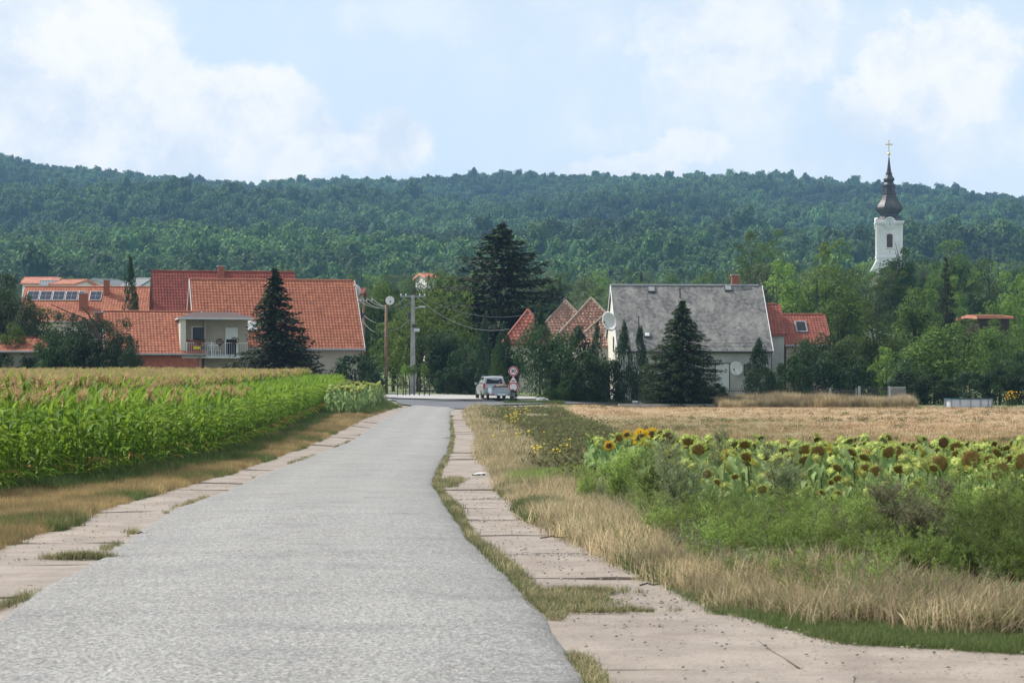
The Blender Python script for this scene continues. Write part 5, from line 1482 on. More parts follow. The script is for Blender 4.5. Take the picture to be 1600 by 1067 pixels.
# --- red annex right
d6 = 188.0
H6 = gable_house('red_tiled_annex', 'small red-tiled annex with a skylight right of the slate-roofed house', (at(1219, d6), d6, .1), R(4), 3.55, 2.6, zat(536, d6) - .1, zat(492, d6) - .1, 'plaster_pink', 'tile_red', ov=.25, ovg=.12, th=.30, verge='tile_red', vergew=.04)
s6 = (zat(492, d6) - zat(536, d6)) / 2.6
Mx = plane_matrix((1.0, -1.75, zat(492, d6) - .1 - 1.75 * s6 + .1), (1, 0, 0), (0, 2.6, 2.6 * s6)); o = MB().box(0, .95, 0, 1.35, 0, .07).build('skylight', M['zinc'], H6); o.matrix_local = Mx; MB().box(.12, .83, .12, 1.23, .072, .085).build('pane', M['glass'], o)
H7 = gable_house('red_tiled_lean_roof', 'narrow red-tiled roof between the slate roof and the annex', (at(1199, 187.2), 187.2, .1), R(3), 1.0, 2.2, zat(518, 185) - .1, zat(476, 187) - .1, 'plaster_grey', 'tile_red', ov=.2, ovg=.06, th=.30, verge='tile_red', vergew=.04, gutter=False)

# --- church
dC = 537.0; s_ = dC / FPX; xC = at(1389, dC); gC = Gf(xC, dC)
CH = empty('church', (xC, dC, gC), R(-6), 'white church with a dark onion spire and gilded cross', 'church')
zz = lambda row: zat(row, dC) - gC
hw = 18.2 * s_
MB().box(-hw, hw, -hw, hw, -2, zz(352)).build('tower', M['plaster_white'], CH)
for sx in (-1, 1):
    for sy in (-1, 1): MB().box(sx * hw - .28, sx * hw + .28, sy * hw - .28, sy * hw + .28, 0, zz(353)).build('pilaster', M['plaster_white'], CH)
for (r0, r1, ex) in ((404, 400, .35), (397, 395, .15), (413, 409, .45)): MB().box(-hw - ex, hw + ex, -hw - ex, hw + ex, zz(r0), zz(r1)).build('string_course', M['plaster_white'], CH)
MB().box(-hw - .35, hw + .35, -hw - .35, hw + .35, zz(352) + .003, zz(350)).build('cornice', M['plaster_white'], CH)
MB().box(-hw - .6, hw + .6, -hw - .6, hw + .6, zz(350) + .003, zz(346.5)).build('cornice', M['plaster_white'], CH)
# arched cornice over the clock (front and left)
def clock(rot):
    root = empty('clock', (0, 0, 0)); root.parent = CH; root.rotation_euler = (0, 0, rot); y = -hw - .62
    zc_ = zz(351.5)
    mb = MB(); n = 16
    for i in range(n):
        a0, a1 = math.pi * i / n, math.pi * (i + 1) / n
        for (ra, rb) in ((1.05, 1.45),):
            q = [(math.cos(a) * r_, y + yy_, zc_ + .2 + math.sin(a) * r_) for yy_ in (0, .9) for a, r_ in ((a0, ra), (a0, rb), (a1, rb), (a1, ra))]
            mb.add(q, [(0, 1, 2, 3), (7, 6, 5, 4), (1, 5, 6, 2), (0, 3, 7, 4)])
    mb.build('arch', M['plaster_white'], root)
    mb = MB(); mb.lathe([(1.12, y + .55), (1.12, y + .0), (.001, y - .0)], 28, (0, 0, zc_), 'y'); mb.build('dial', M['plaster_white'], root)
    mb = MB(); mb.lathe([(.93, y - .01), (.93, y - .05), (.001, y - .05)], 28, (0, 0, zc_), 'y'); f = mb.build('face', M['clock'], root)
    mb = MB()
    for k in range(12):
        a = k * math.pi / 6; Mm = Matrix.Translation((0, y - .052, zc_)) @ Matrix.Rotation(a, 4, 'Y'); mb.box(-.045, .045, -.03, 0, .62, .86, Mm)
    for (a, l, w_) in ((math.radians(185), .42, .06), (math.radians(0), .66, .04), (math.radians(125), .4, .05)):
        Mm = Matrix.Translation((0, y - .085, zc_)) @ Matrix.Rotation(a, 4, 'Y'); mb.box(-w_, w_, -.02, 0, -.1, l, Mm)
    mb.build('hands', M['black'], root)
clock(0); clock(-math.pi / 2)
def louver(rot):
    y = -hw - .02; w_, z0_, z1_ = .68, zz(388), zz(370)
    root = empty('belfry_window', (0, 0, 0)); root.parent = CH; root.rotation_euler = (0, 0, rot)
    mb = MB(); n = 10
    pts = [(-w_, z0_), (w_, z0_), (w_, z1_)] + [(w_ * math.cos(math.pi * k / n), z1_ + .5 * math.sin(math.pi * k / n)) for k in range(1, n)] + [(-w_, z1_)]
    mb.add([(a, y, b) for a, b in pts], [tuple(range(len(pts)))[::1]]); mb.build('opening', M['black'], root)
    sb = MB().box(-w_ + .02, w_ - .02, -.07, .0, 0, .09).mesh('louver', M['wood_brown'])
    k = 0
    while z0_ + .1 + k * .22 < z1_ + .3: link('louver', sb, root, (0, y - .005, z0_ + .1 + k * .22)); k += 1
    mb = MB()
    for sx in (-1, 1): mb.box(sx * (w_ + .1) - .1, sx * (w_ + .1) + .1, y - .12, y + .02, z0_, z1_)
    mb.build('surround', M['plaster_white'], root); MB().box(-w_ - .35, w_ + .35, y - .3, y + .02, z0_ - .22, z0_ - .003).build('sill', M['plaster_white'], root)
for r0 in (0, math.pi / 2, -math.pi / 2): louver(r0)
MB().box(-.12, .12, -hw - .03, -hw, zz(396.5), zz(393.5)).build('slit_window', M['black'], CH)
prof = [(346.4, 21.5), (344.5, 20.5), (341, 16.5), (338, 13.4), (335.5, 13.2), (333, 15.2), (330.5, 18.3), (327.5, 20.3), (324.5, 20.1), (321, 18.3), (318, 16.2), (314, 13.8), (310, 12.0), (305.5, 10.3), (304, 10.2), (303.6, 11.0), (302.2, 11.0), (301.8, 9.2),
        (291.5, 8.9), (291, 10.4), (289.6, 10.4), (288, 8.2), (285.5, 6.6), (283.5, 7.3), (281.5, 8.8), (279.5, 8.4), (277, 6.4), (274, 4.9), (272, 4.4), (271.6, 5.3), (270.6, 5.3), (270, 3.8), (262, 2.6), (254, 1.6), (246, .8)]
mb = MB(); mb.lathe([(r_ * s_ * 1.06, zz(row)) for row, r_ in prof], 8, rot=math.pi / 8); SP = mb.build('spire', M['spire'], CH)
# standing seams on the onion dome's eight ribs
mb = MB()
for k in range(8):
    a = math.pi / 8 + k * math.pi / 4; mb.tube([(math.cos(a) * r_ * s_ * 1.07, math.sin(a) * r_ * s_ * 1.07, zz(row)) for row, r_ in prof[:14]], .07, 4)
mb.build('seam', M['spire'], SP)
for k in range(4):
    a = k * math.pi / 2; o = MB().box(-.45, .45, -.06, .06, zz(300.5), zz(292.5)).build('lantern_opening', M['black'], SP, loc=(math.sin(a) * 8.9 * s_, -math.cos(a) * 8.9 * s_, 0)); o.rotation_euler = (0, 0, a)
mb = MB(); mb.tube([(0, 0, zz(246.5)), (0, 0, zz(242))], .10, 8); mb.lathe([(.06, zz(243.2)), (.32, zz(242)), (.40, zz(240.8)), (.32, zz(239.6)), (.06, zz(238.4))], 14); mb.build('ball', M['gold'], CH, True)
mb = MB(); mb.tube([(0, 0, zz(239)), (0, 0, zz(220))], .11, 6)
mb.box(-4.6 * s_, 4.6 * s_, -.09, .09, zz(226.8), zz(225.2))
for (cx, cz) in ((0, zz(219.6)), (-4.6 * s_, zz(226)), (4.6 * s_, zz(226))): mb.lathe([(.02, cz - .2), (.2, cz), (.02, cz + .2)], 8, (cx, 0, 0))
mb.build('cross', M['gold'], CH)
mb = MB(); L_ = 22; ww = 5.2
mb.add([(-ww, hw, -1), (ww, hw, -1), (ww, hw + L_, -1), (-ww, hw + L_, -1), (-ww, hw, zz(446)), (ww, hw, zz(446)), (ww, hw + L_, zz(446)), (-ww, hw + L_, zz(446)), (0, hw, zz(414)), (0, hw + L_, zz(414))], [(0, 1, 5, 8, 4), (1, 2, 6, 5), (2, 3, 7, 9, 6), (3, 0, 4, 7)])
mb.build('nave', M['plaster_white'], CH)
mb = MB()
for sg in (-1, 1):
    q = [(sg * (ww + .4), hw - .9, zz(449)), (sg * (ww + .4), hw + L_, zz(449)), (0, hw + L_, zz(412)), (0, hw - .9, zz(412))]; mb.add(q + [(a, b, c_ - .2) for a, b, c_ in q], [(0, 1, 2, 3), (7, 6, 5, 4), (0, 3, 7, 4)])
mb.build('nave_roof', M['pinktile'], CH)
mb = MB(); 
for sg in (-1, 1): mb.add([(sg * hw, -hw + .1, zz(404)), (sg * (hw + 1.6), -hw + .1, zz(424)), (sg * hw, -hw + .1, zz(424)), (sg * hw, hw, zz(404)), (sg * (hw + 1.6), hw, zz(424)), (sg * hw, hw, zz(424))], [(0, 1, 2), (3, 5, 4), (0, 3, 4, 1)])
mb.build('buttress', M['plaster_white'], CH)
#==PART3==
# ---------------------------------------------------------------- corn
def corn_leaf(seed, L=.78, W=.075, a0=65, a1=-60, seg=6, twist=.3):
    r_ = np.random.default_rng(seed); V = []; F = []; x = z = 0.0
    for i in range(seg + 1):
        u = i / seg; an = R(a0 + (a1 - a0) * u ** 1.15)
        w_ = W * (min(1, .35 + u * 2.6)) * (1 - u ** 2.6) + .002; tw = twist * u
        sy, sz = math.cos(tw), math.sin(tw)
        V += [(x, -w_ / 2 * sy, z + w_ * .20 - w_ / 2 * sz), (x, 0, z), (x, w_ / 2 * sy, z + w_ * .20 + w_ / 2 * sz)]
        x += L / seg * math.cos(an); z += L / seg * math.sin(an)
        if i: k = 3 * i; F += [(k - 3, k - 2, k + 1, k), (k - 2, k - 1, k + 2, k + 1)]
    return np.array(V), np.array(F)


LV = [corn_leaf(1, .80, .105), corn_leaf(2, .74, .11, 72, -35, twist=-.4), corn_leaf(3, .88, .10, 58, -80, twist=.6), corn_leaf(4, .62, .085, 80, 5, twist=-.2), corn_leaf(5, .75, .085, 40, -88, twist=.8)]
leafM = []
for t_ in (.15, .45, .8):
    for (v, f) in LV: leafM.append(npmesh('leaf', v, f, M['corn'], tint=np.full(len(f), t_)))
leafM.append(npmesh('leaf', LV[4][0], LV[4][1], M['corn'], tint=np.full(len(LV[4][1]), 1.0)))


def corn_spec(seed, h=1.72, tassel=True):
    """list of (leaf variant, tint, height, azimuth, scale)"""
    r_ = np.random.default_rng(seed); a0 = r_.uniform(0, 6.28); out = []; n = 11
    for i in range(n):
        u = i / (n - 1); z = .16 + (h - .30) * u; az = a0 + (i % 2) * math.pi + r_.normal(0, .35)
        lv = 4 if u < .2 else (3 if u > .85 else int(r_.choice([0, 1, 2])))
        ti = 1.0 if (u < .35 and r_.uniform() < .06) else float(r_.choice([.15, .45, .8]))
        out.append((lv, ti, z, az, r_.uniform(.8, 1.12) * (1.0 if u < .8 else .85)))
    return out


def stalk_mb(h): return MB().tube([(0, 0, -.05), (.01, 0, h * .5), (0, .015, h)], [.014, .011, .006], 5, cap=False)
def tassel_arr(seed, h):
    r_ = np.random.default_rng(seed); Cs = []; T = []; n = 15
    for i in range(n):
        a = r_.uniform(0, 6.28); t_ = np.array([math.cos(a) * .38, math.sin(a) * .38, 1.0]) if i else np.array([0, 0, 1.])
        L = r_.uniform(.16, .30); t_ = t_ / np.linalg.norm(t_); Cs.append(np.array([0, 0, h]) + t_ * L / 2); T.append(t_)
    Cs, T = np.array(Cs), np.array(T); return leaf_quads(Cs, r_.normal(0, 1, Cs.shape), T, .028, .30)


def corn_joined(seed, tassel=True):
    r_ = np.random.default_rng(seed); h = 1.72; V = []; F = []; T = []; MI = []; nv = 0
    s_ = stalk_mb(h); V.append(np.array(s_.v)); F.append(np.array(s_.f)); T.append(np.full(len(s_.f), .3)); MI.append(np.full(len(s_.f), 1)); nv = len(s_.v)
    for (lv, ti, z, az, sc) in corn_spec(seed, h):
        v, f = LV[lv]; c_, s2 = math.cos(az), math.sin(az); v = v * sc; v = np.column_stack([v[:, 0] * c_ - v[:, 1] * s2, v[:, 0] * s2 + v[:, 1] * c_, v[:, 2] + z])
        V.append(v); F.append(f + nv); T.append(np.full(len(f), ti)); MI.append(np.zeros(len(f))); nv += len(v)
    if tassel:
        P, f = tassel_arr(seed, h); V.append(P); F.append(f + nv); T.append(r_.uniform(0, .9, len(f))); MI.append(np.full(len(f), 2))
    return npmesh('corn_plant', np.concatenate(V), np.concatenate(F), [M['corn'], M['cornstalk'], M['tassel']], tint=np.concatenate(T), mat_idx=np.concatenate(MI))


rows = []
r_ = np.random.default_rng(77)
for k in range(40):
    dd_ = np.arange(36, 151.5, .225) + r_.uniform(0, .2); dd_ = dd_ + r_.normal(0, .03, len(dd_))
    xx = cornX(dd_) - .35 - k * .72 + r_.normal(0, .035, len(dd_))
    ok = (xx > -.238 * dd_ - 1.0) & (r_.uniform(0, 1, len(dd_)) > .03)
    if ok.any(): rows.append(np.column_stack([xx[ok], dd_[ok], np.full(ok.sum(), k)]))
ALL = np.concatenate(rows)
sel = (ALL[:, 2] <= 1) & (ALL[:, 1] > 39.5); order = np.argsort(np.where(sel, ALL[:, 1], 1e9))[:300]
indiv = ALL[order]; rest = np.delete(ALL, order, 0)
protoc = []
stm = stalk_mb(1.72).mesh('stalk', M['cornstalk'])
for i in range(7):
    h = 1.72; pl = bpy.data.objects.new('corn_plant', None); COL.objects.link(pl)
    link('stalk', stm, pl)
    for (lv, ti, z, az, sc) in corn_spec(900 + i, h):
        mi = 15 if ti == 1.0 else {.15: 0, .45: 1, .8: 2}[ti] * 5 + lv
        link('leaf', leafM[mi], pl, (0, 0, z), (0, 0, az), (sc, sc, sc))
    if i % 3 == 0:
        P, f = tassel_arr(910 + i, h); link('tassel', npmesh('tassel', P, f, M['tassel'], tint=np.linspace(0, .9, len(f))), pl)
    protoc.append(pl)
used = set()
for q_, (x, d, k) in enumerate(indiv):
    i = int(r_.integers(0, 7)); pl = protoc[i] if i not in used else copy_tree(protoc[i]); used.add(i)
    s = r_.uniform(.86, 1.0); pl.location = (x, d, Gf(x, d)); pl.rotation_euler = (r_.normal(0, .04), r_.normal(0, .04) + .03, r_.uniform(0, 6.28)); pl.scale = (s, s, s)
    row_ = 'front' if k == 0 else 'second'
    has = any(c_.name.startswith('tassel') for c_ in pl.children)
    seg_ = 'nearest the camera' if d < 47 else ('in its nearer half' if d < 57 else 'in its farther half')
    tag(pl, 'green corn plant %s in the %s row %s' % ('with tan tassel' if has else 'without tassel', row_, seg_), 'corn plant', 'corn plants %s, %s row %s' % ('with tassel' if has else 'without tassel', row_, seg_))
C_corn = proto_collection('cornp', [corn_joined(930 + i, True) for i in range(5)] + [corn_joined(940 + i, False) for i in range(3)])
n = len(rest); fr = rest[:, 2] <= 2
idx = np.where(fr, r_.integers(5, 8, n), np.where(r_.uniform(0, 1, n) < .93, r_.integers(0, 5, n), r_.integers(5, 8, n)))
s = r_.uniform(.93, 1.08, n) * (1 + .04 * fbm(rest[:, 0] / 3, rest[:, 1] / 5, 55)) * np.where(fr, .93, 1.08)
scatter('corn_field', np.column_stack([rest[:, :2], G(rest[:, 0], rest[:, 1])]), np.column_stack([r_.normal(0, .05, n), r_.normal(0, .05, n) + .03, r_.uniform(0, 6.28, n)]),
        np.column_stack([s, s, s]), idx, C_corn, 'dense corn field with tan tassels behind its front rows', 'corn')

# ---------------------------------------------------------------- sunflowers
def heart_leaf(seed):
    r_ = np.random.default_rng(seed); L = .17; W = .15
    rowsl = [(0, .25), (.10, .80), (.22, .84), (.30, 1.0), (.45, .82), (.52, .84), (.70, .50), (.86, .27), (1.0, .02)]
    V = []; F = []
    for i, (u, w_) in enumerate(rowsl):
        dz = .05 - .17 * u ** 1.7; V += [(.03 + u * L, -w_ * W / 2, dz + .03 * w_ + .010 * math.sin(i * 2.4)), (.03 + u * L, 0, dz - .012), (.03 + u * L, w_ * W / 2, dz + .03 * w_ + .010 * math.sin(i * 2.1 + 1))]
        if i: k = 3 * i; F += [(k - 3, k - 2, k + 1, k), (k - 2, k - 1, k + 2, k + 1)]
    V += [(0, -.003, 0), (0, .003, 0), (.035, .003, .05), (.035, -.003, .05)]; k = len(V) - 4; F.append((k, k + 1, k + 2, k + 3))
    return np.array(V), np.array(F)


HL = heart_leaf(1)


def head_parts(kind, seed):
    """head facing +x local: back (with bracts), disc, petals"""
    r_ = np.random.default_rng(seed); rr = {'ochre': .088, 'dark': .09, 'fresh': .06, 'small': .065}[kind]
    rotM = Matrix.Rotation(R(90), 4, 'Y')
    def tf(v): return [tuple(rotM @ Vector(p)) for p in v]
    mb = MB(); mb.lathe([(.01, -.055), (rr * .55, -.045), (rr * .95, -.02), (rr * 1.04, .0), (rr * .96, .006)], 14); bk = np.array(tf(mb.v)); bf = [f for f in mb.f if len(f) == 4]
    C_, N_, T_ = [], [], []
    for i in range(44):
        a = r_.uniform(0, 6.28); o_ = np.array([0, math.cos(a), math.sin(a)]); C_.append(o_ * rr * 1.15 + [r_.uniform(-.03, .01), 0, 0]); T_.append(o_ + [r_.uniform(-.8, .5), 0, 0]); N_.append(np.array([1, 0, 0]) + r_.normal(0, .4, 3))
    P, F = leaf_quads(np.array(C_), np.array(N_), np.array(T_), .030, .075)
    V = np.concatenate([bk, P]); Fa = np.concatenate([np.array(bf), F + len(bk)])
    back = npmesh('head', V, Fa, M['sf_bract'], tint=r_.uniform(0, .92, len(Fa)))
    mb = MB(); mb.lathe([(rr * .98, .004), (rr * .9, .016), (rr * .55, .024), (rr * .2, .020), (.002, .018)], 16); mb.v = tf(mb.v)
    disc = mb.mesh('disc', M['sf_disc_dark'] if kind in ('dark', 'fresh') else M['sf_disc'], True); pet = None
    if kind in ('fresh', 'small'):
        C_, N_, T_ = [], [], []
        for i in range(24 if kind == 'fresh' else 9):
            a = i * 6.283 / 24 + r_.normal(0, .08) if kind == 'fresh' else r_.uniform(0, 3); o_ = np.array([0, math.cos(a), math.sin(a)]); C_.append(o_ * (rr + .035) + [.004, 0, 0]); T_.append(o_ + [.15, 0, 0]); N_.append(np.array([1, 0, 0]) + r_.normal(0, .25, 3))
        P, F = leaf_quads(np.array(C_), np.array(N_), np.array(T_), .032, .085); pet = npmesh('petal', P, F, M['sf_petal'], tint=r_.uniform(0, .9, len(F)))
    return back, disc, pet


HEADS = {k: head_parts(k, 50 + i) for i, k in enumerate(('ochre', 'dark', 'fresh', 'small'))}
sfleafM = [npmesh('leaf', HL[0], HL[1], M['sf_leaf'], tint=np.full(len(HL[1]), t_)) for t_ in (.1, .35, .6, .85)]


def sun_plant(h, kind, seed, yaw, pitch, label=None, loc=None, hs=1.0, group=None):
    r_ = np.random.default_rng(seed); pl = bpy.data.objects.new('sunflower', None); COL.objects.link(pl)
    fw = np.array([math.cos(yaw), math.sin(yaw)])
    mb = MB(); mb.tube([(0, 0, -.05), (.01, 0, h * .6), (fw[0] * .02, fw[1] * .02, h * .93), (fw[0] * .035, fw[1] * .035, h * .99), (fw[0] * .03, fw[1] * .03, h)], [.011, .010, .008, .007, .006], 6)
    link('stem', mb.mesh('stem', M['stem']), pl)
    for i in range(9):
        u = .25 + .70 * i / 8; s_ = r_.uniform(.75, 1.2) * (1.25 - .3 * u); link('leaf', sfleafM[int(r_.integers(0, 4))], pl, (0, 0, h * u), (r_.normal(0, .3), r_.normal(.45, .35), i * 2.4 + r_.normal(0, .3)), (s_, s_, s_))
    b, d_, p_ = HEADS[kind]
    hd = link('head', b, pl, (fw[0] * .055, fw[1] * .055, h - .01), (0, pitch, yaw), (hs, hs, hs)); link('disc', d_, hd)
    if p_: link('petal', p_, hd)
    if loc is not None: pl.location = loc
    return tag(pl, label, 'sunflower' if label else None, group)


SF = []
GS = 'mature sunflowers of the plot'
for (px, row, d_, kind, hs, yaw, lb) in (
    (1002, 683, 38.5, 'fresh', 1.25, -95, 'large fresh yellow sunflower, biggest of the open blooms'),
    (1018, 677, 39.5, 'fresh', 1.0, -85, 'fresh yellow sunflower just above and right of the biggest bloom'),
    (997, 676, 41.0, 'fresh', .85, -70, 'half-hidden yellow sunflower behind the biggest bloom'),
    (980, 678, 40.5, 'fresh', .70, -100, 'small yellow sunflower left of the biggest bloom'),
    (952, 695, 37.0, 'fresh', .75, -100, 'lone small yellow sunflower at the far left of the plot'),
    (1050, 711, 35.0, 'fresh', .95, -110, 'yellow sunflower blooming low below the dark heads'),
    (1054, 729, 33.5, 'fresh', .70, -80, 'small yellow sunflower lowest on the left, turned sideways'),
    (1111, 700, 37.0, 'fresh', .75, -30, 'orange-yellow sunflower turned away to the right, near the sage weed'),
    (1030, 680, 39.0, 'dark', .95, -80, 'dark brown sunflower head between bloom and largest dark head'),
    (1042, 685, 38.0, 'dark', 1.35, -75, 'largest dark brown sunflower head on the left of the plot'),
    (1080, 692, 37.0, 'dark', 1.2, -40, 'dark drooping sunflower head hanging right of the largest dark one'),
    (1235, 718, 34.5, 'ochre', 1.05, -95, 'ochre sunflower head left of the crescent-shaped head'),
    (1259, 719, 34.0, 'ochre', 1.3, -100, 'ochre sunflower head partly covered by its leaf'),
    (1357, 712, 34.0, 'ochre', 1.25, -150, 'tall ochre sunflower head turned left, mid plot'),
    (1398, 706, 35.0, 'ochre', 1.2, -60, 'golden ochre sunflower head with drooping leaves above'),
    (1467, 723, 33.0, 'ochre', 1.40, -95, 'round dark-ochre sunflower head, lower of the two big round ones'),
    (1516, 716, 32.5, 'ochre', 1.55, -90, 'big round ochre sunflower head, highest of the two big round ones'),
    (1473, 690, 38.5, 'dark', 1.0, -85, 'small dark sunflower head standing highest near the field edge'),
    (1560, 735, 31.5, 'ochre', 1.45, -60, 'ochre sunflower head turned right near the picture edge'),
    (1591, 721, 32.0, 'ochre', 1.5, -50, 'golden ochre sunflower head cut by the picture edge'),
    (1568, 782, 29.0, 'ochre', 1.2, -120, 'low ochre sunflower head under the others at the right edge')):
    x = at(px, d_); g_ = Gf(x, d_); h = zat(row, d_) - g_
    sun_plant(max(h, .3), kind, int(px), R(yaw + random.uniform(-6, 6)), R(random.uniform(-5, 14)), lb, (x, d_, g_), hs, GS)
# the rest of the plot
P = []
for d_ in np.arange(28.5, 46.5, .46):
    for x in np.arange(float(sfL(d_)) + .2, .226 * d_ + 1.2, .42): P.append((x + random.uniform(-.14, .14), d_ + random.uniform(-.14, .14)))
P = np.array(sorted(P, key=lambda p: p[1])); near = P[:278]; restS = P[278:]
variants = []
r_ = np.random.default_rng(91)
for i in range(14):
    kind = ['ochre', 'dark', 'ochre', 'small', 'ochre', 'ochre', 'ochre', 'dark', 'ochre', 'dark', 'ochre', 'small', 'ochre', 'ochre'][i]
    facing = i % 2 == 0
    yaw = R(-90 + r_.uniform(-75, 75)) if facing else R(r_.uniform(20, 160)); variants.append((sun_plant(r_.uniform(.80, .98), kind, 960 + i, yaw, R(r_.uniform(10, 55)), hs=r_.uniform(.72, 1.05)), kind, facing))
kw = {'ochre': 'ochre', 'dark': 'dark brown', 'small': 'small faded'}
usedv = set()
for (x, d_) in near:
    i = int(r_.integers(0, 14)); src, kind, facing = variants[i]; pl = copy_tree(src) if i in usedv else src; usedv.add(i)
    sc = r_.uniform(.88, 1.12) * (.62 if d_ < 30.5 else .8 if d_ < 32 else 1); pl.location = (x, d_, Gf(x, d_)); pl.rotation_euler = (r_.normal(0, .05), r_.normal(0, .05), r_.normal(0, .35)); pl.scale = (sc,) * 3
    wh = 'left part' if x < 4.2 else ('middle part' if x < 6.4 else 'right part')
    dp = 'front rows' if d_ < 34 else 'rear rows'
    lb = 'sunflower with %s head %s, %s, %s' % (kw[kind], 'facing the road' if facing else 'turned away', dp, wh)
    tag(pl, lb, 'sunflower', lb.replace('sunflower', 'sunflowers', 1))


def sun_joined(seed, h, kind, yaw, pitch, hs):
    r_ = np.random.default_rng(seed); V = []; F = []; T = []; MI = []; nv = 0
    def add(v, f, t_, m_):
        nonlocal nv
        V.append(v); F.append(np.asarray(f) + nv); T.append(np.full(len(f), t_) if np.isscalar(t_) else t_); MI.append(np.full(len(f), m_)); nv += len(v)
    mb = MB(); mb.tube([(0, 0, -.05), (0, 0, h)], [.011, .007], 4, cap=False); add(np.array(mb.v), mb.f, .2, 0)
    for i in range(9):
        u = .25 + .7 * i / 8; s_ = r_.uniform(.75, 1.2) * (1.25 - .3 * u); Mx = Matrix.Translation((0, 0, h * u)) @ Matrix.Rotation(i * 2.4 + r_.normal(0, .3), 4, 'Z') @ Matrix.Rotation(r_.normal(.45, .35), 4, 'Y') @ Matrix.Scale(s_, 4)
        add(np.array([Mx @ Vector(v) for v in HL[0]]), HL[1], r_.uniform(0, .9), 0)
    b, d_, p_ = HEADS[kind]; Mx = Matrix.Translation((math.cos(yaw) * .05, math.sin(yaw) * .05, h)) @ Matrix.Rotation(yaw, 4, 'Z') @ Matrix.Rotation(pitch, 4, 'Y') @ Matrix.Scale(hs, 4)
    for me, m_ in ((b, 1), (d_, 2)):
        vs = np.array([Mx @ v.co for v in me.vertices]); fs = [tuple(p.vertices) for p in me.polygons if len(p.vertices) == 4]; add(vs, fs, r_.uniform(0, .9, len(fs)), m_)
    return npmesh('sunflower', np.concatenate(V), np.concatenate(F), [M['sf_leaf'], M['sf_bract'], M['sf_disc'] if kind == 'ochre' else M['sf_disc_dark']], tint=np.concatenate(T), mat_idx=np.concatenate(MI))


C_sf = proto_collection('sfp', [sun_joined(980 + i, .92, ['ochre', 'dark'][i % 2], R(-90 + (-50, 130, 160, 200, 100, 150)[i]), R(20 + 6 * i), .75) for i in range(6)])
rand_scatter('sunflower_field', restS, C_sf, 6, .9, 1.15, 'back rows of drooping sunflowers along the stubble field', 'sunflowers', seed=21, tiltmax=.05, mod=.04)
P = []
for d_ in np.arange(116, 143, .7):
    for x in np.arange(float(cornX(d_)) + .5, float(vergeL(min(d_, 137))) - .9, .45): P.append((x + random.uniform(-.1, .1), d_ + random.uniform(-.2, .2)))
rand_scatter('small_sunflower_patch', np.array(P), C_sf, 6, 1.25, 1.6, 'small sunflower patch between the corn end and the pole', 'sunflowers', seed=22, tiltmax=.05, mod=.05)
# grass on the banks around the junction
xy = field_pts(2600, 118, 159, lambda d: np.interp(d, [118, 145, 159], [-8.6, -11.5, -13]), lambda d: np.interp(d, [118, 138, 143, 152, 159], [-7.6, -6.6, -7.8, -8.3, -9.2]), 221, 1.0)
rand_scatter('green_grass', xy, C_green, 5, 1.0, 2.2, 'green grass bank beside the junction, left of the road', 'grass', seed=23)
xy = field_pts(2600, 165.5, 168, lambda d: d * 0 + 2.0, lambda d: d * 0 + 17, 222, 1.0)
xy[:, 1] = np.maximum(xy[:, 1], 164.4 + np.clip(xy[:, 0], 0, 20) * .12)
rand_scatter('green_grass', xy, C_green, 5, 1.2, 2.4, 'green grass verge before the iron fence', 'grass', seed=24)
xy = field_pts(2600, 159, 165, lambda d: d * 0 + at(1118, 162), lambda d: d * 0 + at(1425, 162), 223, 1.0)
C_dt2 = proto_collection('tall_straw', [blades(40, .12, .5, 1.0, .014, .3, [M['dry'], M['olive']], 820 + i, wind=.1, share=.8) for i in range(4)])
rand_scatter('tall_dry_grass', xy, C_dt2, 4, .7, 1.15, 'tall straw-coloured grass along the edge of the stubble field', 'dry grass', seed=25)
xy = field_pts(1000, 157.5, 160, lambda d: d * 0 - .5, lambda d: d * 0 + 3.5, 224, 1.0)
rand_scatter('green_grass', xy, C_green, 5, 1.0, 1.6, 'green grass around the foot of the sign post', 'grass', seed=26)

# ---------------------------------------------------------------- poles and wires
def wires(a, b, sag, r_=.022, n=14):
    a, b = Vector(a), Vector(b); mb = MB(); mb.tube([a.lerp(b, i / n) - Vector((0, 0, sag * 4 * (i / n) * (1 - i / n))) for i in range(n + 1)], r_, 4); return mb


def P3(px, row, d): return Vector((at(px, d), d, zat(row, d)))


dP = 185.0; g_ = Gf(at(645, dP), dP); top = zat(461, dP) - g_
PC = empty('concrete_pole', (at(645, dP), dP, g_), 0, 'tapered grey concrete pole with a small lamp bracket', 'utility pole')
mb = MB(); mb.add([(-.24, -.16, -.3), (.24, -.16, -.3), (.24, .16, -.3), (-.24, .16, -.3), (-.13, -.10, top), (.13, -.10, top), (.13, .10, top), (-.13, .10, top)], [(0, 1, 5, 4), (1, 2, 6, 5), (2, 3, 7, 6), (3, 0, 4, 7), (4, 5, 6, 7)]); mb.build('pole', M['concrete'], PC)
MB().box(-1.0, 1.0, -.05, .05, top - .16, top - .06).build('crossarm', M['zinc'], PC)
mb = MB(); mb.tube([(.13, 0, zat(481, dP) - g_), (.95, -.1, zat(479.5, dP) - g_)], .035, 6); mb.box(.55, 1.0, -.2, .0, zat(480, dP) - g_ - .03, zat(478, dP) - g_); mb.build('lamp_bracket', M['offwhite'], PC)
MB().box(.12, .55, -.22, .05, zat(518, dP) - g_, zat(513, dP) - g_).build('junction_box', M['offwhite'], PC)
MB().box(-.05, .2, -.2, -.101, zat(512, dP) - g_, zat(507, dP) - g_).build('meter_box', M['darkmetal'], PC)
MB().box(-.36, -.14, -.1, .1, zat(497, dP) - g_, zat(488, dP) - g_).build('cable_joint', M['darkmetal'], PC)
ins = MB().lathe([(.02, 0), (.06, .02), (.045, .08), (.06, .10), (.02, .16)], 8).mesh('insulator', M['offwhite'])
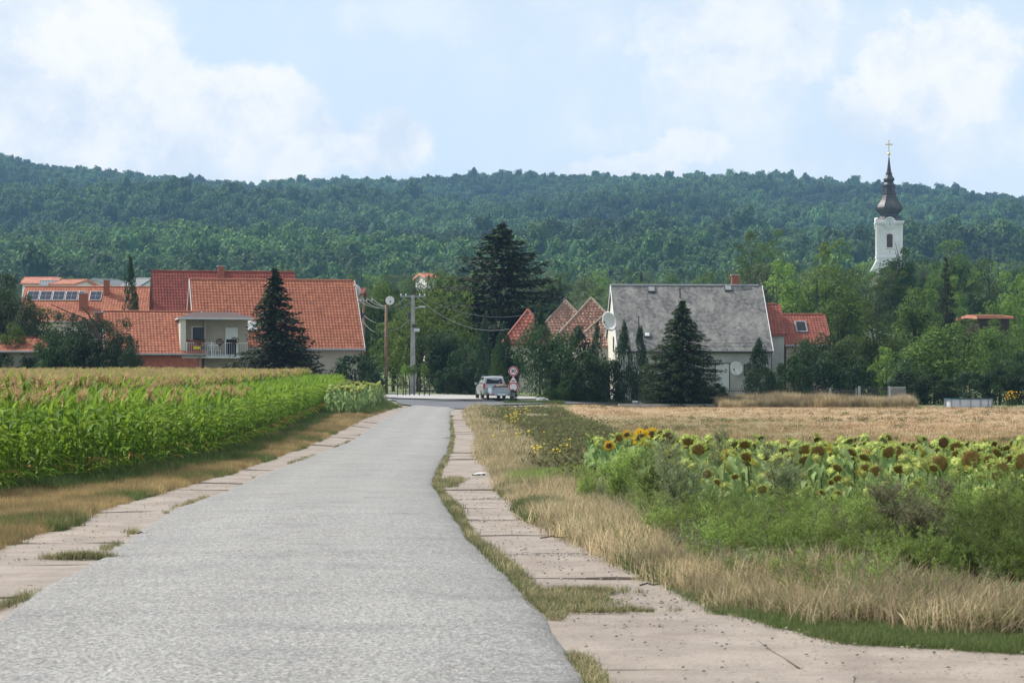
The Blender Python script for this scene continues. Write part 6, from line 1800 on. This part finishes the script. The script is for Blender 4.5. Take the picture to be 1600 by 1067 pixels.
for xx in (-.95, -.55, .55, .95): link('insulator', ins, PC, (xx, 0, top - .058))
def wpole(px, row, d, label, w_=.13):
    g = Gf(at(px, d), d); r0 = empty('wooden_pole', (at(px, d), d, g), 0, label, 'utility pole'); t_ = zat(row, d) - g
    mb = MB(); mb.tube([(0, 0, -.3), (0, 0, t_ * .5), (0, 0, t_)], [w_ * 1.15, w_, w_ * .85], 10); mb.build('pole', M['wood_pole'], r0, True)
    for z in (t_ * .3, t_ * .65, t_ - .5): mb = MB(); mb.lathe([(w_ * 1.2, z), (w_ * 1.2, z + .05)], 10); mb.build('band', M['zinc'], r0)
    return r0, t_
W1, t1 = wpole(603.5, 476, 184.0, 'wooden pole with the small white dish at its top')
W2, t2 = wpole(568.5, 470, 196.0, 'farther wooden pole right behind the orange roof')
MB().box(-.75, .75, -.05, .05, t2 - .12, t2 - .02).build('crossarm', M['wood_dark'], W2)
for xx in (-.7, -.25, .25, .7): link('insulator', ins, W2, (xx, 0, t2 - .018))
MB().box(-.3, .2, -.15, .0, zat(494, 196) - W2.location.z, zat(489, 196) - W2.location.z).build('cable_clamp', M['darkmetal'], W2)
dish((at(609.5, 184.0), 183.8, zat(470, 184)), R(10), R(12), .36, 'small white satellite dish on top of the wooden pole')
k = 0
for i, (a, b, sag) in enumerate((((556, 465, 196), (603, 480, 184), .35), ((564, 464.5, 196), (603, 481, 184), .3), ((573, 464.5, 196), (603, 478, 184), .25), ((580, 464.5, 196), (603, 479, 184), .15),
                  ((603, 480, 184), (634, 462, 185), .35), ((603, 482, 184), (650, 463, 185), .45), ((568, 492, 196), (603, 504, 184), .3), ((568, 503, 196), (603, 515, 184), .5), ((603, 515, 184), (641, 498, 185), .35),
                  ((650, 463, 185), (795, 514, 180), 1.0), ((655, 462, 185), (842, 487, 196), 1.0), ((795, 514, 180), (945, 518, 182), .7))):
    o = wires(P3(*a), P3(*b), sag).build('overhead_wire', M['wire'])
    tag(o, ('overhead wire from the far wooden pole, leftmost insulator', 'overhead wire from the far wooden pole, second insulator', 'overhead wire from the far wooden pole, third insulator', 'overhead wire from the far wooden pole, rightmost insulator',
            'wire from the near wooden pole to the concrete pole crossarm end', 'wire from the near wooden pole to the concrete pole head', 'upper of two low wires between the wooden poles', 'lower of two low wires between the wooden poles',
            'low wire from the near wooden pole to the concrete pole', 'long wire sagging from the concrete pole to the red hipped roof', 'long wire from the concrete pole past the great fir', 'thin wire running on to the slate-roofed house')[i], 'wire')

# trained ball trees with stakes
for (px, lb) in ((634, 'small ball-crowned tree, leftmost of three by the concrete pole'), (647, 'small ball-crowned tree in front of the concrete pole'), (663, 'small ball-crowned tree right of the concrete pole')):
    dB = 178.0; x = at(px, dB); g = Gf(x, dB); r0 = empty('ball_tree', (x, dB, g), random.uniform(0, 6), lb, 'tree')
    cr, _ = TREES['bright' if px < 640 else 'broad'][0]; zt = zat(568, dB) - g; hh = 19 / FPX * dB
    link('crown', cr, r0, (0, 0, zt - hh * 1.0), None, (.46, .46, hh / 2)); mb = MB(); mb.tube([(0, 0, -.1), (0, 0, zt - hh * .5)], [.05, .035], 7); mb.build('trunk', M['bark'], r0)
for i, (px, h_) in enumerate(((621, 1.5), (630, 1.6), (640, 1.4), (655, 1.5), (671, 1.5))):
    dB = 176.5; x = at(px, dB); mb = MB(); mb.tube([(0, 0, -.1), (0, 0, h_)], .04, 6)
    o = mb.build('wooden_stake', M['wood_dark'], None, True, (x, dB, Gf(x, dB))); tag(o, ('thin dark stake, leftmost of the row under the ball trees', 'thin dark stake between the two left ball trees', 'thin dark stake just left of the concrete pole', 'thin dark stake just right of the concrete pole', 'thin dark stake, rightmost of the row under the ball trees')[i], 'stake')

# ---------------------------------------------------------------- fences
def picket_fence(px0, px1, d, r_bot, r_top, label, m='fence', sp=.125, plinth=.35, name='iron_fence', pw=.03, posts=1.9, group=None):
    x0, x1 = at(px0, d), at(px1, d); g = min(Gf(x0, d), Gf(x1, d)); root = empty(name, (x0, d, g), 0, label, 'fence', group); L = x1 - x0; H = zat(r_top, d) - g
    if plinth: MB().box(0, L, -.08, .08, -.4, plinth).build('plinth', M['concrete'], root)
    MB().box(0, L, -.02, .02, plinth + .12, plinth + .17).build('rail', M[m], root); MB().box(0, L, -.02, .02, H - .2, H - .15).build('rail', M[m], root)
    pk = MB().box(-pw / 2, pw / 2, -.05, -.021, plinth + .04, H).mesh('picket', M[m]); n = int(L / sp)
    for i in range(1, n): link('picket', pk, root, (L * i / n, 0, random.uniform(-.01, .01)))
    n = max(1, int(L / posts)); pm = MB().box(-.07, .07, -.07, .07, -.4, H + .04).mesh('post', M['concrete'])
    for i in range(n + 1): link('post', pm, root, (L * i / n, 0, 0))
    return root


picket_fence(967, 1040, 168.5, 630, 602, 'grey iron picket fence on a concrete plinth before the slate-roofed house', sp=.11)
picket_fence(1095, 1338, 169, 630, 607, 'long grey picket fence half hidden in tall straw grass', sp=.16, plinth=.2)
picket_fence(1343, 1389, 167, 628, 604, 'dark iron gate left of the rough stone wall', m='darkmetal', sp=.11, plinth=0, name='iron_gate')
picket_fence(640, 682, 200, 612, 592, 'whitish picket fence behind the ball trees', m='offwhite', sp=.2, plinth=.2, name='white_fence')
picket_fence(692, 752, 197, 612, 594, 'brown wooden fence behind the tree trunks left of the car', m='wood_brown', sp=.17, plinth=.2, name='wooden_fence', pw=.13)
mb = MB(); 
root = empty('stone_wall', (at(1390, 166.5), 166.5, 0), 0, 'short rough grey stone wall beside the iron gate', 'wall')
MB().box(.02, 1.14, -.13, .13, -.3, zat(603.5, 166.5) - .03).build('core', M['concrete'], root)
r2 = random.Random(4); z = 0
while z < zat(604, 166.5) - .1:
    x = 0; hh = r2.uniform(.13, .18)
    while x < 1.12:
        w_ = min(r2.uniform(.16, .3), 1.17 - x); pz = r2.uniform(0, .03)
        MB().box(x + .008, x + w_ - .008, -.16 - pz, .15, z + .006, z + hh - .006).build('stone', M['stone'], root, bevel=.015); x += w_
    z += hh
# tree trunks over the pavement
for i, (px, top, w_, lb) in enumerate(((686, 560, .24, 'dark trunk, leftmost of three beside the pale street'), (706, 560, .15, 'thin dark trunk in the middle of three beside the street'), (716, 560, .2, 'dark trunk, rightmost of three beside the street'))):
    x = at(px, 191.0); g = Gf(x, 191); mb = MB(); mb.tube([(0, 0, -.2), (.05, 0, 1.5), (-.02, .05, 3.2)], [w_ * 1.2, w_, w_ * .8], 9); r0 = empty('broadleaf_tree', (x, 191, g), 0, lb, 'tree'); mb.build('trunk', M['bark'], r0, True)
    cr, _ = TREES['dark'][i]; link('crown', cr, r0, (0, 0, 1.4), (0, 0, i * 2), (1.6, 1.6, 1.7))

# ---------------------------------------------------------------- road signs
dS = 159.0; xS = at(802, dS); gS = Gf(xS, dS)
SG = empty('sign_post', (xS, dS, gS), 0, 'sign post with two round red-ringed signs and a triangle', 'road sign')
mb = MB(); mb.tube([(0, .04, -.3), (0, .04, zat(572, dS) - gS)], .035, 8); mb.build('post', M['zinc'], SG)
def rsign(row, r_, name, text=None):
    z = zat(row, dS) - gS
    def dsk(rr, y0, y1, m, nm, par): mb = MB(); mb.lathe([(rr, y1), (rr, y0), (.001, y0)], 32, (0, 0, 0), 'y'); return mb.build(nm, M[m], par, loc=(0, 0, z) if par is SG else None)
    b = dsk(r_ * 1.06, -.004, .02, 'white', name, SG); dsk(r_, -.010, -.003, 'red', 'red_ring', b); dsk(r_ * .74, -.016, -.009, 'white', 'white_disc', b)
    if text:
        cu = bpy.data.curves.new('number', 'FONT'); cu.body = text; cu.align_x = 'CENTER'; cu.align_y = 'CENTER'; cu.size = r_ * 1.05; cu.extrude = .002; cu.offset = .012; cu.materials.append(M['black'])
        tmp = bpy.data.objects.new('tmp', cu); o = bpy.data.objects.new('number', bpy.data.meshes.new_from_object(tmp)); bpy.data.objects.remove(tmp); COL.objects.link(o); o.parent = b; o.location = (0, -.020, 0); o.rotation_euler = (R(90), 0, 0)
    return b
rsign(580, .31, 'speed_limit_sign', '30')
rsign(604.8, .335, 'no_vehicles_sign')
z0_, z1_ = zat(597.8, dS) - gS, zat(587, dS) - gS; hb = .30
mb = MB(); mb.add([(-hb, 0, z0_), (hb, 0, z0_), (0, 0, z1_), (-hb, .02, z0_), (hb, .02, z0_), (0, .02, z1_)], [(0, 1, 2), (5, 4, 3), (0, 3, 4, 1), (1, 4, 5, 2), (2, 5, 3, 0)]); T3 = mb.build('triangle_sign', M['red'], SG)
k = .86; zc_ = z0_ + (z1_ - z0_) * .34
mb = MB(); mb.add([(-hb * k, -.005, zc_ + (z0_ - zc_) * k), (hb * k, -.005, zc_ + (z0_ - zc_) * k), (0, -.005, zc_ + (z1_ - zc_) * k)], [(0, 1, 2)]); mb.build('white_triangle', M['white'], T3)
mb = MB(); mb.add([(-.14, -.008, z0_ + .09), (.14, -.008, z0_ + .09), (.14, -.008, z0_ + .12), (.07, -.008, z0_ + .16), (-.07, -.008, z0_ + .16), (-.14, -.008, z0_ + .12)], [(0, 1, 2, 3, 4, 5)]); mb.build('hump_symbol', M['black'], T3)
MB().box(-.24, .24, -.012, .01, zat(618.8, dS) - gS, zat(613.6, dS) - gS).build('plate', M['offwhite'], SG)

# ---------------------------------------------------------------- car and trailer
def wheel(parent, x, y, r_=.31, w_=.2, side=-1):
    mb = MB(); mb.lathe([(r_ * .62, -w_ / 2), (r_ * .93, -w_ / 2), (r_, -w_ * .35), (r_, w_ * .35), (r_ * .93, w_ / 2), (r_ * .62, w_ / 2)], 24, (0, 0, 0)); o = mb.build('wheel', M['rubber'], parent, loc=(x, y, r_)); o.rotation_euler = (0, R(90), 0)
    mb = MB(); mb.lathe([(.02, w_ * .42 * side), (r_ * .25, w_ * .44 * side), (r_ * .6, w_ * .38 * side), (r_ * .63, w_ * .5 * side), (r_ * .63, 0)], 20); mb.build('rim', M['offwhite'], o)


def loft(secs, closed=True):
    """secs: list of (y, [(x,z),...]) right half from bottom centre to top centre; mirrored"""
    mb = MB(); rings = []
    for y, h in secs:
        full = [(x, z) for x, z in h] + [(-x, z) for x, z in h[::-1]]; rings.append([(x, y, z) for x, z in full])
    n = len(rings[0]); V = [p for r0 in rings for p in r0]; F = []
    for i in range(len(rings) - 1):
        for k in range(n): F.append((i * n + k, i * n + (k + 1) % n, (i + 1) * n + (k + 1) % n, (i + 1) * n + k))
    F.append(tuple(range(n))[::-1]); F.append(tuple((len(rings) - 1) * n + k for k in range(n))); mb.add(V, F); return mb


dV = 164.6; xV = at(773, dV); gV = Gf(xV, dV + 2) + .09
CAR = empty('parked_car', (xV, dV, gV), R(9), 'silver people carrier seen from behind, coupled to a flat trailer', 'car')
W = .87
def sec(w_, z0, z1, zt, wt): return [(0, z0), (w_ * .86, z0), (w_, z0 + .12), (w_, z1 - .08), (w_ * .965, z1), (wt, zt), (0, zt + .02)]
body = loft([(0, sec(W * .88, .32, .78, .80, .6)), (.10, sec(W * .97, .26, .92, .95, .66)), (.35, sec(W, .22, .97, 1.0, .70)), (1.2, sec(W, .22, .98, 1.0, .72)), (2.9, sec(W, .22, .95, .97, .72)), (3.3, sec(W * .98, .22, .90, .92, .7)), (4.0, sec(W * .9, .24, .74, .76, .6)), (4.22, sec(W * .78, .30, .60, .62, .5))])
bo = body.build('body', M['carpaint'], CAR, bevel=.03)
cab = loft([(.12, [(0, .93), (W * .90, .93), (W * .90, .96), (W * .86, 1.0), (0, 1.0)]), (.30, [(0, .93), (W * .93, .93), (W * .88, 1.15), (W * .76, 1.47), (0, 1.50)]), (.55, [(0, .93), (W * .94, .93), (W * .90, 1.15), (W * .76, 1.58), (0, 1.62)]),
            (2.2, [(0, .93), (W * .94, .93), (W * .90, 1.15), (W * .74, 1.57), (0, 1.61)]), (2.6, [(0, .93), (W * .94, .93), (W * .90, 1.10), (W * .74, 1.45), (0, 1.48)]), (3.25, [(0, .90), (W * .9, .90), (W * .86, .93), (W * .8, .95), (0, .96)])])
cab.build('cabin', M['carpaint'], CAR, bevel=.025)
mb = MB(); mb.add([(-.60, .155, 1.06), (.60, .155, 1.06), (.52, .30, 1.40), (-.52, .30, 1.40)], [(0, 1, 2, 3)]); mb.v = [(x, y - .03, z) for x, y, z in mb.v]; mb.build('rear_window', M['glass'], CAR)
for sx in (-1, 1):
    q = [(sx * (W * .91 + .012), .50, 1.06), (sx * (W * .91 + .012), 2.85, 1.04), (sx * (W * .77 + .012), 2.3, 1.50), (sx * (W * .775 + .012), .62, 1.52)]
    MB().add(q, [(0, 1, 2, 3)]).build('side_window', M['glass'], CAR)
    mb = MB(); mb.box(sx * W * .86 - .09, sx * W * .86 + .05, -.015, .16, .72, 1.08); mb.build('tail_light', M['taillight'], CAR, bevel=.02)
    mb = MB(); mb.box(sx * (W + .02) if sx > 0 else sx * (W + .2), sx * (W + .2) if sx > 0 else sx * (W + .02), 2.55, 2.65, .98, 1.14); mb.build('mirror', M['carpaint'], CAR, bevel=.02)
    mb = MB(); mb.tube([(sx * .62, .6, 1.62), (sx * .62, .75, 1.66), (sx * .62, 2.0, 1.66), (sx * .62, 2.15, 1.61)], .015, 5); mb.build('roof_rail', M['darkmetal'], CAR)
    mb = MB(); mb.box(sx * (W + .003), sx * (W + .012), 1.25, 1.262, .4, .98); mb.box(sx * (W + .003), sx * (W + .012), .9, 1.1, .82, .85); mb.build('door_seam', M['darkmetal'], CAR)
    for y in (.75, 3.3): wheel(CAR, sx * (W - .09), y, .31, .2, sx)
MB().box(-.78, .78, -.06, .09, .34, .56).build('bumper', M['carpaint'], CAR, bevel=.03)
MB().box(-.26, .26, -.012, .02, .64, .75).build('number_plate', M['white'], CAR)
dT = 161.2; xT = at(783.5, dT); gT = Gf(xT, dT + 1) + .09
TR = empty('car_trailer', (xT, dT, gT), R(7), 'light blue-grey box trailer with red rear lights and a load', 'trailer')
MB().box(-.68, .68, 0, 2.1, .42, .48).build('bed', M['trailer'], TR)
for nm, b in (('tail_board', (-.70, .70, -.03, .0, .49, .88)), ('front_board', (-.70, .70, 2.1, 2.13, .49, .88)), ('side_board', (-.70, -.67, .003, 2.097, .483, .88)), ('side_board', (.67, .70, .003, 2.097, .483, .88))):
    o = MB().box(*b).build(nm, M['trailer'], TR)
    if nm == 'tail_board': 
        MB().box(-.68, .68, -.045, -.031, .66, .69).build('rib', M['offwhite'], o); MB().box(-.68, .68, -.045, -.031, .84, .87).build('rib', M['offwhite'], o)
        for sx in (-.55, .55): MB().box(sx - .02, sx + .02, -.05, -.031, .72, .86).build('latch', M['darkmetal'], o)
MB().box(-.72, .72, -.06, -.0, .33, .485).build('light_bar', M['trailer'], TR)
for sx in (-1, 1):
    MB().box(sx * .60 - .10, sx * .60 + .10, -.085, -.061, .36, .46).build('tail_light', M['taillight'], TR)
    wheel(TR, sx * .84, 1.15, .27, .16, sx)
    mb = MB(); mb.tube([(sx * .84, .82, .42), (sx * .84, .9, .56), (sx * .84, 1.15, .61), (sx * .84, 1.4, .56), (sx * .84, 1.48, .42)], .035, 6); mb.build('mudguard', M['darkmetal'], TR)
MB().box(-.25, .25, -.08, -.061, .35, .46).build('number_plate', M['white'], TR)
mb = MB(); mb.tube([(-.3, 2.1, .42), (0, 3.2, .42)], .035, 5); mb.tube([(.3, 2.1, .42), (0, 3.2, .42)], .035, 5); mb.build('drawbar', M['zinc'], TR)
p = Matrix.Translation(TR.location) @ Matrix.Rotation(R(7), 4, 'Z')
mb = MB(); mb.lathe([(.1, 0), (.40, .06), (.44, .2), (.3, .30), (.05, .33)], 12); mb.v = [(x * 1.25 + .03 * math.sin(z * 30 + x * 8), y, z) for x, y, z in mb.v]
o = mb.build('load_sack', M['load'], None, True, tuple(p @ Vector((.1, .9, .80)))); tag(o, 'grey-brown sack lying on the trailer', 'sack')
mb = MB(); mb.tube([(-.6, .3, .0), (-.1, 1.2, .30), (.2, 1.6, .5)], .05, 6); mb.box(-.6, -.2, .2, .9, -.1, .12)
o = MB().tube([(-.55, .1, .0), (-.25, .9, .18), (.0, 1.5, .42)], .055, 6).build('metal_pipe', M['darkmetal'], None, False, tuple(p @ Vector((-.05, .1, .90)))); tag(o, 'dark pipe leaning on the left side of the trailer load', 'pipe')

# ---------------------------------------------------------------- small things
dQ = 160.0; xQ = at(1513, dQ)
PO = empty('swimming_pool', (xQ, dQ, Gf(xQ, dQ) - .06), 0, 'above-ground pool with pale blue wall and dark blue rim', 'pool')
def oval(rx, ry, z0, z1, n=28): 
    mb = MB(); mb.lathe([(1, z0), (1, z1)], n); mb.v = [(x * rx, y * ry, z) for x, y, z in mb.v]; return mb
oval(1.62, 1.05, 0, .60).build('wall', M['poolwall'], PO); oval(1.70, 1.13, .60, .67).build('rim', M['blue'], PO); oval(1.5, .95, .672, .676).build('water', M['water'], PO)
for k in range(14):
    a = k * math.pi / 7 + .2; mb = MB(); mb.tube([(1.66 * math.cos(a), 1.09 * math.sin(a), 0), (1.66 * math.cos(a), 1.09 * math.sin(a), .6)], .035, 6); mb.build('leg', M['zinc'], PO)
mb = MB(); mb.tube([(0, 0, 0), (0, 0, 1.0)], .03, 6); o = mb.build('garden_post', M['wood_pole'], None, loc=(at(1521, 164), 164, Gf(at(1521, 164), 164))); tag(o, 'thin wooden post standing behind the pool', 'post')
# orange flower bush
x = at(1582, 163.0); r0 = empty('flower_bush', (x, 163.0, Gf(x, 163)), 0, 'bush with orange-yellow flowers right of the pool', 'bush')
cr, tk = TREES['thujab'][0]; link('foliage', cr, r0, None, None, (.50, .45, .5)); link('stem', tk, r0, None, None, (.4, .4, .4))
r_ = np.random.default_rng(5); n = 46; v = np.column_stack([r_.normal(0, .30, n), r_.normal(-.1, .25, n), r_.uniform(.55, 1.12, n)]); P, F = leaf_quads(v, r_.normal(0, 1, (n, 3)) + [0, -1, .5], r_.normal(0, 1, (n, 3)), .10, .11); link('blossom', npmesh('blossom', P, F, M['sf_petal'], tint=r_.uniform(0, .9, n)), r0)
plastic_chair((at(1425, 164.0), 164.0, Gf(at(1425, 164), 164)), R(100), 'white plastic chair at the end of the stone wall', .85)
mb = MB(); mb.lathe([(.12, 0), (.16, .3), (.17, .31), (.15, .31)], 14); o = mb.build('red_bucket', M['redplastic'], None, True, (at(1418.5, 164.5), 164.5, Gf(at(1418, 164), 164) + .52)); tag(o, 'orange-red bucket on a block beside the stone wall', 'bucket')
o = MB().box(-.22, .22, -.2, .2, 0, .52).build('concrete_block', M['concrete'], None, loc=(at(1418.5, 164.5), 164.5, Gf(at(1418, 164), 164)), bevel=.02); tag(o, 'grey concrete block carrying the red bucket', 'block')
for (px, row, s, lb) in ((992.5, 633, .20, 'small white box on the grass before the iron fence'), (1001, 632, .13, 'smaller white lump right of the white box')):
    o = MB().box(-s, s, -s * .7, s * .7, 0, s * 1.9).build('white_box', M['white'], None, loc=(at(px, 165), 165, Gf(at(px, 165), 165)), bevel=.03); tag(o, lb, 'box')
def rock(seed, s, m='stone', fl=.6):
    r_ = np.random.default_rng(seed); mb = MB(); mb.lathe([(.5, 0), (1, .25), (.85, .7), (.3, .95)], 9); mb.v = [(v[0] * s * r_.uniform(.75, 1.2), v[1] * s * r_.uniform(.7, 1.15), v[2] * s * fl * r_.uniform(.8, 1.1)) for v in mb.v]; return mb
for i, (px, row, s, lb) in enumerate(((846, 629, .38, 'pale stone, larger one on the kerb right of the signs'), (853, 630, .25, 'pale stone, smaller one on the kerb right of the signs'), (1412, 633, .2, 'white stone on the grass below the red bucket'), (1459, 634, .16, 'small white stone left of the pool'))):
    d_ = 162.4 if px < 900 else 160; o = rock(i + 5, s, fl=.8).build('stone', M['palec'], None, loc=(at(px, d_), d_, Gf(at(px, d_), d_) + .02)); tag(o, lb, 'stone')
gx, gd = ground_pt(749, 746)
r0 = empty('litter_scrap', (gx, gd, Gf(gx, gd) + .05), R(8), 'crumpled white and black scrap lying on the right shoulder', 'litter')
mb = MB(); mb.add([(-.14, -.05, .01), (.0, -.06, .035), (.14, -.05, .045), (.15, .05, .05), (0, .06, .05), (-.13, .06, .015), (-.14, -.05, .02), (.0, -.06, .045), (.14, -.05, .055), (.15, .05, .06), (0, .06, .06), (-.13, .06, .025)], [(6, 7, 10, 11), (7, 8, 9, 10), (5, 4, 1, 0), (4, 3, 2, 1), (0, 1, 7, 6), (1, 2, 8, 7), (2, 3, 9, 8), (3, 4, 10, 9), (4, 5, 11, 10), (5, 0, 6, 11)]); mb.build('cover', M['white'], r0)
mb = MB(); mb.tube([(-.17, -.07, .01), (-.08, -.075, .018), (.02, -.07, .012)], .015, 5); mb.box(.06, .13, -.04, .04, 0, .03); mb.build('edge', M['black'], r0)
for (px, row, lb, sz) in ((698, 687, 'dark scrap at the road edge where grass grows', .14), (242, 771, 'dark stone on the left shoulder near the grass', .07), (820, 866, 'dark pebble on the right shoulder', .03)):
    gx, gd = ground_pt(px, row); o = rock(int(px), sz, fl=.3).build('dark_scrap', M['darkmetal'], None, loc=(gx, gd, Gf(gx, gd) + .045)); tag(o, lb, 'scrap')
def twig(px, row, L, a, lb):
    gx, gd = ground_pt(px, row); mb = MB(); mb.tube([(-L / 2, 0, .01), (-.1 * L, .03, .025), (.2 * L, 0, .012), (L / 2, .04, .02)], [.008, .007, .006, .003], 5); o = mb.build('twig', M['bark'], None, loc=(gx, gd, Gf(gx, gd) + .045)); o.rotation_euler = (0, 0, a); tag(o, lb, 'twig')
twig(868, 848, .34, .1, 'thin dark twig across the right shoulder'); twig(1015, 926, .16, .0, 'short dark twig on the right shoulder near the grass'); twig(222, 841, .12, .0, 'short twig on the left edge of the road')

# ---------------------------------------------------------------- air
mb = MB(); mb.box(-1800, 1800, -30, 3040, -3.5, 262)
hz = mb.build('haze', bpy.data.materials.new('haze_air')); hz['kind'] = 'stuff'; hz['label'] = 'thin bluish summer haze filling the valley'; hz['category'] = 'haze'
hm = hz.data.materials[0]; hm.use_nodes = True; q = NT(hm.node_tree); q.n.clear()
pv = q.new('ShaderNodeVolumePrincipled'); pv.inputs['Color'].default_value = (.34, .62, 1.0, 1); pv.inputs['Density'].default_value = HAZE; pv.inputs['Anisotropy'].default_value = 0.0
ou = q.new('ShaderNodeOutputMaterial'); q.l.new(pv.outputs[0], ou.inputs['Volume']); hm.cycles.homogeneous_volume = True
